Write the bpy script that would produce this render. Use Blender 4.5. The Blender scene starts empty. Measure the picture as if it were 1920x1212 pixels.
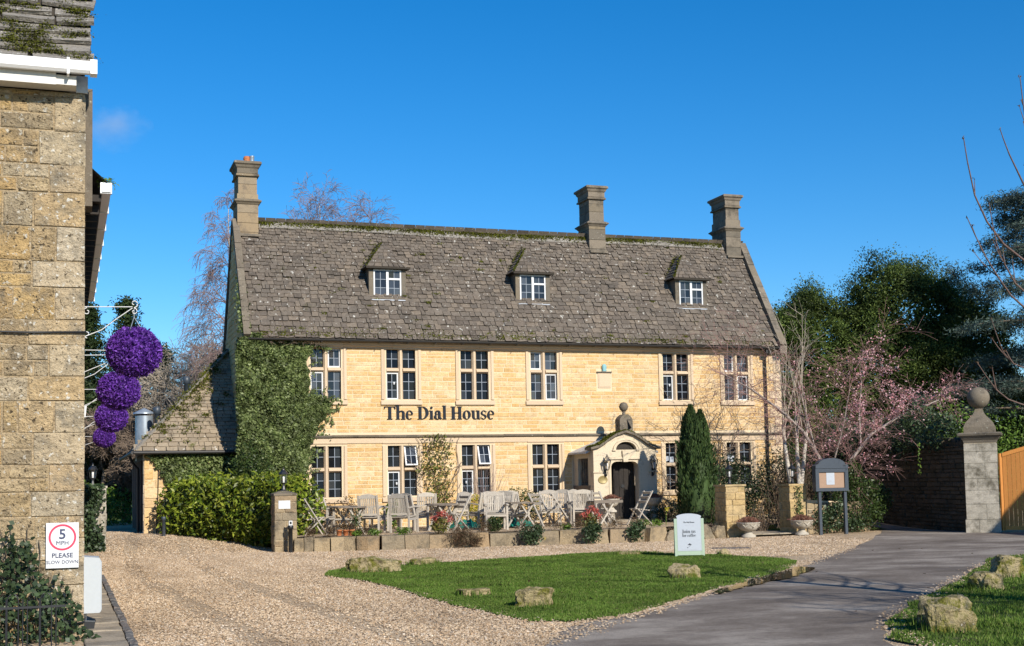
import bpy, math, random
import numpy as np
from mathutils import Vector, Matrix
R = math.radians
SC = bpy.context.scene
COL = SC.collection

# ------------------------------------------------------------------ camera
# metres; the house front lies on y = 0 and runs along x, its left corner at the origin
CAM_POS = Vector((-5.078, -38.801, 1.65))
YAW, PITCH, ROLL = R(19.332), R(4.002), R(1.16)
fwd = Vector((math.sin(YAW)*math.cos(PITCH), math.cos(YAW)*math.cos(PITCH), math.sin(PITCH)))
rgt = Vector((math.cos(YAW), -math.sin(YAW), 0))
upv = rgt.cross(fwd)
r2 = rgt*math.cos(ROLL) - upv*math.sin(ROLL)
u2 = upv*math.cos(ROLL) + rgt*math.sin(ROLL)
cd = bpy.data.cameras.new('camera'); cam = bpy.data.objects.new('camera', cd); COL.objects.link(cam)
cam.matrix_world = Matrix(((r2.x, u2.x, -fwd.x, CAM_POS.x), (r2.y, u2.y, -fwd.y, CAM_POS.y),
                           (r2.z, u2.z, -fwd.z, CAM_POS.z), (0, 0, 0, 1)))
cd.sensor_width = 36; cd.sensor_fit = 'HORIZONTAL'; cd.lens = 45.0; cd.shift_y = 133/1920
cd.clip_start = 0.1; cd.clip_end = 6000
SC.camera = cam

# ------------------------------------------------------------------ sky and sun
SUN_EL = R(29)
SUN = Vector((0.205*math.cos(SUN_EL), -0.979*math.cos(SUN_EL), math.sin(SUN_EL)))
w = bpy.data.worlds.new('World'); SC.world = w; w.use_nodes = True
nt = w.node_tree; nt.nodes.clear()
sky = nt.nodes.new('ShaderNodeTexSky'); sky.sky_type = 'NISHITA'; sky.sun_disc = False
sky.sun_elevation = SUN_EL; sky.sun_rotation = math.atan2(SUN.x, SUN.y)
sky.altitude = 100; sky.air_density = 1.0; sky.dust_density = 0.1; sky.ozone_density = 6.0
hs = nt.nodes.new('ShaderNodeHueSaturation'); hs.inputs['Saturation'].default_value = 1.28
bg = nt.nodes.new('ShaderNodeBackground'); bg.inputs['Strength'].default_value = 0.12
wo = nt.nodes.new('ShaderNodeOutputWorld')
nt.links.new(sky.outputs[0], hs.inputs['Color']); nt.links.new(hs.outputs[0], bg.inputs[0]); nt.links.new(bg.outputs[0], wo.inputs[0])
ld = bpy.data.lights.new('sun', 'SUN'); ld.energy = 5.0; ld.angle = R(0.5); ld.color = (1.0, 0.93, 0.82)
sun = bpy.data.objects.new('sun', ld); COL.objects.link(sun)
sun.rotation_euler = SUN.to_track_quat('Z', 'Y').to_euler(); sun.location = (6, -60, 40)
SC.view_settings.view_transform = 'Standard'; SC.view_settings.look = 'None'
SC.view_settings.exposure = 0.30; SC.view_settings.gamma = 1.0; SC.view_settings.use_curve_mapping = False
try:
    SC.cycles.max_bounces = 6; SC.cycles.diffuse_bounces = 3; SC.cycles.transparent_max_bounces = 8
except Exception: pass

# ------------------------------------------------------------------ mesh helpers
def np_mesh(name, V, F):
    """mesh from numpy verts and faces that all have the same corner count"""
    V = np.asarray(V, np.float32); F = np.asarray(F, np.int32)
    me = bpy.data.meshes.new(name)
    me.vertices.add(len(V)); me.vertices.foreach_set('co', V.ravel())
    n, k = F.shape
    me.loops.add(n*k); me.loops.foreach_set('vertex_index', F.ravel())
    me.polygons.add(n); me.polygons.foreach_set('loop_start', np.arange(0, n*k, k, dtype=np.int32))
    me.update(calc_edges=True); me.validate()
    return me

class MB:
    """collects shapes that become ONE mesh object"""
    def __init__(s): s.v = []; s.f = []; s.sm = []
    def add(s, vs, fs, smooth=False):
        b = len(s.v); s.v.extend([tuple(p) for p in vs]); s.f.extend([tuple(i+b for i in q) for q in fs]); s.sm.extend([smooth]*len(fs)); return s
    def box(s, x0, x1, y0, y1, z0, z1, M=None):
        vs = [(x0,y0,z0),(x1,y0,z0),(x1,y1,z0),(x0,y1,z0),(x0,y0,z1),(x1,y0,z1),(x1,y1,z1),(x0,y1,z1)]
        if M is not None: vs = [tuple(M @ Vector(p)) for p in vs]
        return s.add(vs, [(3,2,1,0),(4,5,6,7),(0,1,5,4),(1,2,6,5),(2,3,7,6),(3,0,4,7)])
    def bar(s, p, q, wx, wy, up=(0,0,1)):
        """rectangular bar from p to q"""
        p = Vector(p); q = Vector(q); d = (q-p).normalized(); u = Vector(up)
        if abs(d.dot(u)) > .95: u = Vector((0,1,0))
        a = d.cross(u).normalized(); b = a.cross(d).normalized()
        vs = [c + a*i*wx/2 + b*j*wy/2 for c in (p, q) for i, j in ((-1,-1),(1,-1),(1,1),(-1,1))]
        return s.add(vs, [(3,2,1,0),(4,5,6,7),(0,1,5,4),(1,2,6,5),(2,3,7,6),(3,0,4,7)])
    def tube(s, pts, rad, k=6, cap=True, smooth=True):
        pts = [Vector(p) for p in pts]; n = len(pts)
        if not hasattr(rad, '__len__'): rad = [rad]*n
        d0 = (pts[1]-pts[0]).normalized(); ref = Vector((0,0,1)) if abs(d0.z) < .9 else Vector((1,0,0))
        vs = []; 
        for i, p in enumerate(pts):
            d = (pts[min(i+1,n-1)]-pts[max(i-1,0)]).normalized()
            a = d.cross(ref)
            a = a.normalized() if a.length > 1e-5 else Vector((1,0,0))
            b = d.cross(a).normalized(); ref = a.cross(d) if False else ref
            for j in range(k):
                t = 2*math.pi*j/k; vs.append(p + (a*math.cos(t)+b*math.sin(t))*rad[i])
        fs = [(i*k+j, i*k+(j+1)%k, (i+1)*k+(j+1)%k, (i+1)*k+j) for i in range(n-1) for j in range(k)]
        s.add(vs, fs, smooth)
        if cap:
            s.add(vs[:k], [tuple(range(k))]); s.add(vs[-k:], [tuple(range(k))[::-1]])
        return s
    def lathe(s, prof, c=(0,0,0), k=16, smooth=True, sx=1, sy=1, a0=0):
        vs = []; n = len(prof)
        for r, z in prof:
            for j in range(k):
                t = a0+2*math.pi*j/k; vs.append((c[0]+r*sx*math.cos(t), c[1]+r*sy*math.sin(t), c[2]+z))
        fs = [(i*k+j, i*k+(j+1)%k, (i+1)*k+(j+1)%k, (i+1)*k+j) for i in range(n-1) for j in range(k)]
        s.add(vs, fs, smooth)
        if prof[0][0] > 1e-4: s.add(vs[:k], [tuple(range(k))[::-1]])
        if prof[-1][0] > 1e-4: s.add(vs[-k:], [tuple(range(k))])
        return s
    def prism(s, prof, y0, y1, M=None):
        """closed profile in (x, z), pulled along y"""
        n = len(prof); vs = [(x, y0, z) for x, z in prof] + [(x, y1, z) for x, z in prof]
        if M is not None: vs = [tuple(M @ Vector(p)) for p in vs]
        fs = [(i, (i+1)%n, n+(i+1)%n, n+i) for i in range(n)] + [tuple(range(n))[::-1], tuple(range(n, 2*n))]
        return s.add(vs, fs)
    def mesh(s, name, off=(0,0,0)):
        me = bpy.data.meshes.new(name)
        o = Vector(off)
        me.from_pydata([tuple(Vector(p)-o) for p in s.v] if o.length else s.v, [], s.f)
        me.polygons.foreach_set('use_smooth', s.sm)
        me.update(); return me

def fix_normals(me):
    import bmesh
    bm = bmesh.new(); bm.from_mesh(me); bmesh.ops.recalc_face_normals(bm, faces=bm.faces); bm.to_mesh(me); bm.free()

def link(name, me, mat=None, parent=None, loc=(0,0,0), rz=0, kind=None, label=None):
    o = bpy.data.objects.new(name, me); COL.objects.link(o)
    if mat is not None and me is not None and len(me.materials) == 0: me.materials.append(mat)
    o.location = loc; o.rotation_euler = (0, 0, rz)
    if parent is not None: o.parent = parent
    if kind: o['kind'] = kind
    if label: o['label'] = label
    return o

def part(name, mb, mat, parent, kind=None, label=None):
    """a part in its thing's own frame; the mesh is given in world metres when the thing is unrotated"""
    root = parent
    while root.parent is not None: root = root.parent
    off = (0,0,0) if root.get('_local') else tuple(root.location)
    me = mb.mesh(name, off); fix_normals(me)
    return link(name, me, mat, parent, kind=kind, label=label)

def np_part(name, V, F, mat, parent, kind=None, label=None):
    root = parent
    while root.parent is not None: root = root.parent
    off = np.zeros(3) if root.get('_local') else np.array(root.location)
    return link(name, np_mesh(name, np.asarray(V)-off, F), mat, parent, kind=kind, label=label)

def thing(name, label, cat, loc=(0,0,0), rz=0, group=None, local=False):
    o = bpy.data.objects.new(name, None); COL.objects.link(o); o.empty_display_size = .2
    o.location = loc; o.rotation_euler = (0,0,rz); o['label'] = label; o['category'] = cat
    if group: o['group'] = group
    if local: o['_local'] = 1
    return o
def tag(o, label, cat, group=None):
    o['label'] = label; o['category'] = cat
    if group: o['group'] = group
    return o
def copy_tree(o, loc, rz=0, label=None):
    def rec(q, par):
        c = q.copy(); COL.objects.link(c)
        if par is not None: c.parent = par
        for ch in q.children: rec(ch, c)
        return c
    c = rec(o, None); c.location = loc; c.rotation_euler = (0,0,rz)
    if label: c['label'] = label
    return c

# ------------------------------------------------------------------ leaf, twig and pebble arrays
def unit(a): return a/np.maximum(np.linalg.norm(a, axis=1, keepdims=True), 1e-9)
def leaf_quads(rng, P, size, bias=(0,0,0), bw=0.0, aspect=.55, vary=.35):
    """one diamond-shaped leaf at every point of P"""
    n = len(P)
    N = unit(rng.normal(size=(n,3))*(1-bw) + np.asarray(bias)*bw*1.6)
    T = unit(np.cross(N, rng.normal(size=(n,3)))); B = np.cross(N, T)
    L = (size*(1+vary*rng.uniform(-1,1,n)))[:,None]; W = L*aspect
    fold = N*L*.12
    V = np.empty((n,4,3)); V[:,0] = P-T*L*.5; V[:,1] = P+B*W*.5+fold; V[:,2] = P+T*L*.5; V[:,3] = P-B*W*.5+fold
    return V.reshape(-1,3), np.arange(n*4).reshape(n,4)
def blob_points(rng, n, lobes, shell=.35, rough=.12):
    """points near the skin of a union of ellipsoids (cx, cy, cz, rx, ry, rz)"""
    L = np.asarray(lobes, float); wts = (L[:,3]*L[:,4]+L[:,4]*L[:,5]+L[:,3]*L[:,5]); wts /= wts.sum()
    out = []; got = 0
    while got < n:
        m = int((n-got)*1.6)+50
        i = rng.choice(len(L), m, p=wts); D = unit(rng.normal(size=(m,3)))
        rr = 1 - shell*rng.random(m)**1.5 + rough*rng.normal(size=m)
        P = L[i,:3] + D*L[i,3:]*rr[:,None]
        keep = np.ones(m, bool)
        for j in range(len(L)):
            q = (((P-L[j,:3])/L[j,3:])**2).sum(1); keep &= ~((q < (1-shell)**2*.9) & (i != j))
        out.append(P[keep]); got += keep.sum()
    return np.concatenate(out)[:n]
def clumps(rng, C, per, rad, flat=1.0):
    """leaf points gathered round clump centres, so that the crown shows light and dark clumps"""
    P = np.repeat(C, per, axis=0); D = rng.normal(size=P.shape)*rad; D[:,2] *= flat
    return P + D
def tubes(S, k=4):
    """S: rows p(3) q(3) r0 r1 -> one mesh of tapered twigs"""
    S = np.asarray(S, float); n = len(S); p = S[:,:3]; q = S[:,3:6]; d = unit(q-p)
    ref = np.where(np.abs(d[:,2:3]) < .9, np.array([[0,0,1.]]), np.array([[1.,0,0]]))
    a = unit(np.cross(d, ref)); b = np.cross(d, a)
    V = np.empty((n, 2*k, 3))
    for j in range(k):
        t = 2*math.pi*j/k; e = a*math.cos(t)+b*math.sin(t)
        V[:,j] = p + e*S[:,6:7]; V[:,k+j] = q + e*S[:,7:8]
    base = (np.arange(n)*2*k)[:,None]
    F = np.concatenate([base + np.array([[j, (j+1)%k, k+(j+1)%k, k+j]]) for j in range(k)])
    return V.reshape(-1,3), F
def grow(rnd, p, d, L, r, lev, maxlev, segs, kids=(3,5), spread=.7, droop=0.0, shrink=.62, wob=.12, nseg=4, tips=None, rmin=.004):
    p = Vector(p); d = Vector(d).normalized(); sl = L/nseg
    for i in range(nseg):
        d = (d + Vector((rnd.gauss(0,wob), rnd.gauss(0,wob), rnd.gauss(0,wob)*.7 - droop*(lev>=2)*(1+i*.4)))).normalized()
        q = p + d*sl; ra = max(r*(1-.6*i/nseg), rmin); rb = max(r*(1-.6*(i+1)/nseg), rmin)
        segs.append((lev, p.x, p.y, p.z, q.x, q.y, q.z, ra, rb)); p = q
        if lev < maxlev and (i > 0 or lev > 0):
            for _ in range(rnd.randint(*kids) if i == nseg-1 else rnd.randint(max(0,kids[0]-2), max(1,kids[1]-2))):
                side = Vector((rnd.gauss(0,1), rnd.gauss(0,1), rnd.gauss(0,.6))); side = (side - d*side.dot(d)).normalized()
                nd = (d*(1-spread*rnd.uniform(.5,1)) + side*spread).normalized()
                grow(rnd, p, nd, L*shrink*rnd.uniform(.75,1.15), max(rb*.68, rmin), lev+1, maxlev, segs, kids, spread, droop, shrink, wob, nseg, tips, rmin)
    if tips is not None: tips.append((p.x, p.y, p.z))

# ------------------------------------------------------------------ repeated pieces (stones, slates)
def piece_set(parent, name, stuff_name, variants, items, mat, limit=300, rng=None):
    """items: (loc, 3x3 matrix, scale). The largest `limit` are parts, the rest one joined part."""
    rng = rng or random.Random(1)
    root = parent
    while root.parent is not None: root = root.parent
    off = Vector(root.location)
    order = sorted(range(len(items)), key=lambda i: -(items[i][3] if len(items[i]) > 3 else items[i][2][0]*items[i][2][2 if items[i][2][2] > items[i][2][1] else 1]))
    meshes = []
    for v, f in variants:
        me = bpy.data.meshes.new(name); me.from_pydata(v, [], f); fix_normals(me); me.update(); me.materials.append(mat); meshes.append(me)
    for i in order[:limit]:
        loc, M, sc = items[i][:3]
        o = bpy.data.objects.new(name, rng.choice(meshes)); COL.objects.link(o); o.parent = parent
        m4 = M.to_4x4() @ Matrix.Diagonal((sc[0], sc[1], sc[2], 1)); m4.translation = Vector(loc)-off
        o.matrix_basis = m4
    rest = order[limit:]
    if rest:
        VV = []; FF = []; b = 0
        arrs = [(np.array([v.co[:] for v in me.vertices]), [tuple(p.vertices) for p in me.polygons]) for me in meshes]
        Vall = []; Fall = []
        for i in rest:
            loc, M, sc = items[i][:3]; v, f = arrs[rng.randrange(len(arrs))]
            A = np.array(M) @ np.diag(sc); Vall.append(v @ A.T + np.array(loc) - np.array(off))
            Fall.extend([tuple(k+b for k in q) for q in f]); b += len(v)
        me = bpy.data.meshes.new(stuff_name); me.from_pydata(np.concatenate(Vall).tolist(), [], Fall); me.update()
        link(stuff_name, me, mat, parent, kind='stuff')

def stone_variants(seed=0, n=8, ch=.10, rough=.05):
    rnd = random.Random(seed); out = []
    for _ in range(n):
        j = lambda s=rough: rnd.uniform(-s, s)
        back = [(-.5,0,-.5),(.5,0,-.5),(.5,0,.5),(-.5,0,.5)]
        mid = [(x*(1+j(.03)), -.62+j(.1), z*(1+j(.06))) for x, z in ((-.5,-.5),(.5,-.5),(.5,.5),(-.5,.5))]
        mm = []
        fr = [(x*(1-2*ch*.45)+j(), -1+j(.22), z*(1-2*ch)+j()) for x, z in ((-.5,-.5),(0,-.5),(.5,-.5),(.5,.5),(0,.5),(-.5,.5))]
        v = back+mid+fr
        f = [(0,1,5,4),(1,2,6,5),(2,3,7,6),(3,0,4,7),(4,5,10,9,8),(5,6,11,10),(6,7,13,12,11),(7,4,8,13),(8,9,12,13),(9,10,11,12)]
        out.append((v, f))
    return out
def slate_variants(seed=0, n=8, thick=1.0):
    """unit slab: x across, y up the slope, z out of the roof"""
    rnd = random.Random(seed); out = []
    for _ in range(n):
        j = lambda s: rnd.uniform(-s, s)
        bx = [-.5+abs(j(.05)), -.18+j(.05), .2+j(.05), .5-abs(j(.05))]
        by = [abs(j(.07))*(rnd.random()<.8), j(.03), j(.03), abs(j(.07))*(rnd.random()<.8)]
        top = [(-.5,1,.15),( .5,1,.15)]
        tb = [(bx[i], by[i], 1.0+j(.18)) for i in range(4)]
        bb = [(bx[i], by[i]+.01, .25) for i in range(4)]
        v = tb + bb + [(-.49,1,.15),(.49,1,.15),(-.49,1,-.2),(.49,1,-.2)]
        f = [(0,1,2,3,9,8),(4,5,1,0),(5,6,2,1),(6,7,3,2),(3,7,11,9),(4,0,8,10),(7,6,5,4,10,11)]
        out.append((v, f))
    return out
STONES = stone_variants(3, 10); SLABS = slate_variants(5, 10); ASHLAR = stone_variants(9, 6, .035, .012)

def face_R(n):
    """local -y looks along the outward normal n; local z is up"""
    n = Vector(n).normalized(); y = -n; x = y.cross(Vector((0,0,1))).normalized()
    return Matrix((x, y, (0,0,1))).transposed()
def course_items(rnd, org, n, u0, u1, z0, z1, ch, ln, proud=.02, joint=.014, holes=(), stag=True):
    """coursed stones on an upright face through org; u runs along the face (viewer's left to right)"""
    M = face_R(n); ud = M @ Vector((1,0,0)); items = []
    z = z0
    while z < z1-.03:
        h = min(rnd.uniform(*ch), z1-z)
        if z1-z-h < ch[0]*.6: h = z1-z
        spans = [(u0, u1)]
        for (a, b, c, d) in holes:
            ov = min(z+h, d)-max(z, c)
            if ov > .45*h:
                ns = []
                for s, e in spans:
                    if b <= s or a >= e: ns.append((s, e))
                    else:
                        if a-s > .04: ns.append((s, a))
                        if e-b > .04: ns.append((b, e))
                spans = ns
        for s, e in spans:
            u = s; first = True
            while u < e-1e-4:
                l = rnd.uniform(*ln)*(rnd.uniform(.4,1) if first and stag else 1); first = False
                if e-u-l < ln[0]*.7: l = e-u
                c = Vector(org) + ud*(u+l/2) + Vector((0,0,z+h/2))
                items.append((c, M, (l-joint, proud*rnd.uniform(.6,1.4), h-joint)))
                u += l
        z += h
    return items
# ------------------------------------------------------------------ materials
class NT:
    def __init__(s, name):
        s.m = bpy.data.materials.new(name); s.m.use_nodes = True; s.t = s.m.node_tree; s.t.nodes.clear()
        s.out = s.n('ShaderNodeOutputMaterial')
    def n(s, typ, **kw):
        q = s.t.nodes.new(typ)
        for k, v in kw.items(): setattr(q, k, v)
        return q
    def l(s, a, b): s.t.links.new(a, b)
    def pos(s): return s.n('ShaderNodeNewGeometry').outputs['Position']
    def noise(s, scale, detail=4, rough=.6, vec=None, dist=0):
        q = s.n('ShaderNodeTexNoise'); q.inputs['Scale'].default_value = scale; q.inputs['Detail'].default_value = detail
        q.inputs['Roughness'].default_value = rough; q.inputs['Distortion'].default_value = dist
        s.l(vec if vec is not None else s.pos(), q.inputs['Vector']); return q.outputs['Fac']
    def voro(s, scale, out='Distance', vec=None, feat='F1'):
        q = s.n('ShaderNodeTexVoronoi', feature=feat); q.inputs['Scale'].default_value = scale
        s.l(vec if vec is not None else s.pos(), q.inputs['Vector']); return q.outputs[out]
    def stretch(s, sx, sy, sz):
        q = s.n('ShaderNodeMapping'); q.inputs['Scale'].default_value = (sx, sy, sz); s.l(s.pos(), q.inputs['Vector']); return q.outputs[0]
    def math(s, op, a, b=0.0, c=None):
        q = s.n('ShaderNodeMath', operation=op)
        for i, v in enumerate((a, b) if c is None else (a, b, c)):
            if isinstance(v, (int, float)): q.inputs[i].default_value = v
            else: s.l(v, q.inputs[i])
        return q.outputs[0]
    def rand(s):
        """a different number for every object and for every loose piece of a joined mesh"""
        a = s.n('ShaderNodeObjectInfo').outputs['Random']; b = s.n('ShaderNodeNewGeometry').outputs['Random Per Island']
        return s.math('FRACT', s.math('ADD', a, b))
    def ramp(s, fac, stops, interp='LINEAR'):
        q = s.n('ShaderNodeValToRGB'); cr = q.color_ramp; cr.interpolation = interp
        while len(cr.elements) < len(stops): cr.elements.new(.5)
        for e, (p, c) in zip(cr.elements, stops):
            e.position = p; e.color = (*c, 1) if len(c) == 3 else c
        s.l(fac, q.inputs[0]); return q.outputs[0]
    def mask(s, fac, lo, hi):
        q = s.n('ShaderNodeMapRange'); q.inputs['From Min'].default_value = lo; q.inputs['From Max'].default_value = hi
        s.l(fac, q.inputs['Value']); return q.outputs[0]
    def mix(s, fac, a, b, mode='MIX'):
        q = s.n('ShaderNodeMix', data_type='RGBA', blend_type=mode)
        if isinstance(fac, (int, float)): q.inputs[0].default_value = fac
        else: s.l(fac, q.inputs[0])
        for i, v in ((6, a), (7, b)):
            if isinstance(v, tuple): q.inputs[i].default_value = (*v, 1)
            else: s.l(v, q.inputs[i])
        return q.outputs[2]
    def bump(s, h, strength=.4, dist=.02):
        q = s.n('ShaderNodeBump'); q.inputs['Strength'].default_value = strength; q.inputs['Distance'].default_value = dist
        s.l(h, q.inputs['Height']); return q.outputs[0]
    def bsdf(s, col, rough=.85, spec=.3, bump=None, metal=0.0):
        q = s.n('ShaderNodeBsdfPrincipled')
        if isinstance(col, tuple): q.inputs['Base Color'].default_value = (*col, 1)
        else: s.l(col, q.inputs['Base Color'])
        if isinstance(rough, (int, float)): q.inputs['Roughness'].default_value = rough
        else: s.l(rough, q.inputs['Roughness'])
        q.inputs['Specular IOR Level'].default_value = spec; q.inputs['Metallic'].default_value = metal
        if bump is not None: s.l(bump, q.inputs['Normal'])
        return q.outputs[0]
    def done(s, sh): s.l(sh, s.out.inputs[0]); return s.m

def stone_mat(name, cols, blotch=None, blotch_amt=(.5,.7), spots=None, spot_amt=(.62,.68), spot_scale=14, grain=60, bump=.5, bdist=.012, bscale=3.0, moss=None, moss_amt=(.6,.7), moss_scale=2.2, mottle=None, pits=None, pit_amt=(.62,.68), pit_scale=30):
    t = NT(name); k = len(cols)
    c = t.ramp(t.rand(), [(i/(k-1), q) for i, q in enumerate(cols)])
    g = t.noise(grain, 3, .7)
    c = t.mix(.75, c, t.ramp(g, [(.25,(.62,.6,.58)),(.5,(1,1,1)),(.78,(1.22,1.2,1.15))]), 'MULTIPLY')
    if mottle: c = t.mix(.9, c, t.ramp(t.noise(mottle[0], 5, .7, t.stretch(.7,.7,1.5)), [(.3,(mottle[1],)*3),(.5,(1,1,1)),(.72,(mottle[2],)*3)]), 'MULTIPLY')
    if blotch: c = t.mix(t.mask(t.noise(bscale, 6, .68), *blotch_amt), c, blotch)
    if moss: c = t.mix(t.mask(t.noise(moss_scale, 6, .72), *moss_amt), c, moss)
    if pits: c = t.mix(t.mask(t.noise(pit_scale, 3, .6), *pit_amt), c, pits)
    if spots: c = t.mix(t.mask(t.noise(spot_scale, 4, .6), *spot_amt), c, spots)
    h = t.math('ADD', g, t.math('MULTIPLY', t.noise(bscale*5, 5, .65), 1.6))
    return t.done(t.bsdf(c, .92, .15, t.bump(h, bump, bdist)))
def plain_mat(name, col, rough=.6, spec=.4, metal=0.0, var=.15, grain=25, bump=0.0, perpiece=0.0):
    t = NT(name)
    lo = tuple(v*(1-var) for v in col); hi = tuple(min(1,v*(1+var)) for v in col)
    c = t.ramp(t.noise(grain, 4, .65), [(.3, lo), (.7, hi)])
    if perpiece:
        c = t.mix(1.0, c, t.ramp(t.rand(), [(0,(1-perpiece,)*3),(1,(1+perpiece*.5,)*3)]), 'MULTIPLY')
    return t.done(t.bsdf(c, rough, spec, t.bump(t.noise(grain*2, 4), bump, .01) if bump else None, metal))
def leaf_mat(name, cols, gloss=.45, trans=.25, spec=.35, clump=1.1, clump_dark=.6):
    t = NT(name); k = len(cols)
    c = t.ramp(t.n('ShaderNodeNewGeometry').outputs['Random Per Island'], [(i/(k-1), q) for i, q in enumerate(cols)])
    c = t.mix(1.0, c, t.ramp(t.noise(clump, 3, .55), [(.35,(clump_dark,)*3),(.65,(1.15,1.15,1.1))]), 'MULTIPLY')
    b = t.bsdf(c, gloss, spec)
    tr = t.n('ShaderNodeBsdfTranslucent'); t.l(c, tr.inputs[0])
    mx = t.n('ShaderNodeMixShader'); mx.inputs[0].default_value = trans
    t.l(b, mx.inputs[1]); t.l(tr.outputs[0], mx.inputs[2])
    return t.done(mx.outputs[0])
def wood_mat(name, c0, c1, rough=.75, sx=6, sy=6, sz=6, grain=5):
    t = NT(name)
    g = t.noise(grain, 6, .7, t.stretch(sx, sy, sz), .6)
    c = t.ramp(g, [(.3, c0), (.7, c1)])
    c = t.mix(.8, c, t.ramp(t.rand(), [(0,(.72,.72,.74)),(1,(1.18,1.16,1.12))]), 'MULTIPLY')
    return t.done(t.bsdf(c, rough, .3, t.bump(g, .3, .004)))

M = {}
M['facing'] = stone_mat('golden limestone facing', [(.53,.34,.145),(.61,.41,.195),(.66,.46,.235),(.575,.365,.15),(.67,.51,.305),(.59,.385,.17),(.56,.40,.22)], blotch=(.66,.54,.34), blotch_amt=(.52,.75), grain=26, bump=.55, bdist=.02, bscale=1.6, spots=(.50,.29,.10), spot_amt=(.56,.72), spot_scale=7, mottle=(11,.78,1.16), moss=(.34,.28,.18), moss_amt=(.56,.84), moss_scale=.9)
M['mortar'] = stone_mat('pale lime mortar', [(.64,.515,.34),(.69,.56,.38)], grain=60, bump=.3)
M['dressed'] = stone_mat('dressed limestone', [(.56,.43,.28),(.62,.48,.33),(.53,.41,.28)], blotch=(.46,.36,.25), blotch_amt=(.58,.75), grain=70, bump=.25)
M['weathered'] = stone_mat('weathered grey limestone', [(.175,.148,.115),(.225,.188,.142),(.15,.13,.102),(.235,.185,.12)], blotch=(.085,.075,.06), blotch_amt=(.48,.68), spots=(.52,.49,.42), spot_amt=(.66,.72), grain=50, bscale=2.2)
M['weatheredgold'] = stone_mat('stack limestone', [(.35,.24,.12),(.25,.205,.15),(.33,.25,.15)], blotch=(.12,.10,.08), blotch_amt=(.50,.70), spots=(.5,.47,.4), spot_amt=(.68,.73), grain=50, bscale=2.0)
M['finial'] = stone_mat('dark lichened stone', [(.15,.125,.095),(.19,.16,.12)], blotch=(.08,.07,.055), blotch_amt=(.5,.7), spots=(.34,.32,.26), spot_amt=(.64,.7), spot_scale=18, grain=50, moss=(.10,.10,.03), moss_amt=(.62,.72))
M['pierstone'] = stone_mat('pale gate pier stone', [(.38,.345,.28),(.44,.40,.33),(.34,.31,.25)], blotch=(.13,.115,.085), blotch_amt=(.47,.66), mottle=(5,.6,1.2), grain=40, bscale=2.4, spots=(.60,.57,.5), spot_amt=(.68,.73))
M['porch'] = stone_mat('porch limestone', [(.58,.49,.35),(.62,.52,.38)], blotch=(.24,.20,.14), blotch_amt=(.58,.80), grain=50, bscale=1.7, spots=(.35,.30,.2), spot_amt=(.64,.74))
M['cottage'] = stone_mat('rubble cottage stone', [(.47,.32,.15),(.54,.375,.17),(.37,.29,.18),(.56,.46,.31),(.50,.33,.14),(.42,.32,.19),(.52,.40,.235)], blotch=(.24,.19,.125), blotch_amt=(.48,.66), spots=(.60,.55,.45), spot_amt=(.60,.65), spot_scale=15, grain=35, bump=1.0, bdist=.05, bscale=2.6, mottle=(7,.55,1.25), pits=(.10,.075,.045), pit_amt=(.60,.645), pit_scale=21)
M['quoin'] = stone_mat('grey quoin stone', [(.40,.335,.235),(.48,.385,.25),(.41,.31,.19),(.47,.34,.18),(.50,.43,.32)], blotch=(.22,.19,.14), blotch_amt=(.48,.68), spots=(.62,.59,.51), spot_amt=(.60,.65), spot_scale=16, grain=35, bump=.9, bdist=.04, bscale=3.0, mottle=(8,.6,1.22), pits=(.11,.085,.055), pit_amt=(.60,.65), pit_scale=22)
M['cotmortar'] = stone_mat('sandy cottage mortar', [(.40,.31,.19),(.45,.345,.21)], blotch=(.24,.19,.13), grain=40, bump=.9, bdist=.04, mottle=(9,.6,1.2), spots=(.55,.5,.4), spot_amt=(.62,.68), spot_scale=18)
M['slate'] = stone_mat('stone roof slates', [(.096,.080,.065),(.146,.120,.095),(.119,.099,.081),(.188,.152,.116),(.134,.113,.092),(.162,.135,.107),(.107,.092,.077)], blotch=(.065,.056,.046), blotch_amt=(.54,.74), spots=(.44,.42,.37), spot_amt=(.63,.68), spot_scale=8, mottle=(16,.7,1.25), grain=40, bscale=1.6, moss=(.085,.075,.045), moss_amt=(.66,.76), moss_scale=1.2)
M['slatelow'] = stone_mat('lichened roof slates', [(.26,.21,.15),(.32,.26,.185),(.29,.23,.16),(.23,.19,.14)], blotch=(.11,.095,.07), blotch_amt=(.56,.75), spots=(.60,.57,.5), spot_amt=(.66,.70), spot_scale=5, grain=40, bscale=2.2, moss=(.10,.10,.03), moss_amt=(.62,.7), moss_scale=1.5)
M['slatenear'] = stone_mat('thick stone slates', [(.23,.21,.18),(.29,.265,.23),(.26,.235,.20)], blotch=(.12,.11,.095), blotch_amt=(.52,.72), spots=(.52,.50,.45), spot_amt=(.63,.68), spot_scale=20, grain=30, bscale=4, bump=.8, bdist=.03)
M['underslate'] = plain_mat('dark roof underlay', (.05,.043,.035), .95, .1)
M['moss'] = leaf_mat('moss', [(.075,.085,.012),(.12,.125,.02),(.06,.06,.012)], .9, .05, .05, 3.0)
def glass():
    t = NT('old leaded glass'); b = t.noise(2.2, 2, .5)
    c = t.ramp(t.rand(), [(0,(.006,.007,.009)),(.7,(.012,.014,.017)),(1,(.035,.04,.045))])
    return t.done(t.bsdf(c, .05, .18, t.bump(b, .12, .02)))
M['glass'] = glass()
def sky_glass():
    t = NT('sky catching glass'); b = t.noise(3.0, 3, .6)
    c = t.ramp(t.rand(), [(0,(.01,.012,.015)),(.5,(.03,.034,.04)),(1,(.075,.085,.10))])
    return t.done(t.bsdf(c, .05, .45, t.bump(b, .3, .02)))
M['skyglass'] = sky_glass()
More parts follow.
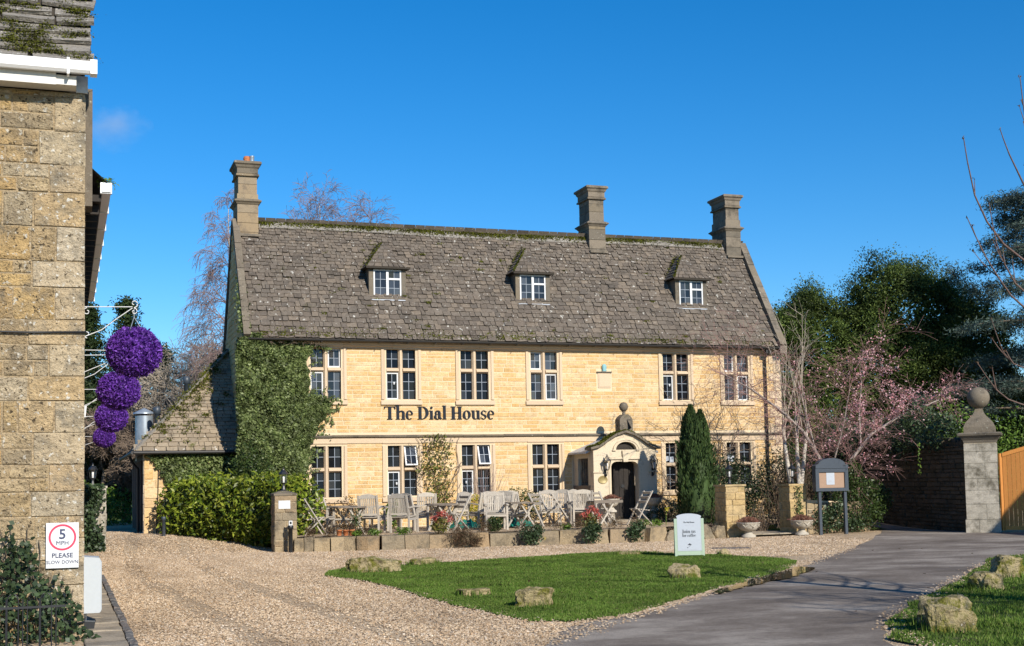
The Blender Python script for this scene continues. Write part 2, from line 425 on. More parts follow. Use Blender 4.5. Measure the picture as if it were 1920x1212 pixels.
M['lead'] = plain_mat('lead cames', (.21,.245,.29), .5, .5)
M['whitepaint'] = plain_mat('white paint', (.60,.61,.61), .45, .4, var=.05)
M['cream'] = plain_mat('off white render', (.62,.60,.55), .6, .3, var=.08)
M['blackpaint'] = plain_mat('black painted iron', (.015,.016,.018), .4, .5)
M['gutterblack'] = plain_mat('black gutter', (.03,.028,.026), .5, .4)
M['slateblue'] = plain_mat('dark slate blue paint', (.020,.025,.034), .8, .15)
M['leadroof'] = plain_mat('lead sheet', (.38,.41,.45), .45, .5, var=.2, grain=6)
M['darkwood'] = wood_mat('dark oak', (.014,.011,.009), (.036,.028,.022), .7, 9, 9, 2)
M['teak'] = wood_mat('silvered teak', (.29,.26,.215), (.53,.48,.41), .8, 9, 9, 9)
M['teakdark'] = wood_mat('darkened teak', (.14,.115,.09), (.25,.21,.17), .8, 9, 9, 9)
M['gatewood'] = wood_mat('orange gate boards', (.47,.185,.04), (.60,.26,.065), .5, 14, 14, 1.2)
M['board'] = plain_mat('dark blue grey board', (.045,.058,.075), .45, .5)
M['cork'] = plain_mat('pin board felt', (.33,.225,.16), .9, .1, var=.1, grain=60)
M['paper'] = plain_mat('white paper', (.40,.435,.48), .6, .3, var=.03)
M['ink'] = plain_mat('dark ink', (.05,.055,.065), .7, .2)
M['paleink'] = plain_mat('pale grey ink', (.42,.43,.46), .7, .2)
M['signgreen'] = plain_mat('pale green paint', (.33,.42,.31), .5, .4, var=.05)
M['signred'] = plain_mat('red sign ring', (.72,.04,.09), .4, .4, var=.05)
M['signnavy'] = plain_mat('navy lettering', (.03,.04,.10), .5, .4)
M['terracotta'] = plain_mat('terracotta', (.42,.15,.06), .8, .2, var=.2)
M['concrete'] = stone_mat('cast stone urn', [(.42,.38,.31),(.47,.43,.36)], blotch=(.24,.21,.17), grain=50, bump=.4)
M['brass'] = plain_mat('dull brass', (.30,.235,.10), .5, .4, .2)
M['copper'] = plain_mat('verdigris copper', (.22,.42,.44), .7, .3)
M['steel'] = plain_mat('galvanised steel', (.34,.39,.44), .4, .5, .5, var=.2, grain=5)
M['meterbox'] = plain_mat('pale grey plastic', (.42,.455,.48), .45, .4, var=.03)
M['gutterwhite'] = plain_mat('white plastic gutter', (.80,.80,.79), .35, .5, var=.04)
M['greensheet'] = plain_mat('dark green canvas', (.01,.16,.12), .8, .2, var=.3)
def lampglass():
    t = NT('lantern glass'); g = t.n('ShaderNodeBsdfGlossy'); g.inputs['Roughness'].default_value = .05
    tr = t.n('ShaderNodeBsdfTransparent'); mx = t.n('ShaderNodeMixShader'); mx.inputs[0].default_value = .12
    t.l(tr.outputs[0], mx.inputs[1]); t.l(g.outputs[0], mx.inputs[2]); return t.done(mx.outputs[0])
M['lampglass'] = lampglass()
M['bulb'] = plain_mat('white lamp tube', (.8,.8,.78), .4, .4)
# foliage
M['ivy'] = leaf_mat('ivy leaves', [(.04,.063,.018),(.095,.13,.038),(.175,.22,.075),(.28,.33,.14)], .5, .22, .25, 3.2, .5)  # noise darkening adds shading between the leaves as colour
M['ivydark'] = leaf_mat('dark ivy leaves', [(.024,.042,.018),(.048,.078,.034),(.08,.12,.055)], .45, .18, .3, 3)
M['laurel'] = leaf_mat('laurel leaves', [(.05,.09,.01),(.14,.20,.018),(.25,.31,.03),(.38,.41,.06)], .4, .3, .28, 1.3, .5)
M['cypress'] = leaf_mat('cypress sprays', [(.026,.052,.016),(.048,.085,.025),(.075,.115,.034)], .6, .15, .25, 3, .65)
M['yew'] = leaf_mat('yew sprays', [(.027,.05,.012),(.06,.098,.022),(.11,.158,.036),(.165,.212,.055)], .55, .25, .2, .6, .35)  # strong noise contrast puts lit clumps and shaded gaps into the leaf colour
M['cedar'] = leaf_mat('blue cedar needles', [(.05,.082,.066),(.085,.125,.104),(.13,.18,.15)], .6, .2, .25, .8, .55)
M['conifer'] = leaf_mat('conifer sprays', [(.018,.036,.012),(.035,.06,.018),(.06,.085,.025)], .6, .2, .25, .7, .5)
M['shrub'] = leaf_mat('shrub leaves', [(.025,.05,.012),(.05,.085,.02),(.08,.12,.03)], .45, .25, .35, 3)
M['shrubbrown'] = leaf_mat('winter stems and leaves', [(.10,.06,.04),(.16,.10,.065),(.07,.06,.03),(.2,.14,.09)], .8, .2, .1, 4)
M['heather'] = leaf_mat('faded heather', [(.24,.10,.08),(.32,.16,.12),(.18,.10,.06)], .8, .2, .1, 5)
M['redleaf'] = leaf_mat('red young leaves', [(.60,.11,.09),(.66,.22,.18),(.45,.09,.07)], .4, .35, .3, 4)
M['yellowleaf'] = leaf_mat('yellow variegated leaves', [(.60,.48,.03),(.50,.42,.05),(.2,.22,.03)], .4, .3, .3, 4)
M['rose'] = leaf_mat('climbing rose leaves', [(.09,.12,.02),(.15,.18,.035),(.22,.22,.06),(.17,.11,.035)], .5, .3, .3, 4)
M['lime'] = leaf_mat('fresh green leaves', [(.08,.16,.02),(.13,.22,.03),(.18,.27,.05)], .45, .3, .3, 4)
M['pink'] = leaf_mat('pink blossom', [(.62,.24,.28),(.70,.38,.42),(.76,.55,.57),(.48,.17,.18)], .7, .3, .1, 2, .8)
M['purple'] = leaf_mat('purple artificial leaves', [(.11,.028,.29),(.17,.05,.44),(.065,.016,.19),(.24,.085,.55)], .55, .2, .3, 8, .75)
M['bark'] = stone_mat('grey brown bark', [(.12,.095,.07),(.17,.135,.10)], blotch=(.07,.06,.045), grain=40, bump=.5)
M['twig'] = plain_mat('winter twigs', (.20,.15,.11), .8, .2, var=.3)
M['twigpale'] = plain_mat('pale bark twigs', (.40,.34,.27), .8, .2, var=.25)
M['twigred'] = plain_mat('purple brown birch twigs', (.25,.175,.16), .8, .2, var=.3)
M['darktwig'] = plain_mat('dark reddish twigs', (.13,.085,.07), .7, .2, var=.3)
M['cherrybark'] = plain_mat('silver cherry bark', (.28,.23,.20), .6, .3, var=.35)
M['cherrytwig'] = plain_mat('reddish cherry twigs', (.30,.175,.15), .7, .2, var=.3)
M['birchbark'] = stone_mat('white birch bark', [(.50,.45,.38),(.58,.53,.46)], blotch=(.24,.2,.15), blotch_amt=(.55,.68), grain=30, bump=.3)
M['grassblade'] = leaf_mat('grass blades', [(.07,.135,.02),(.11,.19,.03),(.16,.24,.045),(.09,.16,.024),(.21,.23,.075)], .6, .3, .12, 1.1, .68)
def gravel():
    t = NT('golden gravel'); v = t.voro(42, 'Color'); h = t.voro(42); v2 = t.voro(19, 'Color')
    f = t.math('ADD', t.math('MULTIPLY', v, .6), t.math('MULTIPLY', v2, .4))
    c = t.ramp(f, [(.15,(.22,.15,.087)),(.35,(.43,.30,.178)),(.55,(.55,.41,.26)),(.72,(.67,.545,.38)),(.9,(.38,.25,.14))])
    c = t.mix(t.mask(t.noise(.5, 6, .62, t.stretch(1.5,.5,1)), .47, .68), c, t.mix(.55, c, (.22,.155,.10)))
    return t.done(t.bsdf(c, .9, .2, t.bump(t.math('SUBTRACT', 1.0, h), .9, .02)))
M['gravel'] = gravel()
def pebble():
    t = NT('loose pebbles')
    c = t.ramp(t.n('ShaderNodeNewGeometry').outputs['Random Per Island'], [(0,(.22,.15,.09)),(.25,(.43,.30,.18)),(.5,(.54,.40,.255)),(.7,(.66,.53,.37)),(.85,(.48,.31,.17)),(1,(.72,.62,.49))])
    c = t.mix(t.mask(t.noise(.5, 6, .62, t.stretch(1.5,.5,1)), .47, .68), c, t.mix(.5, c, (.20,.14,.085)))
    return t.done(t.bsdf(c, .85, .25))
M['pebble'] = pebble()
def asphalt():
    t = NT('worn asphalt'); f = t.noise(160, 2, .7); g = t.noise(.6, 7, .68, t.stretch(.8,1.25,1)); g2 = t.noise(16, 5, .7, t.stretch(.75,1.3,1))
    c = t.ramp(g, [(.36,(.13,.109,.092)),(.5,(.205,.176,.149)),(.62,(.315,.28,.24))])
    c = t.mix(.7, c, t.ramp(g2, [(.3,(.72,.72,.72)),(.7,(1.22,1.2,1.18))]), 'MULTIPLY')
    c = t.mix(.7, c, t.ramp(f, [(.3,(.55,.55,.55)),(.7,(1.5,1.48,1.45))]), 'MULTIPLY')
    return t.done(t.bsdf(c, .92, .08, t.bump(f, .6, .008)))
M['asphalt'] = asphalt()
def soil():
    t = NT('lawn soil'); g = t.noise(1.4, 6, .7)
    return t.done(t.bsdf(t.ramp(g, [(.35,(.045,.075,.014)),(.55,(.07,.105,.022)),(.68,(.12,.11,.05))]), .95, .1, t.bump(t.noise(40), .6, .02)))
M['soil'] = soil()
M['earth'] = stone_mat('garden earth', [(.09,.075,.05),(.12,.10,.065)], blotch=(.05,.065,.02), grain=30)
M['flag'] = stone_mat('worn flagstones', [(.30,.25,.185),(.36,.30,.22),(.27,.235,.185)], blotch=(.18,.15,.11), blotch_amt=(.5,.7), grain=30, bscale=3, bump=.4)
M['kerbdark'] = stone_mat('dark edging setts', [(.10,.10,.10),(.14,.135,.13),(.17,.14,.12)], grain=40)
M['pillarstone'] = stone_mat('gateway pillar stone', [(.42,.30,.14),(.48,.35,.175),(.40,.31,.18),(.46,.32,.14)], blotch=(.20,.16,.09), blotch_amt=(.52,.72), grain=30, mottle=(9,.65,1.2), moss=(.16,.15,.05), moss_amt=(.60,.72))
M['boulder'] = stone_mat('mossy limestone boulder', [(.42,.34,.18),(.48,.39,.23)], blotch=(.13,.105,.06), blotch_amt=(.50,.66), moss=(.17,.165,.03), moss_amt=(.47,.60), moss_scale=5.5, grain=28, bscale=7, bump=.9, bdist=.04, spots=(.55,.5,.4), spot_amt=(.68,.73))
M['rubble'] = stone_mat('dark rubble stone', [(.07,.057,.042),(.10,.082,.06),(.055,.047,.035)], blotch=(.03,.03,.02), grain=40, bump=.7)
M['wallstone'] = stone_mat('retaining wall stone', [(.31,.24,.15),(.36,.28,.175),(.26,.215,.15),(.34,.24,.14)], blotch=(.13,.11,.08), blotch_amt=(.48,.68), moss=(.34,.26,.06), moss_amt=(.64,.74), moss_scale=2.0, grain=35, bscale=2.6, bump=.7, bdist=.03)
def water():
    t = NT('puddle water'); return t.done(t.bsdf((.03,.024,.016), .03, .6, t.bump(t.noise(6,2), .03, .01)))
M['water'] = water()
# ================================================================== THE SETTING
def sstep(t): t = np.clip(t, 0, 1); return t*t*(3-2*t)
def gz(x, y):
    """the drive climbs a little beside the left wing"""
    x = np.asarray(x, float); y = np.asarray(y, float)
    return .36*sstep((y+5.2)/5.5)*sstep((.9-x)/1.2) + .30*sstep((y+6)/10)*sstep((x-12.0)/2.0)
def grid_sheet(name, x0, x1, y0, y1, step, mat, zoff=0, zf=gz, kind='structure'):
    xs = np.linspace(x0, x1, int((x1-x0)/step)+1); ys = np.linspace(y0, y1, int((y1-y0)/step)+1)
    X, Y = np.meshgrid(xs, ys); V = np.stack([X, Y, zf(X, Y)+zoff], -1).reshape(-1,3)
    nx, ny = len(xs), len(ys); i = (np.arange(ny-1)[:,None]*nx + np.arange(nx-1)).ravel()
    return link(name, np_mesh(name, V, np.stack([i, i+1, i+1+nx, i+nx], -1)), mat, kind=kind)
def poly_in(P, poly):
    x, y = P[:,0], P[:,1]; inside = np.zeros(len(P), bool); n = len(poly)
    for i in range(n):
        x1, y1 = poly[i]; x2, y2 = poly[(i+1)%n]
        c = ((y1 > y) != (y2 > y)) & (x < (x2-x1)*(y-y1)/((y2-y1) if abs(y2-y1) > 1e-9 else 1e-9)+x1); inside ^= c
    return inside
def wobble(poly, seed, amp=.05, sub=8):
    rnd = random.Random(seed); out = []; n = len(poly)
    for i in range(n):
        a, b, c, d = (poly[(i+k-1)%n] for k in range(4))
        for j in range(sub):
            t = j/sub
            q = [.5*((2*b[k])+(-a[k]+c[k])*t+(2*a[k]-5*b[k]+4*c[k]-d[k])*t*t+(-a[k]+3*b[k]-3*c[k]+d[k])*t**3) for k in (0,1)]
            out.append((q[0]+rnd.uniform(-amp,amp), q[1]+rnd.uniform(-amp,amp)))
    return out
def poly_sheet(name, poly, z, mat, kind='structure', zf=None, parent=None):
    import bmesh
    bm = bmesh.new(); vs = [bm.verts.new((x, y, z + (float(zf(x,y)) if zf else 0))) for x, y in poly]
    f = bm.faces.new(vs); bmesh.ops.triangulate(bm, faces=[f]); bmesh.ops.recalc_face_normals(bm, faces=bm.faces)
    me = bpy.data.meshes.new(name); bm.to_mesh(me); bm.free()
    if len(me.polygons) and me.polygons[0].normal.z < 0: me.flip_normals()
    return link(name, me, mat, parent, kind=kind)

# far land, rising nowhere: one sheet to the horizon
xs = [-1500,-300,-80,-30,-12,30,60,120,400,1500]; ys = [-400,-120,-60,-45,30,60,120,400,1500]
gv = [(x,y,-.03) for y in ys for x in xs]; gf = [(j*10+i, j*10+i+1, j*10+i+11, j*10+i+10) for j in range(8) for i in range(9)]
link('ground', np_mesh('ground', gv, gf), M['soil'], kind='structure')
grid_sheet('gravel_drive', -14, 30, -44, 16, .5, M['gravel'], 0.0)

ROAD = [(-9,-44),(-3.5,-32),(-1.2,-27.6),(-.48,-26.52),(.27,-25.22),(.81,-24.71),(1.68,-24.17),(2.41,-23.43),(3.97,-21.84),(4.98,-21.01),(6.55,-19.51),(9.54,-16.02),(12.3,-13.07),(15.6,-9.2),(19.3,-3.6),(19.6,4),(23,12),
        (26,12),(21.6,2),(19.6,-8.5),(24,-11.5),(34,-12.5),(34,-17),(20,-17),(12.78,-18.16),(10.27,-20.11),(6.45,-23.75),(4.68,-25.43),(3.44,-26.72),(3.16,-27.13),(2.55,-28.16),(1.2,-32),(-1,-44)]
poly_sheet('asphalt_road', wobble(ROAD, 4, .035, 6), .010, M['asphalt'], zf=lambda x, y: gz(x,y))
LAWN = [(-.46,-14.89),(.44,-13.15),(1.55,-13.0),(2.89,-12.7),(4.83,-11.9),(7.13,-11.6),(7.9,-13.0),(8.44,-14.92),(8.62,-16.3),(8.01,-17.53),(6.95,-18.85),(5.18,-20.64),(4.06,-21.68),(2.47,-23.3),(1.73,-24.05),(.85,-24.6),(.18,-24.42),(.11,-23.83),(-.01,-22.47),(-.08,-20.61),(-.11,-17.35)]
LAWN2 = [(2.75,-28.3),(3.3,-27.13),(3.6,-26.6),(4.8,-25.3),(6.6,-23.6),(10.4,-19.9),(12.9,-17.9),(20,-17.3),(26,-18),(28,-30),(20,-44),(6,-44),(3.5,-33)]
LAWNP = wobble(LAWN, 7, .05, 7); LAWN2P = wobble(LAWN2, 8, .05, 6)
poly_sheet('lawn', LAWNP, .022, M['soil']); poly_sheet('lawn', LAWN2P, .022, M['soil'])
PUD = [(3.88,-22.0),(4.4,-21.46),(5.29,-20.46),(6.09,-19.77),(7.16,-18.68),(7.58,-18.29),(7.62,-18.75),(6.5,-20.05),(5.58,-20.79),(4.85,-21.4),(4.32,-21.85),(3.8,-22.35)]
poly_sheet('puddle', wobble(PUD, 3, .05, 5), .030, M['water'])
grng = np.random.default_rng(5)
def grass(name, poly, n, h, bbox, lean=.5, zb=.02):
    P = np.column_stack([grng.uniform(bbox[0], bbox[1], n*2), grng.uniform(bbox[2], bbox[3], n*2)])
    P = P[poly_in(P, poly)]
    # thin with distance from the camera: near blades are the ones that show
    d = np.hypot(P[:,0]-CAM_POS.x, P[:,1]-CAM_POS.y); worn = np.sin(P[:,0]*1.3+1.1*np.sin(P[:,1]*.9))*np.sin(P[:,1]*1.15+.8*np.sin(P[:,0]*1.7))
    P = P[grng.random(len(P)) < np.clip(17/d, .25, 1)*np.clip(1-(worn-.45)*1.1, .35, 1)][:n]
    m = len(P); a = grng.uniform(0, 2*math.pi, m); d = np.hypot(P[:,0]-CAM_POS.x, P[:,1]-CAM_POS.y)
    tuft = .75+.5*np.sin(P[:,0]*3.1+1.3*np.sin(P[:,1]*2.3))*np.sin(P[:,1]*2.7)
    hh = h*grng.uniform(.55, 1.3, m)*np.clip(tuft, .5, 1.3); wd = .006+.0004*d
    V = np.empty((m,3,3)); dx, dy = np.cos(a)*wd, np.sin(a)*wd
    V[:,0] = np.column_stack([P[:,0]-dx, P[:,1]-dy, np.full(m, zb-.004)]); V[:,1] = np.column_stack([P[:,0]+dx, P[:,1]+dy, np.full(m, zb-.004)])
    b = grng.uniform(0, 2*math.pi, m); V[:,2] = np.column_stack([P[:,0]+np.cos(b)*hh*lean, P[:,1]+np.sin(b)*hh*lean, zb+hh])
    return link(name, np_mesh(name, V.reshape(-1,3), np.arange(m*3).reshape(m,3)), M['grassblade'], kind='stuff')
grass('grass', LAWNP, 190000, .036, (-.6, 8.8, -25, -11.3))
grass('grass', LAWN2P, 110000, .045, (2.5, 13.5, -31, -17))
# loose pebbles lying on the drive, thickest near the camera
def pebbles(n, ya=-27, yl=16, pw=1.4, sc=1.0, xa=-4.45, xb=8):
    k = n*3
    P = np.column_stack([grng.uniform(xa, xb, k), ya+yl*grng.random(k)**pw])
    keep = ~poly_in(P, LAWN) & ~poly_in(P, ROAD) & ~poly_in(P, [(.6,-5.9),(2.4,-6.4),(5,-6.7),(9.5,-7.4),(12.4,-6.9),(16,-6.6),(16,0),(.6,0)]) & (P[:,0] > -4.36)
    for x0_ in (-3.35, -1.95):        # wheel tracks press the loose stones in
        keep &= ~((np.abs(P[:,0]-x0_-.35*np.sin(P[:,1]*.16)-.012*(P[:,1]+16)**2*.06) < .17) & (grng.random(len(P)) < .8))
    P = P[keep][:n]
    # a thin spill along the lawn and road edges
    m = len(P); s = grng.uniform(.010, .021, m)*sc
    B = np.array([[1,0,0],[-1,0,0],[0,1,0],[0,-1,0],[0,0,.62],[0,0,-.4]]) 
    V = B[None]*s[:,None,None]*(1+.45*grng.uniform(-1,1,(m,6,1)))
    a = grng.uniform(0, 2*math.pi, m); ca, sa = np.cos(a)[:,None], np.sin(a)[:,None]
    X = V[:,:,0]*ca-V[:,:,1]*sa; Y = V[:,:,0]*sa+V[:,:,1]*ca
    V = np.stack([X+P[:,0:1], Y+P[:,1:2], V[:,:,2]+.008+gz(P[:,0:1],P[:,1:2])], -1)
    T = np.array([[0,2,4],[2,1,4],[1,3,4],[3,0,4],[2,0,5],[1,2,5],[3,1,5],[0,3,5]])[:5]
    F = (np.arange(m)[:,None,None]*6 + T[None]).reshape(-1,3)
    return link('gravel', np_mesh('gravel', V.reshape(-1,3), F), M['pebble'], kind='stuff')
pebbles(80000)
pebbles(70000, -15, 10, 1.0, 1.35, -4.4, 15)
pebbles(30000, -11, 15, 1.0, 1.4, -4.4, .3)
def spill():
    pts = []
    for poly in (LAWN, LAWN2, ROAD[3:13]):
        for (a, b) in zip(poly, poly[1:]+poly[:1]):
            L = math.hypot(b[0]-a[0], b[1]-a[1])
            for _ in range(int(L*80)):
                t = grng.random(); pts.append((a[0]+(b[0]-a[0])*t+grng.normal()*.10, a[1]+(b[1]-a[1])*t+grng.normal()*.10))
    P = np.array(pts); m = len(P); s = grng.uniform(.010, .022, m)
    B = np.array([[1,0,0],[-.9,.1,0],[0,1,0],[0,-1,0],[0,0,.6]]); V = B[None]*s[:,None,None]*(1+.4*grng.uniform(-1,1,(m,5,1)))
    V = V + np.column_stack([P, np.full(m, .022)])[:,None]
    T = np.array([[0,2,4],[2,1,4],[1,3,4],[3,0,4]]); F = (np.arange(m)[:,None,None]*5+T[None]).reshape(-1,3)
    link('gravel_spill', np_mesh('gravel_spill', V.reshape(-1,3), F), M['pebble'], kind='stuff')
spill()
# terrace in front of the house, with its gravel
TERR = [(.62,-5.5),(2.4,-6.1),(4.6,-6.35),(7.3,-6.6),(9.5,-7.1),(12.3,-6.2),(12.3,.1),(-.2,.1),(-.2,-1.5)]
poly_sheet('terrace', TERR, .38, M['gravel'])
poly_sheet('garden_bed', [(12.6,-6.0),(18.6,-5.6),(19.2,-2),(19.0,6),(12.4,6),(12.4,-6)], .05, M['soil'], zf=gz)
# flagged path beside the cottage, with dark edging setts
path = link('flagged_path', (lambda m: (fix_normals(m), m)[1])(MB().box(-4.86,-4.42,-29,-12.6,-.05,.012).mesh('flagged_path')), M['cotmortar'], kind='structure')
rnd = random.Random(12); y = -28.9; items = []
while y < -12.7:
    l = rnd.uniform(.35, .75); z = Matrix(((1,0,0),(0,0,1),(0,-1,0)))   # stone face looks up
    items.append(((-4.64, y+l/2, .012), z, (.43, .022*rnd.uniform(.7,1.3), l-.015))); y += l
piece_set(path, 'flagstone', 'flagstones', ASHLAR, items, M['flag'])
items = []; y = -28.9
while y < -12.7:
    l = rnd.uniform(.18, .3); items.append(((-4.375+rnd.uniform(-.006,.006), y+l/2, .0), Matrix(((1,0,0),(0,0,1),(0,-1,0))), (.085, .045*rnd.uniform(.8,1.2), l-.012))); y += l
piece_set(path, 'edging_sett', 'edging_setts', ASHLAR, items, M['kerbdark'])
# worn stone slabs on the gateway path
gp = poly_sheet('gateway_path', [(12.9,-7.0),(14.95,-6.9),(14.9,-4.5),(13.0,-4.5)], .06, M['earth'], zf=gz)
items = []
for i, yy in enumerate((-6.85,-6.25,-5.6,-4.95)):
    x = 12.95+rnd.uniform(0,.1)
    while x < 14.7:
        l = rnd.uniform(.5,.8); items.append(((min(x+l/2,14.6), yy+.3, .065+float(gz(14,yy))), Matrix(((1,0,0),(0,0,1),(0,-1,0))), (l-.02, .03, .56))); x += l
piece_set(gp, 'flagstone', 'flagstones', ASHLAR, items, M['flag'])

# ================================================================== THE HOUSE
L, D, ZB, ZE, ZR = 18.42, 4.6, .30, 6.18, 10.20
YE, YR = -.30, D/2+.02                   # eaves line and ridge line of the front slope
house = thing('stone_house', 'long golden limestone house with steep stone roof, three dormers and three chimneys', 'house', (0,0,0))
rnd = random.Random(21)
W = .17                                  # width of a dressed surround
UP = [(2.03,2.97),(4.40,5.34),(6.82,7.75),(9.19,10.11),(13.93,14.88),(16.25,17.18)]
LO = [(2.03,2.96),(4.41,5.34),(6.81,7.75),(9.19,10.12),(13.95,14.88),(16.25,17.18)]
UZ, LZ = (4.345,5.905,5.26), (1.335,2.90,2.17)
holes = [(a-W,b+W,UZ[0]-W,UZ[1]+.13) for a,b in UP] + [(a-W,b+W,LZ[0]-W,LZ[1]+.12) for a,b in LO]
glassholes = [(a,b,UZ[0],UZ[1]) for a,b in UP] + [(a,b,LZ[0],LZ[1]) for a,b in LO]
doorhole = (11.1,12.25,.3,2.45)
# core of the walls, with real window and door openings in the front
mb = MB()
xs = sorted({0,L}|{v for h in glassholes for v in h[:2]}|set(doorhole[:2])); zs = sorted({ZB-.3,5.95}|{v for h in glassholes for v in h[2:]}|set(doorhole[2:]))
for i in range(len(xs)-1):
    for k in range(len(zs)-1):
        cx, cz = (xs[i]+xs[i+1])/2, (zs[k]+zs[k+1])/2
        if any(a < cx < b and c < cz < d for a,b,c,d in glassholes+[doorhole]): continue
        mb.add([(xs[i],0,zs[k]),(xs[i+1],0,zs[k]),(xs[i+1],0,zs[k+1]),(xs[i],0,zs[k+1])], [(0,1,2,3)])
gab = [(0,ZB-.3),(D,ZB-.3),(D,5.95),(D/2,ZR-.12),(0,5.95)]
for X, fl in ((0.0,1),(L,0)):
    mb.add([(X,y,z) for y,z in gab], [tuple(range(5)) if not fl else (4,3,2,1,0)])
mb.add([(0,D,0),(L,D,0),(L,D,5.95),(0,D,5.95)], [(3,2,1,0)])
mb.add([(0.01,.45,0),(L-.01,.45,0),(L-.01,.45,6.0),(.01,.45,6.0)], [(0,1,2,3)])       # inner face of the rooms
me = mb.mesh('wall'); link('wall', me, M['mortar'], house)
mb = MB(); mb.box(0.02,L-.02,.02,.44,3.05,3.12); mb.box(.02,L-.02,.02,.44,5.93,5.96); part('floor_slab', mb, M['darkwood'], house)
porchbox = [(10.55,12.8,.3,2.7)]
band = [(-1,30,2.97,3.25)]
signs = [(11.5,12.04,4.70,5.36)]
items = course_items(rnd, (0,0,0), (0,-1,0), 0.0, L, .40, 5.93, (.105,.165), (.22,.60), .009, .022, holes+porchbox+band+signs)
def vis(c):   # hidden behind ivy, hedge or furniture counts less when choosing the 300 separate stones
    return .2 if (c.x < 1.9 or c.z < 1.3 or (12.3 < c.x < 13.9 and c.z < 3.4)) else 1.0
items = [(c, m, s, s[0]*s[2]*vis(c)) for c, m, s in items]
piece_set(house, 'stone', 'facing_stones', STONES, items, M['facing'], 300, rnd)
# gable facing, joined (it shows only a sliver, in shade)
items = course_items(rnd, (0,D,0), (-1,0,0), 0, D, .2, 5.9, (.13,.19), (.3,.6), .02, .016)
g2 = []
for X, n in ((0,(-1,0,0)),(L,(1,0,0))):
    for c, m, s in course_items(rnd, (X, D if X == 0 else 0, 0), n, 0, D, 5.9 if X == 0 else .3, ZR-.3, (.13,.19), (.3,.6), .02, .016):
        half = D/2*(1-(c.z+.1-5.95)/(ZR-5.95)) if c.z > 5.9 else D
        if abs(c.y-D/2) < half-.15: g2.append((c, m, s))
piece_set(house, 'stone', 'gable_stones', STONES, items+g2, M['facing'], 0, rnd)
# quoins at the right corner
z = .4; q = []
k = 0
while z < 5.85:
    h = rnd.uniform(.26,.34); h = min(h, 5.9-z); l = .46 if k % 2 else .27; k += 1
    q.append((Vector((L-l/2+.012,0,z+h/2)), face_R((0,-1,0)), (l, .034, h-.012))); z += h
piece_set(house, 'quoin', 'quoins', ASHLAR, q, M['dressed'], 300, rnd)
# string course: two mouldings and a plain band
mb = MB(); pr = [(0,3.14),(-.035,3.14),(-.10,3.165),(-.115,3.205),(-.02,3.235),(0,3.235)]
x = 0.0
while x < L:
    x1 = min(x+rnd.uniform(1.0,1.6), L); dz = rnd.uniform(-.006,.006); a = x+.004
    vs = [(a,y,z+dz) for y,z in pr]+[(x1,y,z+dz) for y,z in pr]; n = len(pr)
    mb.add(vs, [(i,(i+1)%n,n+(i+1)%n,n+i) for i in range(n)]+[tuple(range(n)),tuple(range(n,2*n))[::-1]]); x = x1
part('string_course', mb, M['weathered'], house)
mb = MB(); mb.box(.0,L,-.034,0,2.98,3.138); part('plain_band', mb, M['dressed'], house)
mb = MB(); pr = [(0,5.92),(-.05,5.92),(-.06,5.965),(-.13,5.985),(-.15,6.03),(-.17,6.06),(-.17,6.12),(0,6.12)]; x = 0
while x < L:
    x1 = min(x+rnd.uniform(1.1,1.7), L); dz = rnd.uniform(-.008,.008); a = x+.008
    vs = [(a,y,z+dz) for y,z in pr]+[(x1,y,z+dz) for y,z in pr]; n = len(pr)
    mb.add(vs, [(i,(i+1)%n,n+(i+1)%n,n+i) for i in range(n)]+[tuple(range(n)),tuple(range(n,2*n))[::-1]]); x = x1
part('eaves_cornice', mb, M['dressed'], house)

# ---- stone mullioned windows
def lattice(mb, x0, x1, z0, z1, nx, nz, y):
    t = .009
    for i in range(1, nx): c = x0+(x1-x0)*i/nx; mb.box(c-t, c+t, y-.012, y+.004, z0, z1)
    for k in range(1, nz): c = z0+(z1-z0)*k/nz; mb.box(x0, x1, y-.0105, y+.0025, c-t, c+t)
PANE = bpy.data.meshes.new('pane'); PANE.from_pydata([(-.5,0,-.5),(.5,0,-.5),(.5,0,.5),(-.5,0,.5),(-.5,.01,-.5),(.5,.01,-.5),(.5,.01,.5),(-.5,.01,.5)], [], [(0,1,2,3),(7,6,5,4),(0,4,5,1),(2,6,7,3),(1,5,6,2),(3,7,4,0)]); PANE.update(); PANE.materials.append(M['glass'])
SKYPANE = PANE.copy(); SKYPANE.materials.clear(); SKYPANE.materials.append(M['skyglass'])
def panes(parent, x0, x1, z0, z1, nx, nz, y, T=None):
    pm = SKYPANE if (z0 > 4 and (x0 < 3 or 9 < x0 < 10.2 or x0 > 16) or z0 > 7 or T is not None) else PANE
    for i in range(nx):
        for k in range(nz):
            w_, h_ = (x1-x0)/nx, (z1-z0)/nz
            o = bpy.data.objects.new('pane', pm); COL.objects.link(o); o.parent = parent
            m = Matrix.Translation((x0+w_*(i+.5), y, z0+h_*(k+.5))) @ Matrix.Rotation(rnd.gauss(0,.03),4,'Z') @ Matrix.Rotation(rnd.gauss(0,.03),4,'X') @ Matrix.Diagonal((w_-.004,1,h_-.004,1))
            o.matrix_basis = (T @ m) if T is not None else m
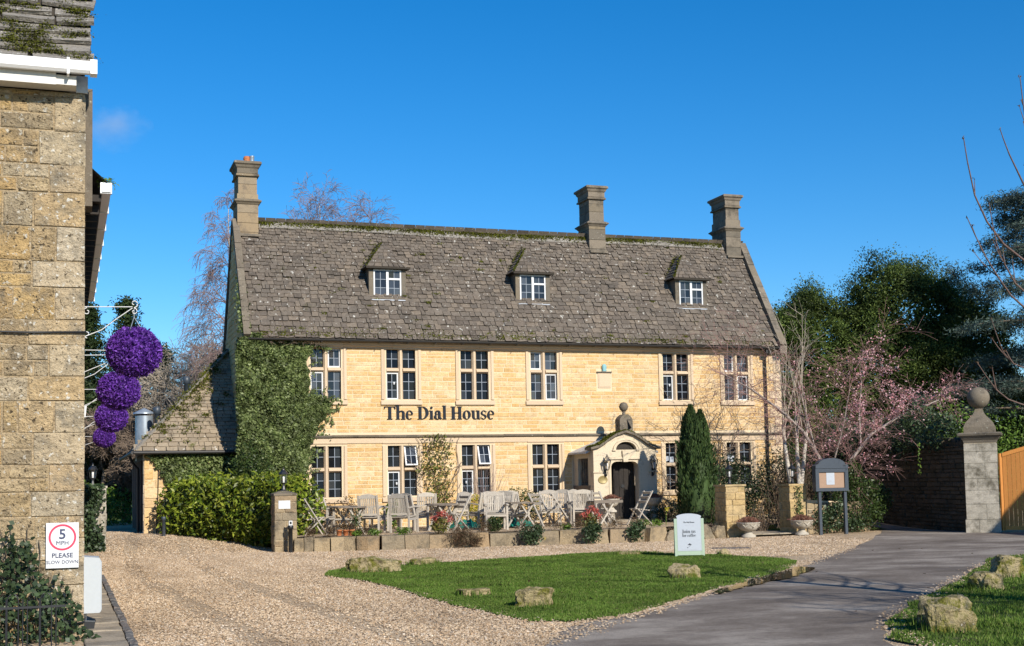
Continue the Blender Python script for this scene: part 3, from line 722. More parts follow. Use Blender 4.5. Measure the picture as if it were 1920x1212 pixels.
def light(parent, x0, x1, z0, z1, nz, white, opened=False, y=.13):
    T = None
    if opened: T = Matrix.Translation((0, y-.02, z1)) @ Matrix.Rotation(-.34,4,'X') @ Matrix.Translation((0, -y+.02, -z1))
    if white:
        c = MB(); t = .042; y0, y1 = y-.035, y+.02
        c.box(x0,x1,y0,y1,z0,z0+t,T); c.box(x0,x1,y0,y1,z1-t,z1,T); c.box(x0,x0+t,y0+.001,y1-.001,z0+t,z1-t,T); c.box(x1-t,x1,y0+.001,y1-.001,z0+t,z1-t,T)
        part('casement', c, M['whitepaint'], parent)
        x0, x1, z0, z1 = x0+t, x1-t, z0+t, z1-t
    b = MB(); lattice(b, x0, x1, z0, z1, 2, nz, y-.004)
    if T is not None: b.v = [tuple(T @ Vector(p)) for p in b.v]
    part('glazing_bar', b, M['lead'], parent)
    panes(parent, x0, x1, z0, z1, 2, nz, y, T)
def window(x0, x1, zz, white=(), opened=()):
    z0, z1, zt = zz; m = MB(); F = -.042
    def vprism(pr, za, zb): 
        n = len(pr); vs = [(x,y,za) for x,y in pr]+[(x,y,zb) for x,y in pr]
        m.add(vs, [(i,(i+1)%n,n+(i+1)%n,n+i) for i in range(n)]+[tuple(range(n))[::-1],tuple(range(n,2*n))])
    def hprism(pr, xa, xb):
        n = len(pr); vs = [(xa,y,z) for y,z in pr]+[(xb,y,z) for y,z in pr]
        m.add(vs, [(i,(i+1)%n,n+(i+1)%n,n+i) for i in range(n)]+[tuple(range(n))[::-1],tuple(range(n,2*n))])
    zl = z0-.004; zh = z1+.004
    vprism([(x0-W,F),(x0-.085,F),(x0-.075,F+.03),(x0-.045,F+.03),(x0,.06),(x0,.26),(x0-W,.26)], zl, zh)
    vprism([(x1+W,F),(x1+.085,F),(x1+.075,F+.03),(x1+.045,F+.03),(x1,.06),(x1,.26),(x1+W,.26)][::-1], zl, zh)
    hprism([(F-.002,zh+.115),(F-.002,z1+.075),(F+.03,z1+.065),(F+.03,z1+.04),(.06,z1),(.26,z1),(.26,zh+.115)], x0-W, x1+W)
    hprism([(F-.03,z0-W),(F-.03,z0-.075),(.05,z0),(.26,z0),(.26,z0-W)], x0-W-.02, x1+W+.02)
    xm = (x0+x1)/2; h = .074
    vprism([(xm-.028,-.005),(xm+.028,-.005),(xm+h,.075),(xm+h,.25),(xm-h,.25),(xm-h,.075)], z0-.01, z1+.01)
    th = .072
    for a, b in ((x0-.01, xm-h+.004), (xm+h-.004, x1+.01)):
        hprism([(0,zt-.028),(0,zt+.028),(.078,zt+th),(.247,zt+th),(.247,zt-th),(.078,zt-th)], a, b)
    wn = part('window', m, M['dressed'], house)
    k = 0
    for (a, b) in ((x0, xm-h), (xm+h, x1)):
        for (c, d, nz) in ((z0, zt-th, 3), (zt+th, z1, 2)):
            light(wn, a, b, c, d, nz, k in white, k in opened); k += 1
    return wn
# lights are numbered left lower 0, left upper 1, right lower 2, right upper 3
UW = [(0,3),(0,),(),(1,2),(0,),(1,2)]
LW = [(),(0,3),(0,3),(),(),()]; LOPEN = [(),(3,),(3,),(),(),()]
for (a,b), wh in zip(UP, UW): window(a, b, UZ, wh)
for i, (a,b) in enumerate(LO):
    wn = window(a, b, LZ, LW[i], LOPEN[i])
    if i in (4,5):     # sheets of paper propped inside the upper lights
        p = MB(); p.box(a+.02,a+.16,.122,.126,2.26,2.46); p.box(a+.19,a+.34,.122,.126,2.25,2.44); part('notice', p, M['paper'], wn)
for (x, z) in ((4.66,4.85),(6.96+.0,1.72),(9.72,4.86),(14.2,4.85),(4.7,1.72)):
    mb = MB(); mb.lathe([(.012,-.045),(.03,-.03),(.03,.03),(.012,.045)], (x,.085,z), 8); part('window_stay', mb, M['whitepaint'], house)

# ---- roof: slabs in diminishing courses
sl = math.hypot(YR-YE, ZR-ZE); uy, uz = (YR-YE)/sl, (ZR-ZE)/sl
RM = Matrix(((1,0,0),(0,uy,-uz),(0,uz,uy)))
mb = MB(); zz = ZE-.03
mb.add([(0,YE,zz),(L,YE,zz),(L,YR,ZR-.04),(0,YR,ZR-.04),(0,D-YE,zz),(L,D-YE,zz)], [(0,1,2,3),(3,2,5,4)])
mb.add([(0,YE,zz-.05),(L,YE,zz-.05),(L,.0,zz-.05+.3),(0,.0,zz-.05+.3)], [(3,2,1,0)])
me = mb.mesh('roof'); roof = link('roof', me, M['underslate'], house)
DORM = [4.64, 9.58, 15.43]; DY, DZ0, DZ1 = .69, 7.66, 8.60
CH = [(.10,.76,2.0,3.05),(12.2,12.82,1.97,2.95),(17.60,18.2,2.0,3.05)]
items = []; s = 0.0; rows = []
while s < sl-.03:
    e = .215-.105*(s/sl)+rnd.uniform(-.012,.012); rows.append((s, e)); s += e
for s, e in rows:
    x = .24+rnd.uniform(-.2,0)
    while x < L-.22:
        wd = (.25-.10*(s/sl))*rnd.uniform(.45,1.5); wd = min(wd, L-.2-x) if L-.2-x-wd < .12 else wd
        yb, zb = YE+uy*s, ZE+uz*s; cx = x+wd/2
        skip = any(abs(cx-c) < .50 and DY+.05 < yb < 1.35 for c in DORM) or any(a+.05 < cx < b-.05 and yb > y0+.02 for a,b,y0,y1 in CH)
        if not skip:
            lift = rnd.gauss(.006,.007); sag = .03*math.sin(x*.55+1)*math.sin(s*.65)
            items.append(((cx, yb+rnd.gauss(0,.010), zb+sag*.6+lift), RM @ Matrix.Rotation(rnd.gauss(0,.035),3,'Z') @ Matrix.Rotation(rnd.gauss(0,.02),3,'Y') @ Matrix.Rotation(-.05+rnd.gauss(0,.018),3,'X'), (wd-.008, e*1.75, .026*rnd.uniform(.8,1.5)), wd*e))
        x += wd
piece_set(roof, 'slate', 'slates', SLABS, items, M['slate'], 300, rnd)
# back slope, joined
items = []; RB = Matrix(((-1,0,0),(0,-uy,uz),(0,uz,uy)))
for s, e in rows[::1]:
    x = .2
    while x < L-.2:
        wd = (.6-.2*(s/sl))*rnd.uniform(.7,1.2); items.append(((x+wd/2, D-YE-uy*s, ZE+uz*s), RB, (wd-.01, e*1.7, .026))); x += wd
piece_set(roof, 'slate', 'rear_slates', SLABS, items, M['slate'], 0, rnd)
# ridge stones
x = .80; ridge = []
while x < L-.75:
    l = rnd.uniform(.38,.55); x1 = min(x+l, L-.75)
    if not (12.2 < (x+x1)/2 < 12.82):
        m = MB(); dz = rnd.uniform(-.012,.012)+.03*math.sin(x*.55); pr = [(-.17,-.22),(-.19,-.20),(-.03,.05),(.03,.05),(.19,-.20),(.17,-.22),(0,.0)]
        vs = [(x+.006,YR+y,ZR+z+dz) for y,z in pr]+[(x1-.002,YR+y,ZR+z+dz) for y,z in pr]; n = len(pr)
        m.add(vs, [(i,(i+1)%n,n+(i+1)%n,n+i) for i in range(n)]+[(0,1,2,6),(2,3,6),(3,4,5,6),(7,13,9,8),(9,13,10),(10,13,12,11)])
        part('ridge_stone', m, M['slatenear'], roof)
    x = x1
nrng = np.random.default_rng(3)
n = 26000; xx = nrng.uniform(.8, L-.9, n); den = .5+.5*np.sin(xx*.9+.6)*np.sin(xx*2.3+1); keep = nrng.random(n) < den+.18
xx = xx[keep]; tt = np.abs(nrng.normal(0,.10,len(xx)))+.02
P = np.column_stack([xx, YR-tt*uy-.03, ZR-tt*uz+.05+.03*np.sin(xx*.55)]); P += nrng.normal(size=P.shape)*.012
keep = ~((P[:,0] > 12.18) & (P[:,0] < 12.84)); P = P[keep]
V1, F1 = leaf_quads(nrng, P, .05, (0,-.6,1), .5, .8)
n = 9000; xx = nrng.uniform(.3, L-.3, n); den = np.sin(xx*1.7)*np.sin(xx*.61+2); xx = xx[nrng.random(n) < .25+.6*np.clip(den,0,1)]
ss = np.abs(nrng.normal(0,.16,len(xx)))+.02; P = np.column_stack([xx, YE+ss*uy, ZE+ss*uz+.04]) + nrng.normal(size=(len(xx),3))*[.01,.01,.008]
V2, F2 = leaf_quads(nrng, P, .045, (0,-.6,1), .5, .8)
cl = []
for _ in range(70):
    c = nrng.uniform(.4, L-.4); s = nrng.uniform(.2, sl); m = nrng.integers(15, 60)
    q = np.column_stack([c+nrng.normal(0,.06,m), s+nrng.normal(0,.03,m)]); cl.append(q)
q = np.concatenate(cl); P = np.column_stack([q[:,0], YE+q[:,1]*uy, ZE+q[:,1]*uz+.045]); V3, F3 = leaf_quads(nrng, P, .045, (0,-.6,1), .5, .8)
def join(*vf):
    V = []; F = []; b = 0
    for v, f in vf: V.append(v); F.append(f+b); b += len(v)
    return np.concatenate(V), np.concatenate(F)
np_part('moss', *join((V1,F1),(V2,F2),(V3,F3)), M['moss'], roof, kind='stuff')
# gable copings
for X0, X1 in ((-.04,.17),(L-.2,L+.06)):
    nco = 9; cm = MB()
    for k in range(nco):
        s0, s1 = sl*k/nco+.006, sl*(k+1)/nco-.004
        for sg in (0,1):
            f = (lambda s, h: (YE-.04+uy*s-uz*h, ZE+uz*s+uy*h)) if sg == 0 else (lambda s, h: (D-YE+.04-uy*s+uz*h, ZE+uz*s+uy*h))
            hh = .13+rnd.uniform(-.008,.008); c4 = [f(s0,-.06), f(s1,-.06), f(s1,hh), f(s0,hh)]
            vs = [(X0,y,z) for y,z in c4]+[(X1,y,z) for y,z in c4]
            cm.add(vs, [(0,1,2,3),(7,6,5,4),(0,4,5,1),(2,6,7,3),(1,5,6,2),(3,7,4,0)])
    if X0 > 1: cm.box(X0+.002, X1-.002, YE-.14, YE+.12, ZE-.22, ZE+.02)
    part('gable_coping', cm, M['finial'] if X0 < 1 else M['weathered'], house)
# gutter and rainwater pipe
mb = MB(); pts = [(math.cos(t)*.062, math.sin(t)*.062) for t in np.linspace(math.pi, 2*math.pi, 8)]; n = 8
vs = [(0.1,YE-.06+a,ZE-.03+b) for a,b in pts]+[(L-.08,YE-.06+a,ZE-.03+b) for a,b in pts]; mb.add(vs, [(i,i+1,n+i+1,n+i) for i in range(7)]+[(n+i,n+i+1,i+1,i) for i in range(7)][:0]+[(0,n,2*n-1,n-1)])
for x in np.arange(.5, L, .9): mb.box(x-.012,x+.012,YE-.13,.0,ZE-.115,ZE-.10)
part('gutter', mb, M['gutterblack'], house)
mb = MB(); mb.tube([(17.8,YE-.06,ZE-.09),(17.8,YE-.05,ZE-.2),(17.8,-.09,5.8),(17.8,-.085,.42)], .042, 8)
for z in (5.3,3.4,1.9): mb.tube([(17.8,-.085,z),(17.8,-.085,z+.09)], .055, 8)
mb.box(17.70,17.90,-.36,-.2,ZE-.24,ZE-.12); part('downpipe', mb, M['gutterblack'], house)

# ---- chimneys
def chimney(x0, x1, y0, y1, ztop, zmid, mat, pot=False):
    cx, cy = (x0+x1)/2, (y0+y1)/2; hx, hy = (x1-x0)/2, (y1-y0)/2; b = 9.0 if not pot else 9.0
    c0 = MB(); c0.box(x0+.06,x1-.06,y0+.06,y1-.06,b-.5,ztop-.02); ch = part('chimney', c0, M['mortar'], house)
    z = b-.2
    while z < ztop-.4:
        h = rnd.uniform(.27,.38); h = min(h, ztop-.36-z)
        if h < .03: break
        g = .0 if z < zmid else .035; m = MB(); e = .006; j = rnd.uniform(-.004,.004)
        sp = rnd.uniform(-.3,.3)*hy
        m.box(x0+g+j,x1-g+j,y0+g+j,cy+sp-e,z+e,z+h-e); m.box(x0+g-j,x1-g-j,cy+sp+e,y1-g,z+e,z+h-e)
        part('block', m, mat, ch); z += h
    def ring(prof, name='moulding'):
        m = MB(); vs = []; n = len(prof)
        for o, zz in prof: vs += [(cx-hx-o,cy-hy-o,zz),(cx+hx+o,cy-hy-o,zz),(cx+hx+o,cy+hy+o,zz),(cx-hx-o,cy+hy+o,zz)]
        m.add(vs, [(i*4+j,i*4+(j+1)%4,(i+1)*4+(j+1)%4,(i+1)*4+j) for i in range(n-1) for j in range(4)]+[(3,2,1,0),tuple(range(4*n-4,4*n))])
        part(name, m, M['weathered'], ch)
    ring([(-.02,zmid-.12),(.03,zmid-.07),(.05,zmid-.04),(.10,zmid),(.10,zmid+.03),(.01,zmid+.09)])
    ring([(-.02,ztop-.46),(.035,ztop-.45),(.035,ztop-.40),(0,ztop-.37)])
    ring([(0,ztop-.36),(.0,ztop-.2),(.035,ztop-.16),(.055,ztop-.10),(.105,ztop-.06),(.105,ztop),(.06,ztop+.03)], 'cap')
    m = MB(); f = y0-.02; m.box(x0-.02,x1+.02,f-.12,f+.1,ZE+(f-YE)*uz/uy-.02,ZE+(f-YE)*uz/uy+.06); part('apron', m, M['weathered'], ch)
    if pot:
        m = MB(); m.lathe([(.10,0),(.12,.03),(.10,.05),(.12,.08),(.10,.10),(.125,.14),(.09,.22),(.0,.24)], (cx+.02,y0+.3,ztop+.03), 12); part('chimney_pot', m, M['terracotta'], ch)
        m = MB(); m.lathe([(.075,0),(.075,.20),(.085,.22),(.0,.23)], (cx+.17,y0+.22,ztop+.03), 10); part('flue_cowl', m, M['steel'], ch)
chimney(*CH[0], 12.08, 10.80, M['weatheredgold'], True)
chimney(*CH[1], 11.98, 10.66, M['weathered'])
chimney(*CH[2], 11.97, 10.75, M['weathered'])

# ---- dormers
def dormer(c):
    m = MB(); hw = .585; yb = lambda z: YE+(z-ZE)*uy/uz
    for sx in (-1,1):
        X = c+sx*hw; vs = [(X,DY+.03,DZ0-.1),(X,yb(DZ1)+.1,DZ1),(X,DY+.03,DZ1)]
        X2 = X-sx*.1; vs2 = [(X2,y,z) for _,y,z in vs]
        m.add(vs+vs2, [(0,1,2),(5,4,3),(0,3,4,1),(1,4,5,2),(2,5,3,0)])
    m.box(c-hw-.02,c-.455,DY-.012,DY+.1,DZ0-.02,DZ1); m.box(c+.455,c+hw+.02,DY-.012,DY+.1,DZ0-.02,DZ1)
    m.box(c-.453,c+.453,DY-.01,DY+.1,DZ1-.055,DZ1); m.box(c-hw-.05,c+hw+.05,DY-.06,DY+.12,DZ0-.07,DZ0-.022)
    d = part('dormer', m, M['weathered'], house)
    lead = MB(); lead.box(c-.55,c+.55,DY-.14,DY-.02,DZ0-.13,DZ0-.10); part('lead_apron', lead, M['leadroof'], d)
    z0, z1 = DZ0, DZ1-.06; zt = z1-.30; xm = c; y = DY+.02
    fr = MB(); t = .045
    fr.box(c-.452,c+.452,y-.03,y+.03,z0-.02,z0+t-.02); fr.box(c-.452,c+.452,y-.03,y+.03,z1-t,z1); 
    fr.box(c-.452,c-.452+t,y-.029,y+.029,z0+t-.02,z1-t); fr.box(c+.452-t,c+.452,y-.029,y+.029,z0+t-.02,z1-t); fr.box(c-.04,c+.04,y-.031,y+.031,z0+t-.02,z1-t)
    fr.box(c+.04,c+.452-t,y-.028,y+.028,zt-.03,zt+.03)
    part('casement', fr, M['whitepaint'], d)
    for (a,b,cc,dd,nz) in ((c-.452+t,c-.04,z0+t-.02,z1-t,3),(c+.04,c+.452-t,z0+t-.02,zt-.03,2),(c+.04,c+.452-t,zt+.03,z1-t,1)):
        lb = MB(); lattice(lb,a,b,cc,dd,2,nz,y+.004); part('glazing_bar', lb, M['lead'], d); panes(d,a,b,cc,dd,2,nz,y+.008)
    # hipped stone roof of the dormer: three slopes running to one peak on the main roof
    hw2 = .72; ef = DY-.17; ez = DZ1-.0; py, pz = 1.78, DZ1+.95; eb = yb(ez)+.02
    pk = Vector((c,py,pz)); A = Vector((c-hw2,ef,ez)); B = Vector((c+hw2,ef,ez)); Cc = Vector((c-hw2,eb+.1,ez)); Dd = Vector((c+hw2,eb+.1,ez))
    s_ = MB(); pf = Vector((c,ef+.85,pz-.02)); s_.add([A,B,pf,pk,Cc,Dd], [(0,1,2),(0,2,3,4),(1,5,3,2)]); s_.add([A-Vector((0,0,.05)),B-Vector((0,0,.05)),Dd,Cc], [(0,1,2,3)]); s_.add([A,B,B-Vector((0,0,.05)),A-Vector((0,0,.05))],[(3,2,1,0)])
    rf = part('dormer_roof', s_, M['underslate'], d)
    sb = MB()
    def slope(p0, p1, q0, q1, rows_):
        nrm = (p1-p0).cross(q0-p0).normalized()
        if nrm.z < 0: nrm = -nrm
        for r in range(rows_):
            a, b = r/rows_, min((r+1.35)/rows_, 1)
            l0, r0 = p0.lerp(q0,a), p1.lerp(q1,a); l1, r1 = p0.lerp(q0,b), p1.lerp(q1,b)
            wtot = (r0-l0).length; u = 0
            while u < wtot-.02:
                wd = min(rnd.uniform(.13,.28), wtot-u); f0, f1 = u/wtot, (u+wd)/wtot; k = .028
                v = [l0.lerp(r0,f0+.01)+nrm*k, l0.lerp(r0,f1-.01)+nrm*k*rnd.uniform(.8,1.3), l1.lerp(r1,f1-.01)+nrm*.008, l1.lerp(r1,f0+.01)+nrm*.008]
                w4 = [l0.lerp(r0,f0+.01)-nrm*.01, l0.lerp(r0,f1-.01)-nrm*.01]
                sb.add(v+w4, [(0,1,2,3),(4,5,1,0),(0,3,4),(1,5,2)]); u += wd
    slope(A, B, pf, pf, 7); slope(Cc, A, pk, pf, 8); slope(B, Dd, pf, pk, 8)
    part('dormer_slates', sb, M['slate'], d, kind='stuff')
    P = []
    for k in range(420):
        t = nrng.random()**.7; q = Cc.lerp(pk, t)+Vector((nrng.normal()*.05+.03,-.05+nrng.normal()*.05,nrng.normal()*.03+.03)); P.append(q)
    for k in range(260):
        q = A.lerp(pf, nrng.random())+Vector((nrng.normal()*.02,nrng.normal()*.02,.03)); P.append(q)
    np_part('moss', *leaf_quads(nrng, np.array(P), .05, (0,-.4,1), .4, .8), M['moss'], d, kind='stuff')
for c in DORM: dormer(c)

# ---- painted name: heavy upright letters with hairline serifs
def glyph(ch):
    """strokes in units of the capital height: r = bar, a = arc with thick sides, p = polygon"""
    serif = lambda x0, x1, z=0.0: ('r',x0,z,x1,z+.03)
    G = {
    'T': (.70,[('r',.255,.02,.445,.94),('r',0,.925,.70,.965),serif(.17,.53),('p',[(0,.965),(-.02,.76),(.015,.76),(.10,.93)]),('p',[(.70,.965),(.72,.76),(.685,.76),(.60,.93)])]),
    'h': (.62,[('r',.06,.02,.22,1.03),serif(0,.28),('r',0,1.0,.10,1.035),('a',.36,.44,.21,.215,.16,.05,0,150),('r',.41,.02,.57,.46),serif(.34,.63)]),
    'e': (.48,[('a',.23,.325,.235,.345,.15,.028,52,312),('a',.23,.325,.235,.345,.10,.028,8,56),('r',.10,.335,.44,.365),]),
    'D': (.74,[('r',.08,.02,.26,.95),('r',0,.935,.30,.965),serif(0,.30),('a',.27,.4825,.45,.4825,.19,.035,-90,90)]),
    'i': (.28,[('r',.06,.02,.22,.64),serif(0,.28),('r',0,.625,.10,.66),('d',.14,.87,.095)]),
    'a': (.52,[('r',.27,.10,.43,.47),('a',.235,.455,.195,.21,.16,.035,0,158),('d',.115,.46,.075),('a',.215,.19,.215,.205,.15,.03,70,310),('p',[(.30,.12),(.42,.0),(.52,.03),(.43,.14)])]),
    'l': (.28,[('r',.06,.02,.22,1.03),serif(0,.28),('r',0,1.0,.10,1.035)]),
    'H': (.76,[('r',.08,.02,.26,.95),('r',.50,.02,.68,.95),serif(0,.34),serif(.42,.76),('r',0,.935,.34,.965),('r',.42,.935,.76,.965),('r',.24,.465,.52,.50)]),
    'o': (.54,[('a',.265,.325,.265,.345,.165,.028,0,360)]),
    'u': (.60,[('r',.06,.16,.22,.66),('r',0,.635,.10,.665),('a',.27,.19,.21,.20,.16,.04,178,300),('r',.38,.02,.54,.66),('r',.32,.635,.42,.665),serif(.5,.60)]),
    's': (.42,[('a',.20,.485,.18,.185,.11,.03,35,265),('a',.20,.175,.185,.19,.11,.03,-145,85),('p',[(.06,.46),(.16,.40),(.36,.20),(.24,.25)]),('p',[(.355,.62),(.345,.47),(.37,.47),(.375,.62)]),('p',[(.03,.20),(.045,.05),(.02,.05),(.01,.20)])]),
    'J': (.40,[('r',.14,.05,.32,.95),('r',.05,.935,.40,.965),('a',.12,.04,.20,.17,.16,.03,-100,0),('d',.03,-.02,.07)]),
    'n': (.62,[('r',.06,.02,.22,.64),serif(0,.28),('r',0,.625,.10,.66),('a',.36,.44,.21,.215,.16,.05,0,150),('r',.41,.02,.57,.46),serif(.34,.63)]),
    'f': (.36,[('r',.09,.02,.25,.85),serif(.02,.32),('a',.27,.84,.18,.19,.16,.04,60,180),('d',.35,.90,.07),('r',0,.625,.34,.655)]),
    'r': (.42,[('r',.06,.02,.22,.64),serif(0,.28),('r',0,.625,.10,.66),('a',.34,.46,.14,.20,.10,.04,60,165),('d',.37,.56,.075)]),
    'c': (.46,[('a',.235,.325,.235,.345,.155,.028,55,312),('d',.37,.53,.07)]),
    ' ': (.22,[])}
    return G[ch]
def glyph_mesh(ch, h, depth, cond=1.0):
    w_, st = glyph(ch); m = MB(); d = depth
    for s in st:
        d += depth*.06
        X = lambda x: x*h*cond
        if s[0] == 'r': m.box(X(s[1]),X(s[3]),-d,0.0005*len(m.f),s[2]*h,s[4]*h)
        elif s[0] == 'p':
            pr = [(X(x),z*h) for x,z in s[1]]; m.prism(pr,-d,0)
        elif s[0] == 'd': m.prism([(X(s[1])+s[3]*h*.95*math.cos(t), s[2]*h+s[3]*h*math.sin(t)) for t in np.linspace(0,2*math.pi,15)[:-1]], -d, 0)
        else:
            _,cx,cz,rx,rz,tv,th,a0,a1 = s; n = 18
            for i in range(n):
                t0, t1 = R(a0+(a1-a0)*i/n), R(a0+(a1-a0)*(i+1)/n)
                q = lambda t, rrx, rrz: (X(cx+rrx*math.cos(t)), (cz+rrz*math.sin(t))*h)
                m.prism([q(t0,rx,rz),q(t1,rx,rz),q(t1,rx-tv,rz-th),q(t0,rx-tv,rz-th)], -d, 0)
    return m, w_*h*cond
def lettering(text, x, y, z, h, depth, width, mat, parent, name='letter', Tm=None, joined=False):
    tot = sum(glyph(c)[0] for c in text)*h + .025*h*len(text); cond = width/tot; big = MB()
    for c in text:
        m, w_ = glyph_mesh(c, h, depth, cond)
        if c != ' ':
            vs = [(px+x, py+y, pz+z) for px,py,pz in m.v]
            if Tm is not None: vs = [tuple(Tm @ Vector(p)) for p in vs]
            if joined: big.add(vs, m.f)
            else:
                mm = MB(); mm.add(vs, m.f); part(name, mm, mat, parent)
        x += w_+.025*h*cond
    if joined: part(name, big, mat, parent)
lettering('The Dial House', 4.31, -.028, 3.72, .415, .018, 3.62, M['slateblue'], house)
# small carved figure and blank panel between the first-floor windows
mb = MB(); mb.box(11.55,12.0,-.02,.02,4.74,5.24); mb.box(11.585,11.965,-.028,0,4.78,5.20); part('carved_panel', mb, M['dressed'], house)
mb = MB(); mb.box(11.50,12.04,-.07,.0,5.25,5.28); part('panel_ledge', mb, M['weathered'], house)
mb = MB(); mb.lathe([(.07,0),(.085,.03),(.07,.06),(.085,.12),(.08,.19),(.05,.23),(.0,.25)], (11.77,-.045,5.285), 10, sy=.5); part('bust', mb, M['copper'], house)

# ---- porch
PX0, PX1, PY = 10.60, 12.78, -1.70; pcx = 11.69; dx0, dx1 = 11.20, 12.14
mb = MB()
def front_plate(mb, outline, inner, y0, y1):
    pass
# front wall as bands left, right and over the doorway
top = [(-1.09,2.66),(-.93,2.72),(-.75,2.82),(-.55,2.96),(-.3,3.10),(0,3.19),(.3,3.10),(.55,2.96),(.75,2.82),(.93,2.72),(1.09,2.66)]
arch = [(dx0,2.12),(dx0+.03,2.20),(dx0+.10,2.255),(dx0+.2,2.275),(dx1-.2,2.275),(dx1-.10,2.255),(dx1-.03,2.20),(dx1,2.12)]
mb.prism([(PX0,.3),(dx0,.3),(dx0,2.12),(dx0,2.30),(PX0,2.30)], PY, PY+.28); mb.prism([(dx1,.3),(PX1,.3),(PX1,2.30),(dx1,2.30),(dx1,2.12)], PY, PY+.28)
mb.prism([(dx0,2.30)]+arch+[(dx1,2.30)], PY+.0005, PY+.2795)
fcx, fcz, frx, frz = 11.72, 2.645, .35, .25
fan = [(fcx+frx*math.cos(t), fcz+frz*math.sin(t)) for t in np.linspace(0, math.pi, 15)]
up = [(pcx+x, z) for x, z in top]
# tympanum with a half-round recess: a left piece, a right piece and the span above the recess
mb.prism([(PX0,2.302),(fcx-frx,2.302),(fcx-frx,fcz)]+[p for p in fan[::-1] if p[0] <= fcx-.001][1:]+[(fcx-.0,fcz+frz),(pcx,3.19)]+[p for p in up[::-1] if p[0] < pcx-.01], PY, PY+.28)
mb.prism([(fcx+frx,2.302),(PX1,2.302)]+[p for p in up[::-1] if p[0] > pcx+.01]+[(pcx,3.19),(fcx,fcz+frz)]+[p for p in fan[::-1] if p[0] > fcx+.001][:-1]+[(fcx+frx,fcz)], PY, PY+.28)
mb.prism([(fcx-frx+.001,2.302),(fcx+frx-.001,2.302),(fcx+frx-.001,fcz),(fcx-frx+.001,fcz)], PY+.001, PY+.279)
# side walls, each with an opening
for X0, X1 in ((PX0,PX0+.22),(PX1-.22,PX1)):
    mb.box(X0+.002,X1-.002,PY+.28,0,.3,1.50); mb.box(X0+.002,X1-.002,PY+.28,0,2.40,2.62); mb.box(X0+.002,X1-.002,PY+.28,PY+.45,1.5,2.4); mb.box(X0+.002,X1-.002,-.40,0,1.5,2.4)
porch = part('porch', mb, M['porch'], house)
mb = MB()
mb.box(PX0-.03,PX0+.30,PY-.035,PY+.02,1.93,1.97); mb.box(PX1-.30,PX1+.03,PY-.035,PY+.02,1.93,1.97)      # impost lines
mb.box(dx0-.10,dx1+.10,PY-.05,PY+.02,2.345,2.395); mb.box(dx0-.06,dx1+.06,PY-.03,PY+.02,2.395,2.42)
for sx in (dx0-.09, dx1+.02): mb.box(sx,sx+.07,PY-.025,PY+.01,.45,2.12)
for i in range(14):
    a, b = fan[i], fan[i+1]; f = lambda p, k: (fcx+(p[0]-fcx)*k, fcz+(p[1]-fcz)*k)
    mb.prism([f(a,1.02),f(b,1.02),f(b,1.22),f(a,1.22)], PY-.04, PY+.01); mb.prism([f(a,1.22),f(b,1.22),f(b,1.30),f(a,1.30)], PY-.06, PY+.01)
mb.box(fcx-frx*1.36,fcx-frx*1.0,PY-.055,PY+.01,fcz-.03,fcz); mb.box(fcx+frx,fcx+frx*1.36,PY-.055,PY+.01,fcz-.03,fcz)
part('moulding', mb, M['porch'], porch)
mb = MB(); mb.prism([(11.60,2.26),(11.76,2.26),(11.79,2.62),(11.57,2.62)], PY-.075, PY+.02); part('keystone', mb, M['porch'], porch)
mb = MB(); mb.prism([(fcx-frx+.01,fcz)]+[(fcx+(x-fcx)*.97, fcz+(z-fcz)*.97) for x,z in fan[::-1]]+[(fcx+frx-.01,fcz)], PY+.10, PY+.14); part('fanlight_panel', mb, M['darkwood'], porch)
for X in (PX0+.11,):
    for k in range(5):
        yy = PY+.55+k*.16; m = MB(); m.lathe([(.045,0),(.045,.06),(.025,.12),(.05,.32),(.055,.42),(.025,.6),(.03,.75),(.045,.84),(.045,.9)], (X,yy,1.5), 8); part('baluster', m, M['finial'], porch)
m = MB(); m.box(PX0-.012,PX0+.004,PY+.32,-.02,.42,1.48); m.box(PX0-.02,PX0+.006,PY+.30,-.02,1.46,1.54); part('side_panel', m, M['teakdark'], porch)
m = MB(); m.box(PX0+.225,PX0+.24,PY+.29,-.01,.45,2.6); part('shade_sheet', m, M['darkwood'], porch)  # added dark sheet: the shade inside the porch put into colour
# roof of the porch: lead behind, thick mossy slabs over the front gable
mb = MB()
for sg in (-1,1):
    pr = [(pcx,3.10),(pcx+sg*1.26,2.60),(pcx+sg*1.26,2.54),(pcx,3.04)]; mb.prism(pr if sg > 0 else pr[::-1], PY+.22, -.01)
part('porch_roof', mb, M['leadroof'], porch)
for i in range(len(top)-1):
    (xa,za),(xb,zb) = top[i], top[i+1]; ex = .12 if i == 0 else 0; ex2 = .12 if i == len(top)-2 else 0
    m = MB(); m.prism([(pcx+xa-ex+.004,za),(pcx+xb+ex2-.004,zb),(pcx+xb+ex2-.004,zb+.075),(pcx+xa-ex+.004,za+.075)], PY-.12, PY+.42); part('roof_slab', m, M['finial'], porch)
P = []
for k in range(3600):
    i = nrng.choice([0,1,2,3,4,5,6,7,8,9], p=[.2,.12,.1,.13,.12,.09,.09,.06,.05,.04]); t = nrng.random(); xa, za = top[i]; xb, zb = top[i+1]
    P.append((pcx+xa+(xb-xa)*t-(.1 if i == 0 else 0), PY-.11+.5*nrng.random()**1.5, za+(zb-za)*t+.08+nrng.normal()*.012))
np_part('moss', *leaf_quads(nrng, np.array(P), .045, (0,-.3,1), .4, .8), M['moss'], porch, kind='stuff')
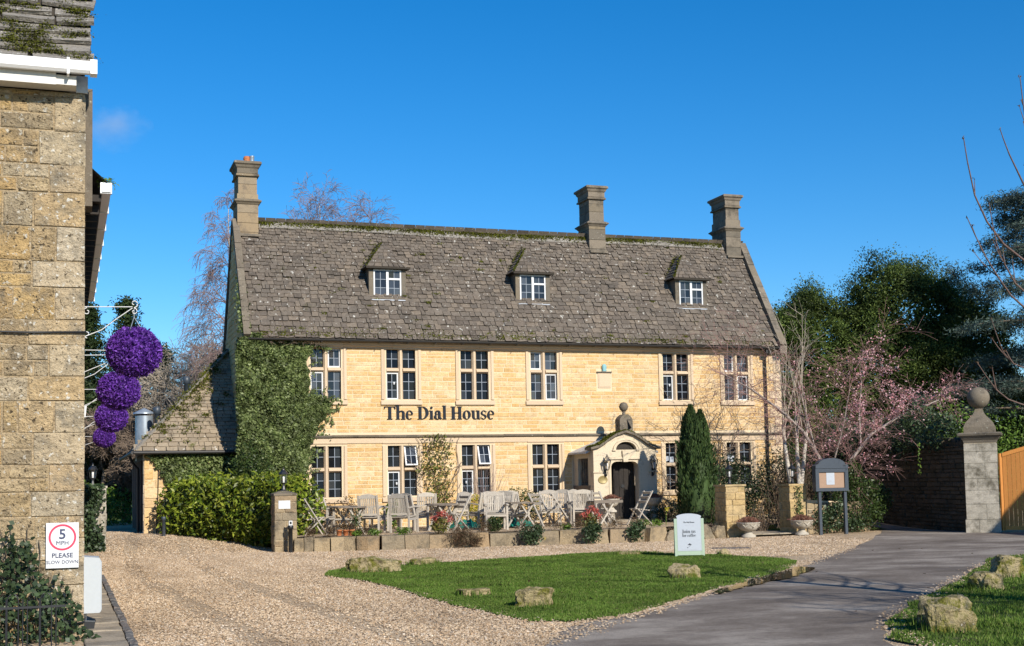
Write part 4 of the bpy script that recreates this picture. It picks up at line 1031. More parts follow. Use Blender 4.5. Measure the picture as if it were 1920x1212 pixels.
# sundial block with ball
fx, fy = 11.86, -1.3
mb = MB(); hw = .225
mb.prism([(fx-.26,3.17),(fx+.26,3.17),(fx+.26,3.25),(fx-.26,3.25)], fy-.22, fy+.22)
mb.prism([(fx-hw,3.252),(fx+hw,3.252),(fx+hw,3.62),(fx+.17,3.70),(fx+.07,3.78),(fx-.07,3.78),(fx-.17,3.70),(fx-hw,3.62)], fy-.185, fy+.185)
mb.lathe([(.09,3.74),(.055,3.80),(.045,3.85),(.075,3.895)], (fx,fy,0), 10); mb.lathe([(.0,-.15),(.07,-.135),(.12,-.09),(.15,0),(.12,.09),(.07,.135),(0,.15)], (fx,fy,4.03), 14)
part('finial', mb, M['finial'], porch)
mb = MB(); mb.add([(fx+.02,fy-.187,3.62),(fx+.10,fy-.187,3.30),(fx+.09,fy-.36,3.34),(fx+.03,fy-.187,3.62),(fx+.11,fy-.187,3.30),(fx+.10,fy-.36,3.34)], [(0,1,2),(5,4,3),(0,3,4,1),(1,4,5,2),(2,5,3,0)])
mb.bar((fx-.19,fy,3.34),(fx-.32,fy-.02,3.55),.02,.02); mb.bar((fx+.19,fy,3.34),(fx+.30,fy-.02,3.30),.02,.02); part('gnomon', mb, M['blackpaint'], porch)
# door deep inside, half open, stone step
mb = MB(); mb.box(dx0+.25,dx1+.03,PY+.42,PY+.48,.45,2.38); mb.box(dx0-.1,dx1+.1,-.3,-.24,.44,2.45); door = part('porch_door', mb, M['darkwood'], porch)
mb = MB()
mb.box(dx0-.06,dx1+.08,-.30,0,2.42,2.5)
mb.box(PX0+.24,PX1-.24,PY+.29,-.001,.385,.44); mb.box(dx0-.12,dx1+.12,PY-.42,PY+.27,.34,.45); part('door_step', mb, M['flag'], porch)
mb = MB(); 
for k in range(4): mb.box(dx0+.27+k*.17,dx0+.42+k*.17,PY+.40,PY+.419,.5,2.3)
part('door_board', mb, M['darkwood'], porch, kind='stuff')
mb = MB(); mb.lathe([(.06,-.012),(.06,.012)], (11.75,0,0), 12); mb.v = [(x,PY+.388+z,1.5+y) for x,y,z in mb.v]; part('knocker', mb, M['blackpaint'], porch)

# ================================================================== LEFT WING
wing = thing('side_wing', 'low stone wing with hipped stone roof left of the big house', 'house', (-2.8,2.5,0))
WX, WY, WZ = -2.80, 1.25, 2.80
mb = MB(); mb.box(WX,-.02,WY,WY+.35,0,WZ); mb.box(WX+.6,-.02,WY+.36,9.5,0,WZ-.1); part('wall', mb, M['mortar'], wing)
items = course_items(rnd, (0,WY,0), (0,-1,0), WX, -.05, .2, WZ-.05, (.22,.34), (.35,.7), .02, .014); piece_set(wing, 'stone', 'stones', STONES, items, M['facing'], 60, rnd)
items = course_items(rnd, (WX,WY+.42,0), (-1,0,0), 0, .42, .2, WZ-.05, (.22,.34), (.2,.42), .02, .012); piece_set(wing, 'quoin', 'quoins', ASHLAR, items, M['dressed'], 40, rnd)
for yy in (3.4,4.6,5.8,7.0,8.2): 
    m = MB(); m.box(WX+.0,WX+.2,yy-.1,yy+.1,.2,WZ-.2); part('post', m, M['teakdark'], wing)
m = MB(); m.box(WX+.01,WX+.21,WY+.45,9.4,WZ-.2,WZ-.02); part('beam', m, M['darkwood'], wing)
m = MB(); m.box(WX+.28,WX+.34,WY+.45,9.4,.15,WZ-.22); part('back_boards', m, M['darkwood'], wing)
# hipped roof: front slope meets the house gable, side slope faces left
ex, ey, ez = WX-.30, WY-.28, WZ+.03; run = 2.85; rz_ = 3.50
apex = Vector((ex+run, ey+run, ez+rz_)); A = Vector((ex,ey,ez)); B = Vector((-.02,ey,ez)); 
mb = MB(); topB = Vector((-.02, 3.45, 6.15))
back = Vector((ex,10,ez)); backtop = Vector((topB.x,10,topB.z))
mb.add([A,B,topB,back,backtop], [(0,1,2),(0,2,4,3)]); rf = link('roof', (lambda m_: m_)(mb.mesh('roof', wing.location)), M['underslate'], wing)
def tri_slates(parent, A, B, T, rows_, mat, wd, name, limit=300, prune=None):
    """courses of slabs on a triangular or trapezoid slope, eaves A-B, top point T"""
    ud = (B-A).normalized(); nrm = ud.cross(T-A).normalized()
    if nrm.z < 0: nrm = -nrm
    vd = nrm.cross(ud).normalized(); H = (T-A).dot(vd); tu = (T-A).dot(ud); Lw = (B-A).length
    Mx = Matrix((ud, vd, nrm)).transposed(); its = []; s = 0
    while s < H-.06:
        e = (H/rows_)*(1.3-.6*s/H); u0 = tu*s/H; u1 = Lw+(tu-Lw)*s/H; u = u0-.02
        while u < u1-.03:
            w_ = min(rnd.uniform(*wd)*(1.15-.4*s/H), u1-u+.03); c = A+ud*(u+w_/2)+vd*(s-.02)+nrm*.012
            its.append((c, Mx @ Matrix.Rotation(rnd.gauss(0,.02),3,'Z') @ Matrix.Rotation(-.06,3,'X'), (w_-.01, e*1.7, .03*rnd.uniform(.8,1.5)))); u += w_
        s += e
    piece_set(parent, 'slate', name, SLABS, its, mat, limit, rnd)
tri_slates(rf, A, B, topB, 31, M['slatelow'], (.14,.33), 'slates', 280)
P = []
for _ in range(150):
    f = nrng.random()**.6; c = A.lerp(topB, f*.95+.04) if nrng.random() < .4 else A.lerp(topB, nrng.random())*.5+(A.lerp(B,nrng.random()).lerp(topB, nrng.random()))*.5
    P.append(np.array(c)+nrng.normal(size=(28,3))*[.07,.03,.035]+[0,-.03,.05])
np_part('moss', *leaf_quads(nrng, np.concatenate(P), .05, (0,-.6,1), .5, .8), M['moss'], rf, kind='stuff')
m = MB(); m.bar(A+Vector((0,0,.03)), topB+Vector((0,0,.06)), .16, .06); part('hip_stones', m, M['slatenear'], rf)
m = MB(); m.tube([(ex-.02,ey-.06,ez-.04),(-.05,ey-.06,ez-.04)], .055, 8); m.tube([(ex-.05,ey-.05,ez-.04),(ex-.05,9.5,ez-.04)], .055, 8); part('gutter', m, M['gutterblack'], wing)
m = MB(); m.tube([(ex-.05,3.1,ez-.06),(ex+.05,3.1,ez-.3),(WX-.07,3.1,ez-.5),(WX-.07,3.1,.3)], .045, 8); part('downpipe', m, M['gutterblack'], wing)
m = MB(); m.tube([(WX+.42,WY-.05,2.5),(WX+.40,WY-.05,1.6),(WX+.36,WY-.05,.35)], .014, 5); part('cable', m, M['blackpaint'], wing)
m = MB(); m.lathe([(.29,0),(.29,1.5)], (-2.55,5.6,2.65), 16); vent = part('vent_drum', m, M['steel'], wing)
m = MB(); m.lathe([(.36,4.21),(.36,4.25),(.0,4.42)], (-2.55,5.6,0), 16); part('vent_cowl', m, M['steel'], vent)
for (x, y_, z0, z1) in ((-2.2,4.6,3.2,4.40),(-1.2,5.2,4.0,5.45)):
    m = MB(); m.lathe([(.09,z0),(.09,z1-.25),(.12,z1-.24),(.12,z1-.05),(.07,z1)], (x,y_,0), 12); part('flue_pipe', m, M['board'], wing)

# ================================================================== NEAR COTTAGE AT THE LEFT
CX, CY = -4.86, -23.3
cot = thing('cottage', 'near stone cottage cut by the left edge, with mossy stone roof and white gutter', 'house', (CX, CY, 0))
mb = MB()
mb.add([(-16,CY,-.1),(CX,CY,-.1),(CX,CY,6.30),(-16,CY,6.30)], [(0,1,2,3)]); gy = CY+5.6
mb.add([(CX,CY,-.1),(CX,gy,-.1),(CX,gy,6.3),(CX,(CY+gy)/2,9.6),(CX,CY,6.3)], [(0,1,2,3,4)])
mb.add([(CX-.015,gy,-.1),(CX-.015,-4.3,-.1),(CX-.015,-4.3,4.95),(CX-.015,gy,4.95)], [(0,1,2,3)])
mb.add([(-16,-4.3,-.1),(CX-.015,-4.3,-.1),(CX-.015,-4.3,4.95),(-16,-4.3,4.95)], [(3,2,1,0)]); mb.add([(-16,gy,-.1),(-16,gy,6.3),(CX,gy,6.3),(CX,gy,-.1)], [(0,1,2,3)])
me = mb.mesh('wall', cot.location); link('wall', me, M['cotmortar'], cot)
# corner quoins alternate long and short, rubble courses run up to them
z = 0.0; k = 0; q = []; items = []
while z < 6.27:
    h = min(rnd.uniform(.24,.40), 6.29-z); l = (.50 if k % 2 else .33)*rnd.uniform(.9,1.25); k += 1
    q.append((Vector((CX-l/2+.006,CY,z+h/2)), face_R((0,-1,0)), (l-.008, .018, h-.010)))
    zz = z; end = CX-l
    n2 = 2 if h > .30 and rnd.random() < .65 else 1
    for i in range(n2):
        items += course_items(rnd, (0,CY,0), (0,-1,0), -8.2, end, zz, zz+h/n2, (h/n2,h/n2), (.16,.52), .016, .024); zz += h/n2
    z += h
piece_set(cot, 'quoin', 'quoins', stone_variants(31, 6, .03, .015), q, M['quoin'], 60, rnd)
piece_set(cot, 'stone', 'stones', stone_variants(33, 12, .08, .08), [(c,m_,s,s[0]*s[2]*(3 if c.x > -6.3 else 1)) for c,m_,s in items], M['cottage'], 200, rnd)
# side wall facing, joined: it is seen edge-on
piece_set(cot, 'stone', 'side_stones', STONES, course_items(rnd, (CX-.015,CY+.05,0), (1,0,0), 0, 18.9, .05, 4.9, (.2,.3), (.3,.7), .012, .02), M['cottage'], 0, rnd)
# roof of the front range
ry0, rz0 = CY-.28, 6.55; rl = 4.6; ru, rv = math.cos(R(52)), math.sin(R(52))
rm = Matrix(((1,0,0),(0,ru,-rv),(0,rv,ru)))
mb = MB(); mb.add([(-16,ry0,rz0-.02),(CX+.06,ry0,rz0-.02),(CX+.06,ry0+ru*rl,rz0+rv*rl),(-16,ry0+ru*rl,rz0+rv*rl),(-16,gy+.3,rz0-.1),(CX+.06,gy+.3,rz0-.1)], [(0,1,2,3),(3,2,5,4)])
rf = link('roof', mb.mesh('roof', cot.location), M['underslate'], cot)
items = []; s = -.02
while s < rl-.1:
    e = .20+rnd.uniform(-.03,.02); x = CX+.10+rnd.uniform(-.04,.04)
    while x > -8.3:
        wd = rnd.uniform(.32,.72); items.append(((x-wd/2, ry0+ru*s, rz0+rv*s+rnd.uniform(0,.015)), rm @ Matrix.Rotation(rnd.gauss(0,.03),3,'Z') @ Matrix.Rotation(rnd.gauss(0,.025),3,'Y') @ Matrix.Rotation(-.13+rnd.gauss(0,.03),3,'X'), (wd-.012, e*1.6, .05*rnd.uniform(.8,1.5)), (wd*e)*(3 if x > -6.6 and s < 1.6 else 1))); x -= wd
    s += e
piece_set(rf, 'slate', 'slates', slate_variants(41, 10), items, M['slatenear'], 90, rnd)
P = []
for _ in range(120):
    s = nrng.random()*2.2; c = np.array([-4.85-nrng.random()*2.2, ry0+ru*s, rz0+rv*s+.085]); m_ = nrng.integers(40,220)
    P.append(c+nrng.normal(size=(m_,3))*[.06*(m_/120),.016,.022])
np_part('moss', *leaf_quads(nrng, np.concatenate(P), .022, (0,-.5,1), .5, .8), M['moss'], rf, kind='stuff')
mb = MB(); pr = [(ry0-.12,6.46),(ry0-.125,6.565),(ry0-.11,6.57),(ry0-.10,6.48),(ry0-.02,6.48),(ry0-.01,6.57),(ry0,6.57),(ry0,6.44),(ry0-.09,6.43)]; n = len(pr)
vs = [(-16,y,z) for y,z in pr]+[(CX+.075,y,z) for y,z in pr]; mb.add(vs, [(i,(i+1)%n,n+(i+1)%n,n+i) for i in range(n)]+[tuple(range(n,2*n))])
mb.box(CX+.05,CX+.125,ry0-.135,ry0+.01,6.42,6.585)
for x in (CX-.19,CX-1.1,CX-2.0): mb.box(x-.014,x+.014,ry0-.133,ry0+.005,6.40,6.59)
part('gutter', mb, M['gutterwhite'], cot)
mb = MB(); mb.box(-16,CX-.10,CY-.27,CY-.02,6.31,6.42); mb.box(-16,CX-.32,CY-.285,CY-.255,6.30,6.45); mb.box(CX-.1,CX+.03,CY-.03,CY+.0,6.3,6.5); part('fascia', mb, M['cream'], cot)
mb = MB(); mb.prism([(CX-.01,5.0),(CX+.085,5.0),(CX+.085,6.40),(CX-.01,6.40)], CY+.12, CY+.5); part('verge_pier', mb, M['finial'], cot)
# lower rear range: its white gutter runs away down the alley
mb = MB(); y0_, y1_ = CY+.3, -13.75; gx = -4.56
mb.box(gx-.10,gx,y0_,y1_,5.22,5.32); 
rear = part('rear_gutter', mb, M['gutterwhite'], cot)
for i in range(9):
    yy = y0_+.05+i*(y1_-y0_-.1)/8; m = MB(); m.box(gx-.12,gx+.012,yy-.03,yy+.03,5.205,5.335); part('gutter_bracket', m, M['gutterwhite'], rear)
mb = MB(); mb.box(CX-.02,gx-.11,y0_+.1,y1_,5.12,5.20); 
for yy in np.arange(y0_+.3, y1_, .42): mb.box(CX-.01,gx-.13,yy-.03,yy+.03,5.0,5.118)
part('rafter_ends', mb, M['darkwood'], cot)
mb = MB(); mb.add([(gx-.04,y0_,5.34),(gx-.04,y1_,5.34),(gx-3.2,y1_,8.2),(gx-3.2,y0_,8.2)], [(3,2,1,0)]); part('rear_roof', mb, M['slatenear'], cot)
P = np.array([gx-.05, y0_+.15, 5.36])+nrng.normal(size=(160,3))*[.05,.06,.03]; np_part('gutter_weeds', *leaf_quads(nrng, P, .05, (0,0,1), .3, .3), M['lime'], cot, kind='stuff')
m = MB(); m.tube([(-8,CY-.045,3.50),(-6.2,CY-.045,3.485),(-5.5,CY-.045,3.475),(CX+.012,CY-.045,3.49),(CX+.03,CY+.1,3.49)], .012, 5); part('wall_cable', m, M['blackpaint'], cot)
m = MB(); m.tube([(-5.15,CY-.03,.13),(-5.0,CY-.04,.16),(CX,CY-.04,.18),(CX+.02,CY+.3,.2)], .011, 5); part('wall_cable', m, M['blackpaint'], cot)
# ================================================================== THINGS ON AND ABOUT THE COTTAGE
def text_mesh(s, size, depth, align='CENTER', xs=1.0):
    cu = bpy.data.curves.new('lettering', 'FONT'); cu.body = s; cu.size = size; cu.extrude = depth; cu.offset = size*.012 if size > .07 else 0; cu.align_x = align; cu.resolution_u = 3
    o = bpy.data.objects.new('lettering', cu); COL.objects.link(o); bpy.context.view_layer.update()
    me = bpy.data.meshes.new_from_object(o.evaluated_get(bpy.context.evaluated_depsgraph_get())); bpy.data.objects.remove(o); bpy.data.curves.remove(cu)
    me.transform(Matrix(((xs,0,0,0),(0,0,-1,0),(0,1,0,0),(0,0,0,1)))); return me      # upright, facing -y
sg = thing('speed_sign', 'white speed limit sign with red ring on the near cottage wall', 'sign', (-5.09, CY-.05, .805))
mb = MB(); mb.box(-5.265,-4.915,CY-.058,CY-.045,.80,1.31); part('sign_plate', mb, M['whitepaint'], sg)
mb = MB(); n = 40; cxs, czs = -5.09, 1.145
for i in range(n):
    t0, t1 = 2*math.pi*i/n, 2*math.pi*(i+1)/n; q = lambda t, r: (cxs+r*math.cos(t), czs+r*math.sin(t))
    mb.prism([q(t0,.148),q(t1,.148),q(t1,.126),q(t0,.126)], CY-.0605, CY-.056)
part('red_ring', mb, M['signred'], sg)
for s, z, sz, xs in (('5',1.13,.155,1.05),('MPH',1.060,.066,1.05),('PLEASE',.918,.072,1.02),('SLOW DOWN',.850,.053,1.0)):
    me = text_mesh(s, sz, .0012, xs=xs); link('lettering', me, M['signnavy'], sg, (0, -.012, z-.805))
for x in (-5.25,-4.93):
    for z in (.815,1.295):
        mb = MB(); mb.prism([(x+.004*math.cos(t), z+.004*math.sin(t)) for t in np.linspace(0,6.28,7)[:-1]], CY-.0605, CY-.05); part('screw', mb, M['steel'], sg)
bx = thing('meter_box', 'pale grey meter box on the cottage side wall above the flagged path', 'meter box', (-4.75, -21.9, .2))
mb = MB(); mb.prism([(-4.86,.17),(-4.66,.17),(-4.64,.19),(-4.64,.80),(-4.66,.84),(-4.86,.86)], -22.15, -21.7); part('box', mb, M['meterbox'], bx)
mb = MB(); mb.prism([(-4.638,.20),(-4.632,.20),(-4.632,.79),(-4.638,.79)], -22.12, -21.73); part('door', mb, M['meterbox'], bx)
mb = MB(); mb.tube([(-4.83,-21.9,.17),(-4.83,-21.9,-.02)], .03, 8); part('pipe', mb, M['whitepaint'], bx)
dn = thing('drain_hopper', 'small black drain hopper at the foot of the cottage wall below the meter box', 'drain', (-4.78, -22.6, 0))
mb = MB(); mb.prism([(-4.85,.02),(-4.74,.0),(-4.72,.12),(-4.84,.13)], -22.75, -22.6); part('hopper', mb, M['blackpaint'], dn)
mb = MB(); mb.box(-4.85,-4.83,-22.6,-22.4,.0,.1); part('bracket', mb, M['steel'], dn)

# purple hanging balls on scrolled white brackets
BALL = []
for (x,y,z), r, lab in (((-4.21,-21.3,3.48),.335,'largest purple leafy ball, nearest of those hanging by the cottage'),((-4.25,-17.3,3.27),.315,'second purple leafy ball from the front, partly hidden by the largest'),((-4.18,-11.9,3.14),.302,'third purple leafy ball from the front, between two others'),((-4.15,-6.0,2.98),.245,'smallest purple leafy ball, lowest and farthest in the row')):
    t = thing('hanging_ball', lab, 'topiary ball', (x,y,z), 0, 'purple leafy balls hung along the cottage')
    P = unit(nrng.normal(size=(5200,3)))*(r*(1+.045*nrng.normal(size=(5200,1))))*[1,1,.93]+[x,y,z]
    V, F = leaf_quads(nrng, P, .052, (0,0,.2), .1, .42)
    np_part('leaves', V, F, M['purple'], t, kind='stuff')
    mb = MB(); mb.lathe([(0,-r*.8),(r*.55,-r*.6),(r*.84,0),(r*.55,r*.6),(0,r*.8)], (x,y,z), 14); part('core', mb, M['purple'], t)
    mb = MB()
    for a in range(3): mb.tube([(x+.12*math.cos(a*2.1),y+.12*math.sin(a*2.1),z+r*.8),(x,y,z+r+.13)], .006, 4)
    mb.tube([(x,y,z+r+.13),(x,y,z+r+.24)], .007, 4); part('hanging_chain', mb, M['steel'], t)
    br = thing('wall_bracket', {0:'white scrolled iron bracket holding the largest purple ball, nearest the camera'}.get(len(BALL), 'white iron bracket on the cottage wall holding the %s purple ball' % ['first','second','third','smallest'][len(BALL)]), 'bracket', (-4.86,y,z+r), 0, 'white scrolled brackets along the cottage wall')
    zt = z+r+.25
    def scroll(c, r0, a0, turns, sgn):
        return [(c[0]+r0*(1-.75*k/14)*math.cos(a0+sgn*turns*2*math.pi*k/14), y, c[1]+r0*(1-.75*k/14)*math.sin(a0+sgn*turns*2*math.pi*k/14)) for k in range(15)]
    mb = MB(); mb.tube([(-4.855,y,zt-.42),(-4.855,y,zt+.02)], .010, 5); part('wall_bar', mb, M['whitepaint'], br)
    mb = MB(); mb.tube([(-4.85,y,zt),(x-.02,y,zt+.015)], .0065, 5); part('arm', mb, M['whitepaint'], br)
    mb = MB(); mb.tube([(-4.85,y,zt-.40),(-4.62,y,zt-.30),(-4.42,y,zt-.14),(x-.02,y,zt)], .0065, 5); part('stay', mb, M['whitepaint'], br)
    for pts in (scroll((x+.0,zt+.06),.055,-math.pi/2,1,1), scroll((x,zt-.045),.045,math.pi/2,1,-1), scroll((-4.80,zt-.06),.05,math.pi/2,1,1), scroll((-4.80,zt-.36),.05,-math.pi/2,1,-1)):
        mb = MB(); mb.tube(pts, .007, 5); part('scroll', mb, M['whitepaint'], br)
    for zz in (z+.02, z-.28):
        mb = MB(); mb.tube([(-4.86,y+.02,zz),(x-r*.6,y+.02,zz+(.0 if zz > z else .2))], .0055, 4); part('stay_rod', mb, M['whitepaint'], br)
    BALL.append(t)
tag(link('alarm_box', (lambda m: (fix_normals(m), m)[1])(MB().prism([(-4.85,2.95),(-4.72,2.97),(-4.70,3.17),(-4.85,3.2)], -15.0, -14.8).mesh('alarm_box', (-4.78,-14.9,3.05))), M['whitepaint'], None, (-4.78,-14.9,3.05)), 'small white box on the cottage side wall beside the purple balls', 'alarm box')

# ivy clump and hooped railings in front of the cottage
iv = thing('ivy_bush', 'dark ivy bush growing up the near cottage wall behind the hooped railings', 'ivy', (-5.6, CY-.3, 0))
def wall_leaves(n, f, y0, depth, size):
    """leaves against an upright face: f(x, z) says where they grow"""
    out = []
    while sum(len(o) for o in out) < n:
        P = np.column_stack([nrng.uniform(-8.0,-4.7,4000), y0-np.abs(nrng.normal(0,depth,4000)), nrng.uniform(0,1.6,4000)]); out.append(P[f(P[:,0],P[:,2])])
    return np.concatenate(out)[:n]
topf = lambda x: np.interp(x, [-8,-6.2,-5.8,-5.62,-5.45,-5.35,-5.22,-5.1,-5.02,-4.92,-4.84], [1.3,1.15,1.05,1.22,1.16,.86,.70,.66,.58,.42,.1])
P = wall_leaves(4200, lambda x, z: z < topf(x)*(1+.10*np.sin(x*23)+.06*np.sin(x*51)), CY-.06, .16, .07)
P[:,1] -= np.clip((1.0-P[:,2]),0,1)*.18
np_part('leaves', *leaf_quads(nrng, P, .062, (.1,-.8,.5), .45, .85), M['ivydark'], iv, kind='stuff')
S = []
for k in range(16):
    x = -5.9+k*.062+rnd.uniform(-.04,.04); z = 0; px = x
    while z < float(topf(np.array(x)))*.95:
        q = px+rnd.uniform(-.05,.05); S.append((px,CY-.06,z,q,CY-.06,z+.14,.006,.005)); px = q; z += .14
np_part('stems', *tubes(S, 4), M['bark'], iv, kind='stuff')
rl_ = thing('hooped_railing', 'black hooped iron railing in front of the ivy at the bottom left corner', 'railing', (-5.5, -24.25, 0))
yR = -24.25
for k in range(11):
    x = -6.9+.165*k; 
    mb = MB(); hp = [(x-.055,yR,-.1),(x-.055,yR,.52)]+[(x-.055*math.cos(t),yR,.52+.075*math.sin(t)) for t in np.linspace(.3,math.pi-.3,7)]+[(x+.055,yR,.52),(x+.055,yR,-.1)]
    if k in (0,2,4,6,8,10): mb.tube(hp, .007, 5, smooth=True); part('hoop', mb, M['blackpaint'], rl_)
    else: mb.tube([(x-.02,yR,-.1),(x-.02,yR,.53)], .007, 5); part('upright', mb, M['blackpaint'], rl_)
    mb = MB(); mb.tube([(x+.10,yR,-.1),(x+.10,yR,.54)], .007, 5); part('upright', mb, M['blackpaint'], rl_)
mb = MB(); mb.bar((-7.1,yR,.45),(-5.05,yR,.45),.012,.024); part('rail', mb, M['blackpaint'], rl_)

# ================================================================== PIERS, PILLARS AND LANTERNS
def lantern(label, loc, group='lanterns on the stone pillars'):
    t = thing('pillar_lantern', label, 'lantern', loc, 0, group, local=True)
    mb = MB(); mb.lathe([(.085,0),(.085,.015),(.05,.04),(.032,.13),(.03,.17),(.07,.20),(.075,.215)], (0,0,0), 6, False); part('base', mb, M['blackpaint'], t)
    mb = MB(); 
    for a in range(6):
        c, s = math.cos(a*math.pi/3), math.sin(a*math.pi/3); mb.bar((.068*c,.068*s,.215),(.098*c,.098*s,.43),.012,.012)
    part('frame', mb, M['blackpaint'], t)
    mb = MB(); mb.lathe([(.064,.217),(.093,.428)], (0,0,0), 6, False); part('glass', mb, M['lampglass'], t)
    mb = MB(); mb.lathe([(.026,.22),(.03,.28),(.03,.37),(.0,.39)], (0,0,0), 8); part('lamp_tube', mb, M['bulb'], t)
    mb = MB(); mb.lathe([(.125,.425),(.128,.445),(.085,.50),(.03,.545),(.02,.57),(.028,.585),(.0,.62)], (0,0,0), 6, False); part('lid', mb, M['blackpaint'], t)
    return t
def pillar(name, label, x0, x1, y0, y1, z0, z1, mat, cap, seed, ch=(.16,.30), cat='pillar', core='mortar', capmat=None, flat=False):
    r_ = random.Random(seed); t = thing(name, label, cat, ((x0+x1)/2,(y0+y1)/2,z0)); e = .02
    mb = MB(); mb.box(x0+e,x1-e,y0+e,y1-e,z0-.2,z1-.005); part('core', mb, M[core], t)
    its = []
    for org, n, u0, u1 in (((0,y0+e,0),(0,-1,0),x0,x1),((x0+e,0,0),(-1,0,0),-y1,-y0),((x1-e,0,0),(1,0,0),y0,y1),((0,y1-e,0),(0,1,0),-x1,-x0)):
        its += course_items(r_, org, n, u0, u1, z0-.05, z1, ch, (.2,.42), .024, .012)
    piece_set(t, 'stone', 'stones', STONES, its, mat, 300, r_)
    mb = MB(); k = cap
    if flat: mb.box(x0-k,x1+k,y0-k,y1+k,z1,z1+.055)
    else:
        cx, cy = (x0+x1)/2, (y0+y1)/2; vs = [(x0-k,y0-k,z1),(x1+k,y0-k,z1),(x1+k,y1+k,z1),(x0-k,y1+k,z1),(x0-k,y0-k,z1+.05),(x1+k,y0-k,z1+.05),(x1+k,y1+k,z1+.05),(x0-k,y1+k,z1+.05),(cx-.1,cy-.1,z1+.12),(cx+.1,cy-.1,z1+.12),(cx+.1,cy+.1,z1+.12),(cx-.1,cy+.1,z1+.12)]
        mb.add(vs, [(3,2,1,0),(0,1,5,4),(1,2,6,5),(2,3,7,6),(3,0,4,7),(4,5,9,8),(5,6,10,9),(6,7,11,10),(7,4,8,11),(8,9,10,11)])
    part('cap_stone', mb, capmat or mat, t); return t
lp = pillar('stone_pillar', 'lone stone pillar with white plaque beside the laurel hedge', .03, .60, -5.65, -5.08, 0, 1.46, M['wallstone'], .015, 3, capmat=M['finial'])
lantern('black lantern on the pillar with the white plaque', (.315,-5.36,1.575))
pl = thing('wall_plaque', 'white rectangular plaque with two faint lines on the lone pillar', 'plaque', (.3,-5.66,1.2))
mb = MB(); mb.box(.13,.43,-5.675,-5.655,1.12,1.33); part('plate', mb, M['whitepaint'], pl)
for z in (1.235,1.205):
    mb = MB(); x = .155+(.02 if z < 1.22 else 0)
    while x < .405: w_ = rnd.uniform(.012,.03); mb.box(x,x+w_,-5.677,-5.6745,z,z+.010); x += w_+.008
    part('faint_line', mb, M['paleink'], pl, kind='stuff')
bo = thing('bollard_light', 'black bollard post with square white reader on top, before the lone pillar', 'bollard', (.38,-5.98,0))
mb = MB(); mb.lathe([(.055,-.1),(.055,.60),(.075,.605),(.078,.68),(.06,.70)], (.38,-5.98,0), 14); part('post', mb, M['blackpaint'], bo)
mb = MB(); mb.box(.335,.425,-6.02,-5.95,.70,.82); part('reader_head', mb, M['whitepaint'], bo)
mb = MB(); mb.box(.355,.405,-6.024,-6.019,.73,.795); part('reader_screen', mb, M['blackpaint'], bo)
bo2 = thing('bollard', 'short grey bollard at the left end of the laurel hedge', 'bollard', (-2.36,-.6,.3))
mb = MB(); mb.lathe([(.05,.1),(.05,.80),(.065,.805),(.065,.88),(.05,.90)], (-2.36,-.6,0), 12); part('post', mb, M['board'], bo2)
gp_ = pillar('gate_pillar', 'left one of two golden gateway pillars, beside the cypress', 12.55, 13.16, -6.6, -5.95, .05, 1.44, M['pillarstone'], .03, 5, flat=True)
gp_['group'] = 'golden pillars of the garden gateway'
gq_ = pillar('gate_pillar', 'right one of two golden gateway pillars, beside the notice board', 14.73, 15.30, -6.4, -5.8, .05, 1.42, M['pillarstone'], .03, 6, flat=True)
gq_['group'] = 'golden pillars of the garden gateway'
lantern('black lantern on the golden pillar beside the cypress', (12.85,-6.28,1.495)); lantern('black lantern on the golden pillar beside the notice board', (15.02,-6.1,1.475))
ap = pillar('ivy_pier', 'square garden pier smothered in ivy beyond the cottage', -4.75, -4.02, -3.3, -2.6, 0, 1.75, M['pierstone'], .03, 8, flat=True)
lantern('black lantern on the ivy covered pier beyond the cottage', (-4.35,-2.95,1.805))
ivp = thing('ivy', 'ivy covering the front of the square pier beyond the cottage', 'ivy', (-4.5,-3.4,0))
P = np.column_stack([nrng.uniform(-5.2,-4.05,4200), -3.33-np.abs(nrng.normal(0,.13,4200)), nrng.uniform(0,1.85,4200)])
P = P[(P[:,0] < -4.22+.12*np.sin(P[:,2]*5)+.12*nrng.normal(size=len(P))) | (P[:,2] < .3)]
np_part('leaves', *leaf_quads(nrng, P, .085, (.1,-.8,.4), .4, .8), M['ivydark'], ivp, kind='stuff')
# big gate pier with ball
gpn = thing('gate_pier', 'tall pale stone gate pier with moulded cap and big stone ball', 'gate pier', (19.58,-8.75,0))
gx0, gx1, gy0, gy1 = 19.14, 20.02, -9.19, -8.31; z = -.05; r_ = random.Random(77)
mb = MB(); mb.box(gx0+.02,gx1-.02,gy0+.02,gy1-.02,-.1,2.55); part('core', mb, M['mortar'], gpn)
k = 0
while z < 2.5:
    h = min(r_.uniform(.30,.46), 2.52-z); sp = gx0+(gx1-gx0)*((.38,.62,1.0)[k % 3]); k += 1
    for a, b in ((gx0,sp),(sp,gx1)):
        if b-a < .05: continue
        m = MB(); j = r_.uniform(-.006,.006); base = .03 if z < .15 else 0
        m.box(a+.004-(base if a == gx0 else 0),b-.004+(base if b == gx1 else 0),gy0+j-base,gy1-j,z+.005,z+h-.005); part('block', m, M['pierstone'], gpn)
    z += h
mb = MB(); cx, cy = (gx0+gx1)/2, (gy0+gy1)/2
def sq(mb, prof, cx, cy):
    vs = []
    for o, zz in prof: vs += [(cx-o,cy-o,zz),(cx+o,cy-o,zz),(cx+o,cy+o,zz),(cx-o,cy+o,zz)]
    n = len(prof); mb.add(vs, [(i*4+j,i*4+(j+1)%4,(i+1)*4+(j+1)%4,(i+1)*4+j) for i in range(n-1) for j in range(4)]+[(3,2,1,0),tuple(range(4*n-4,4*n))])
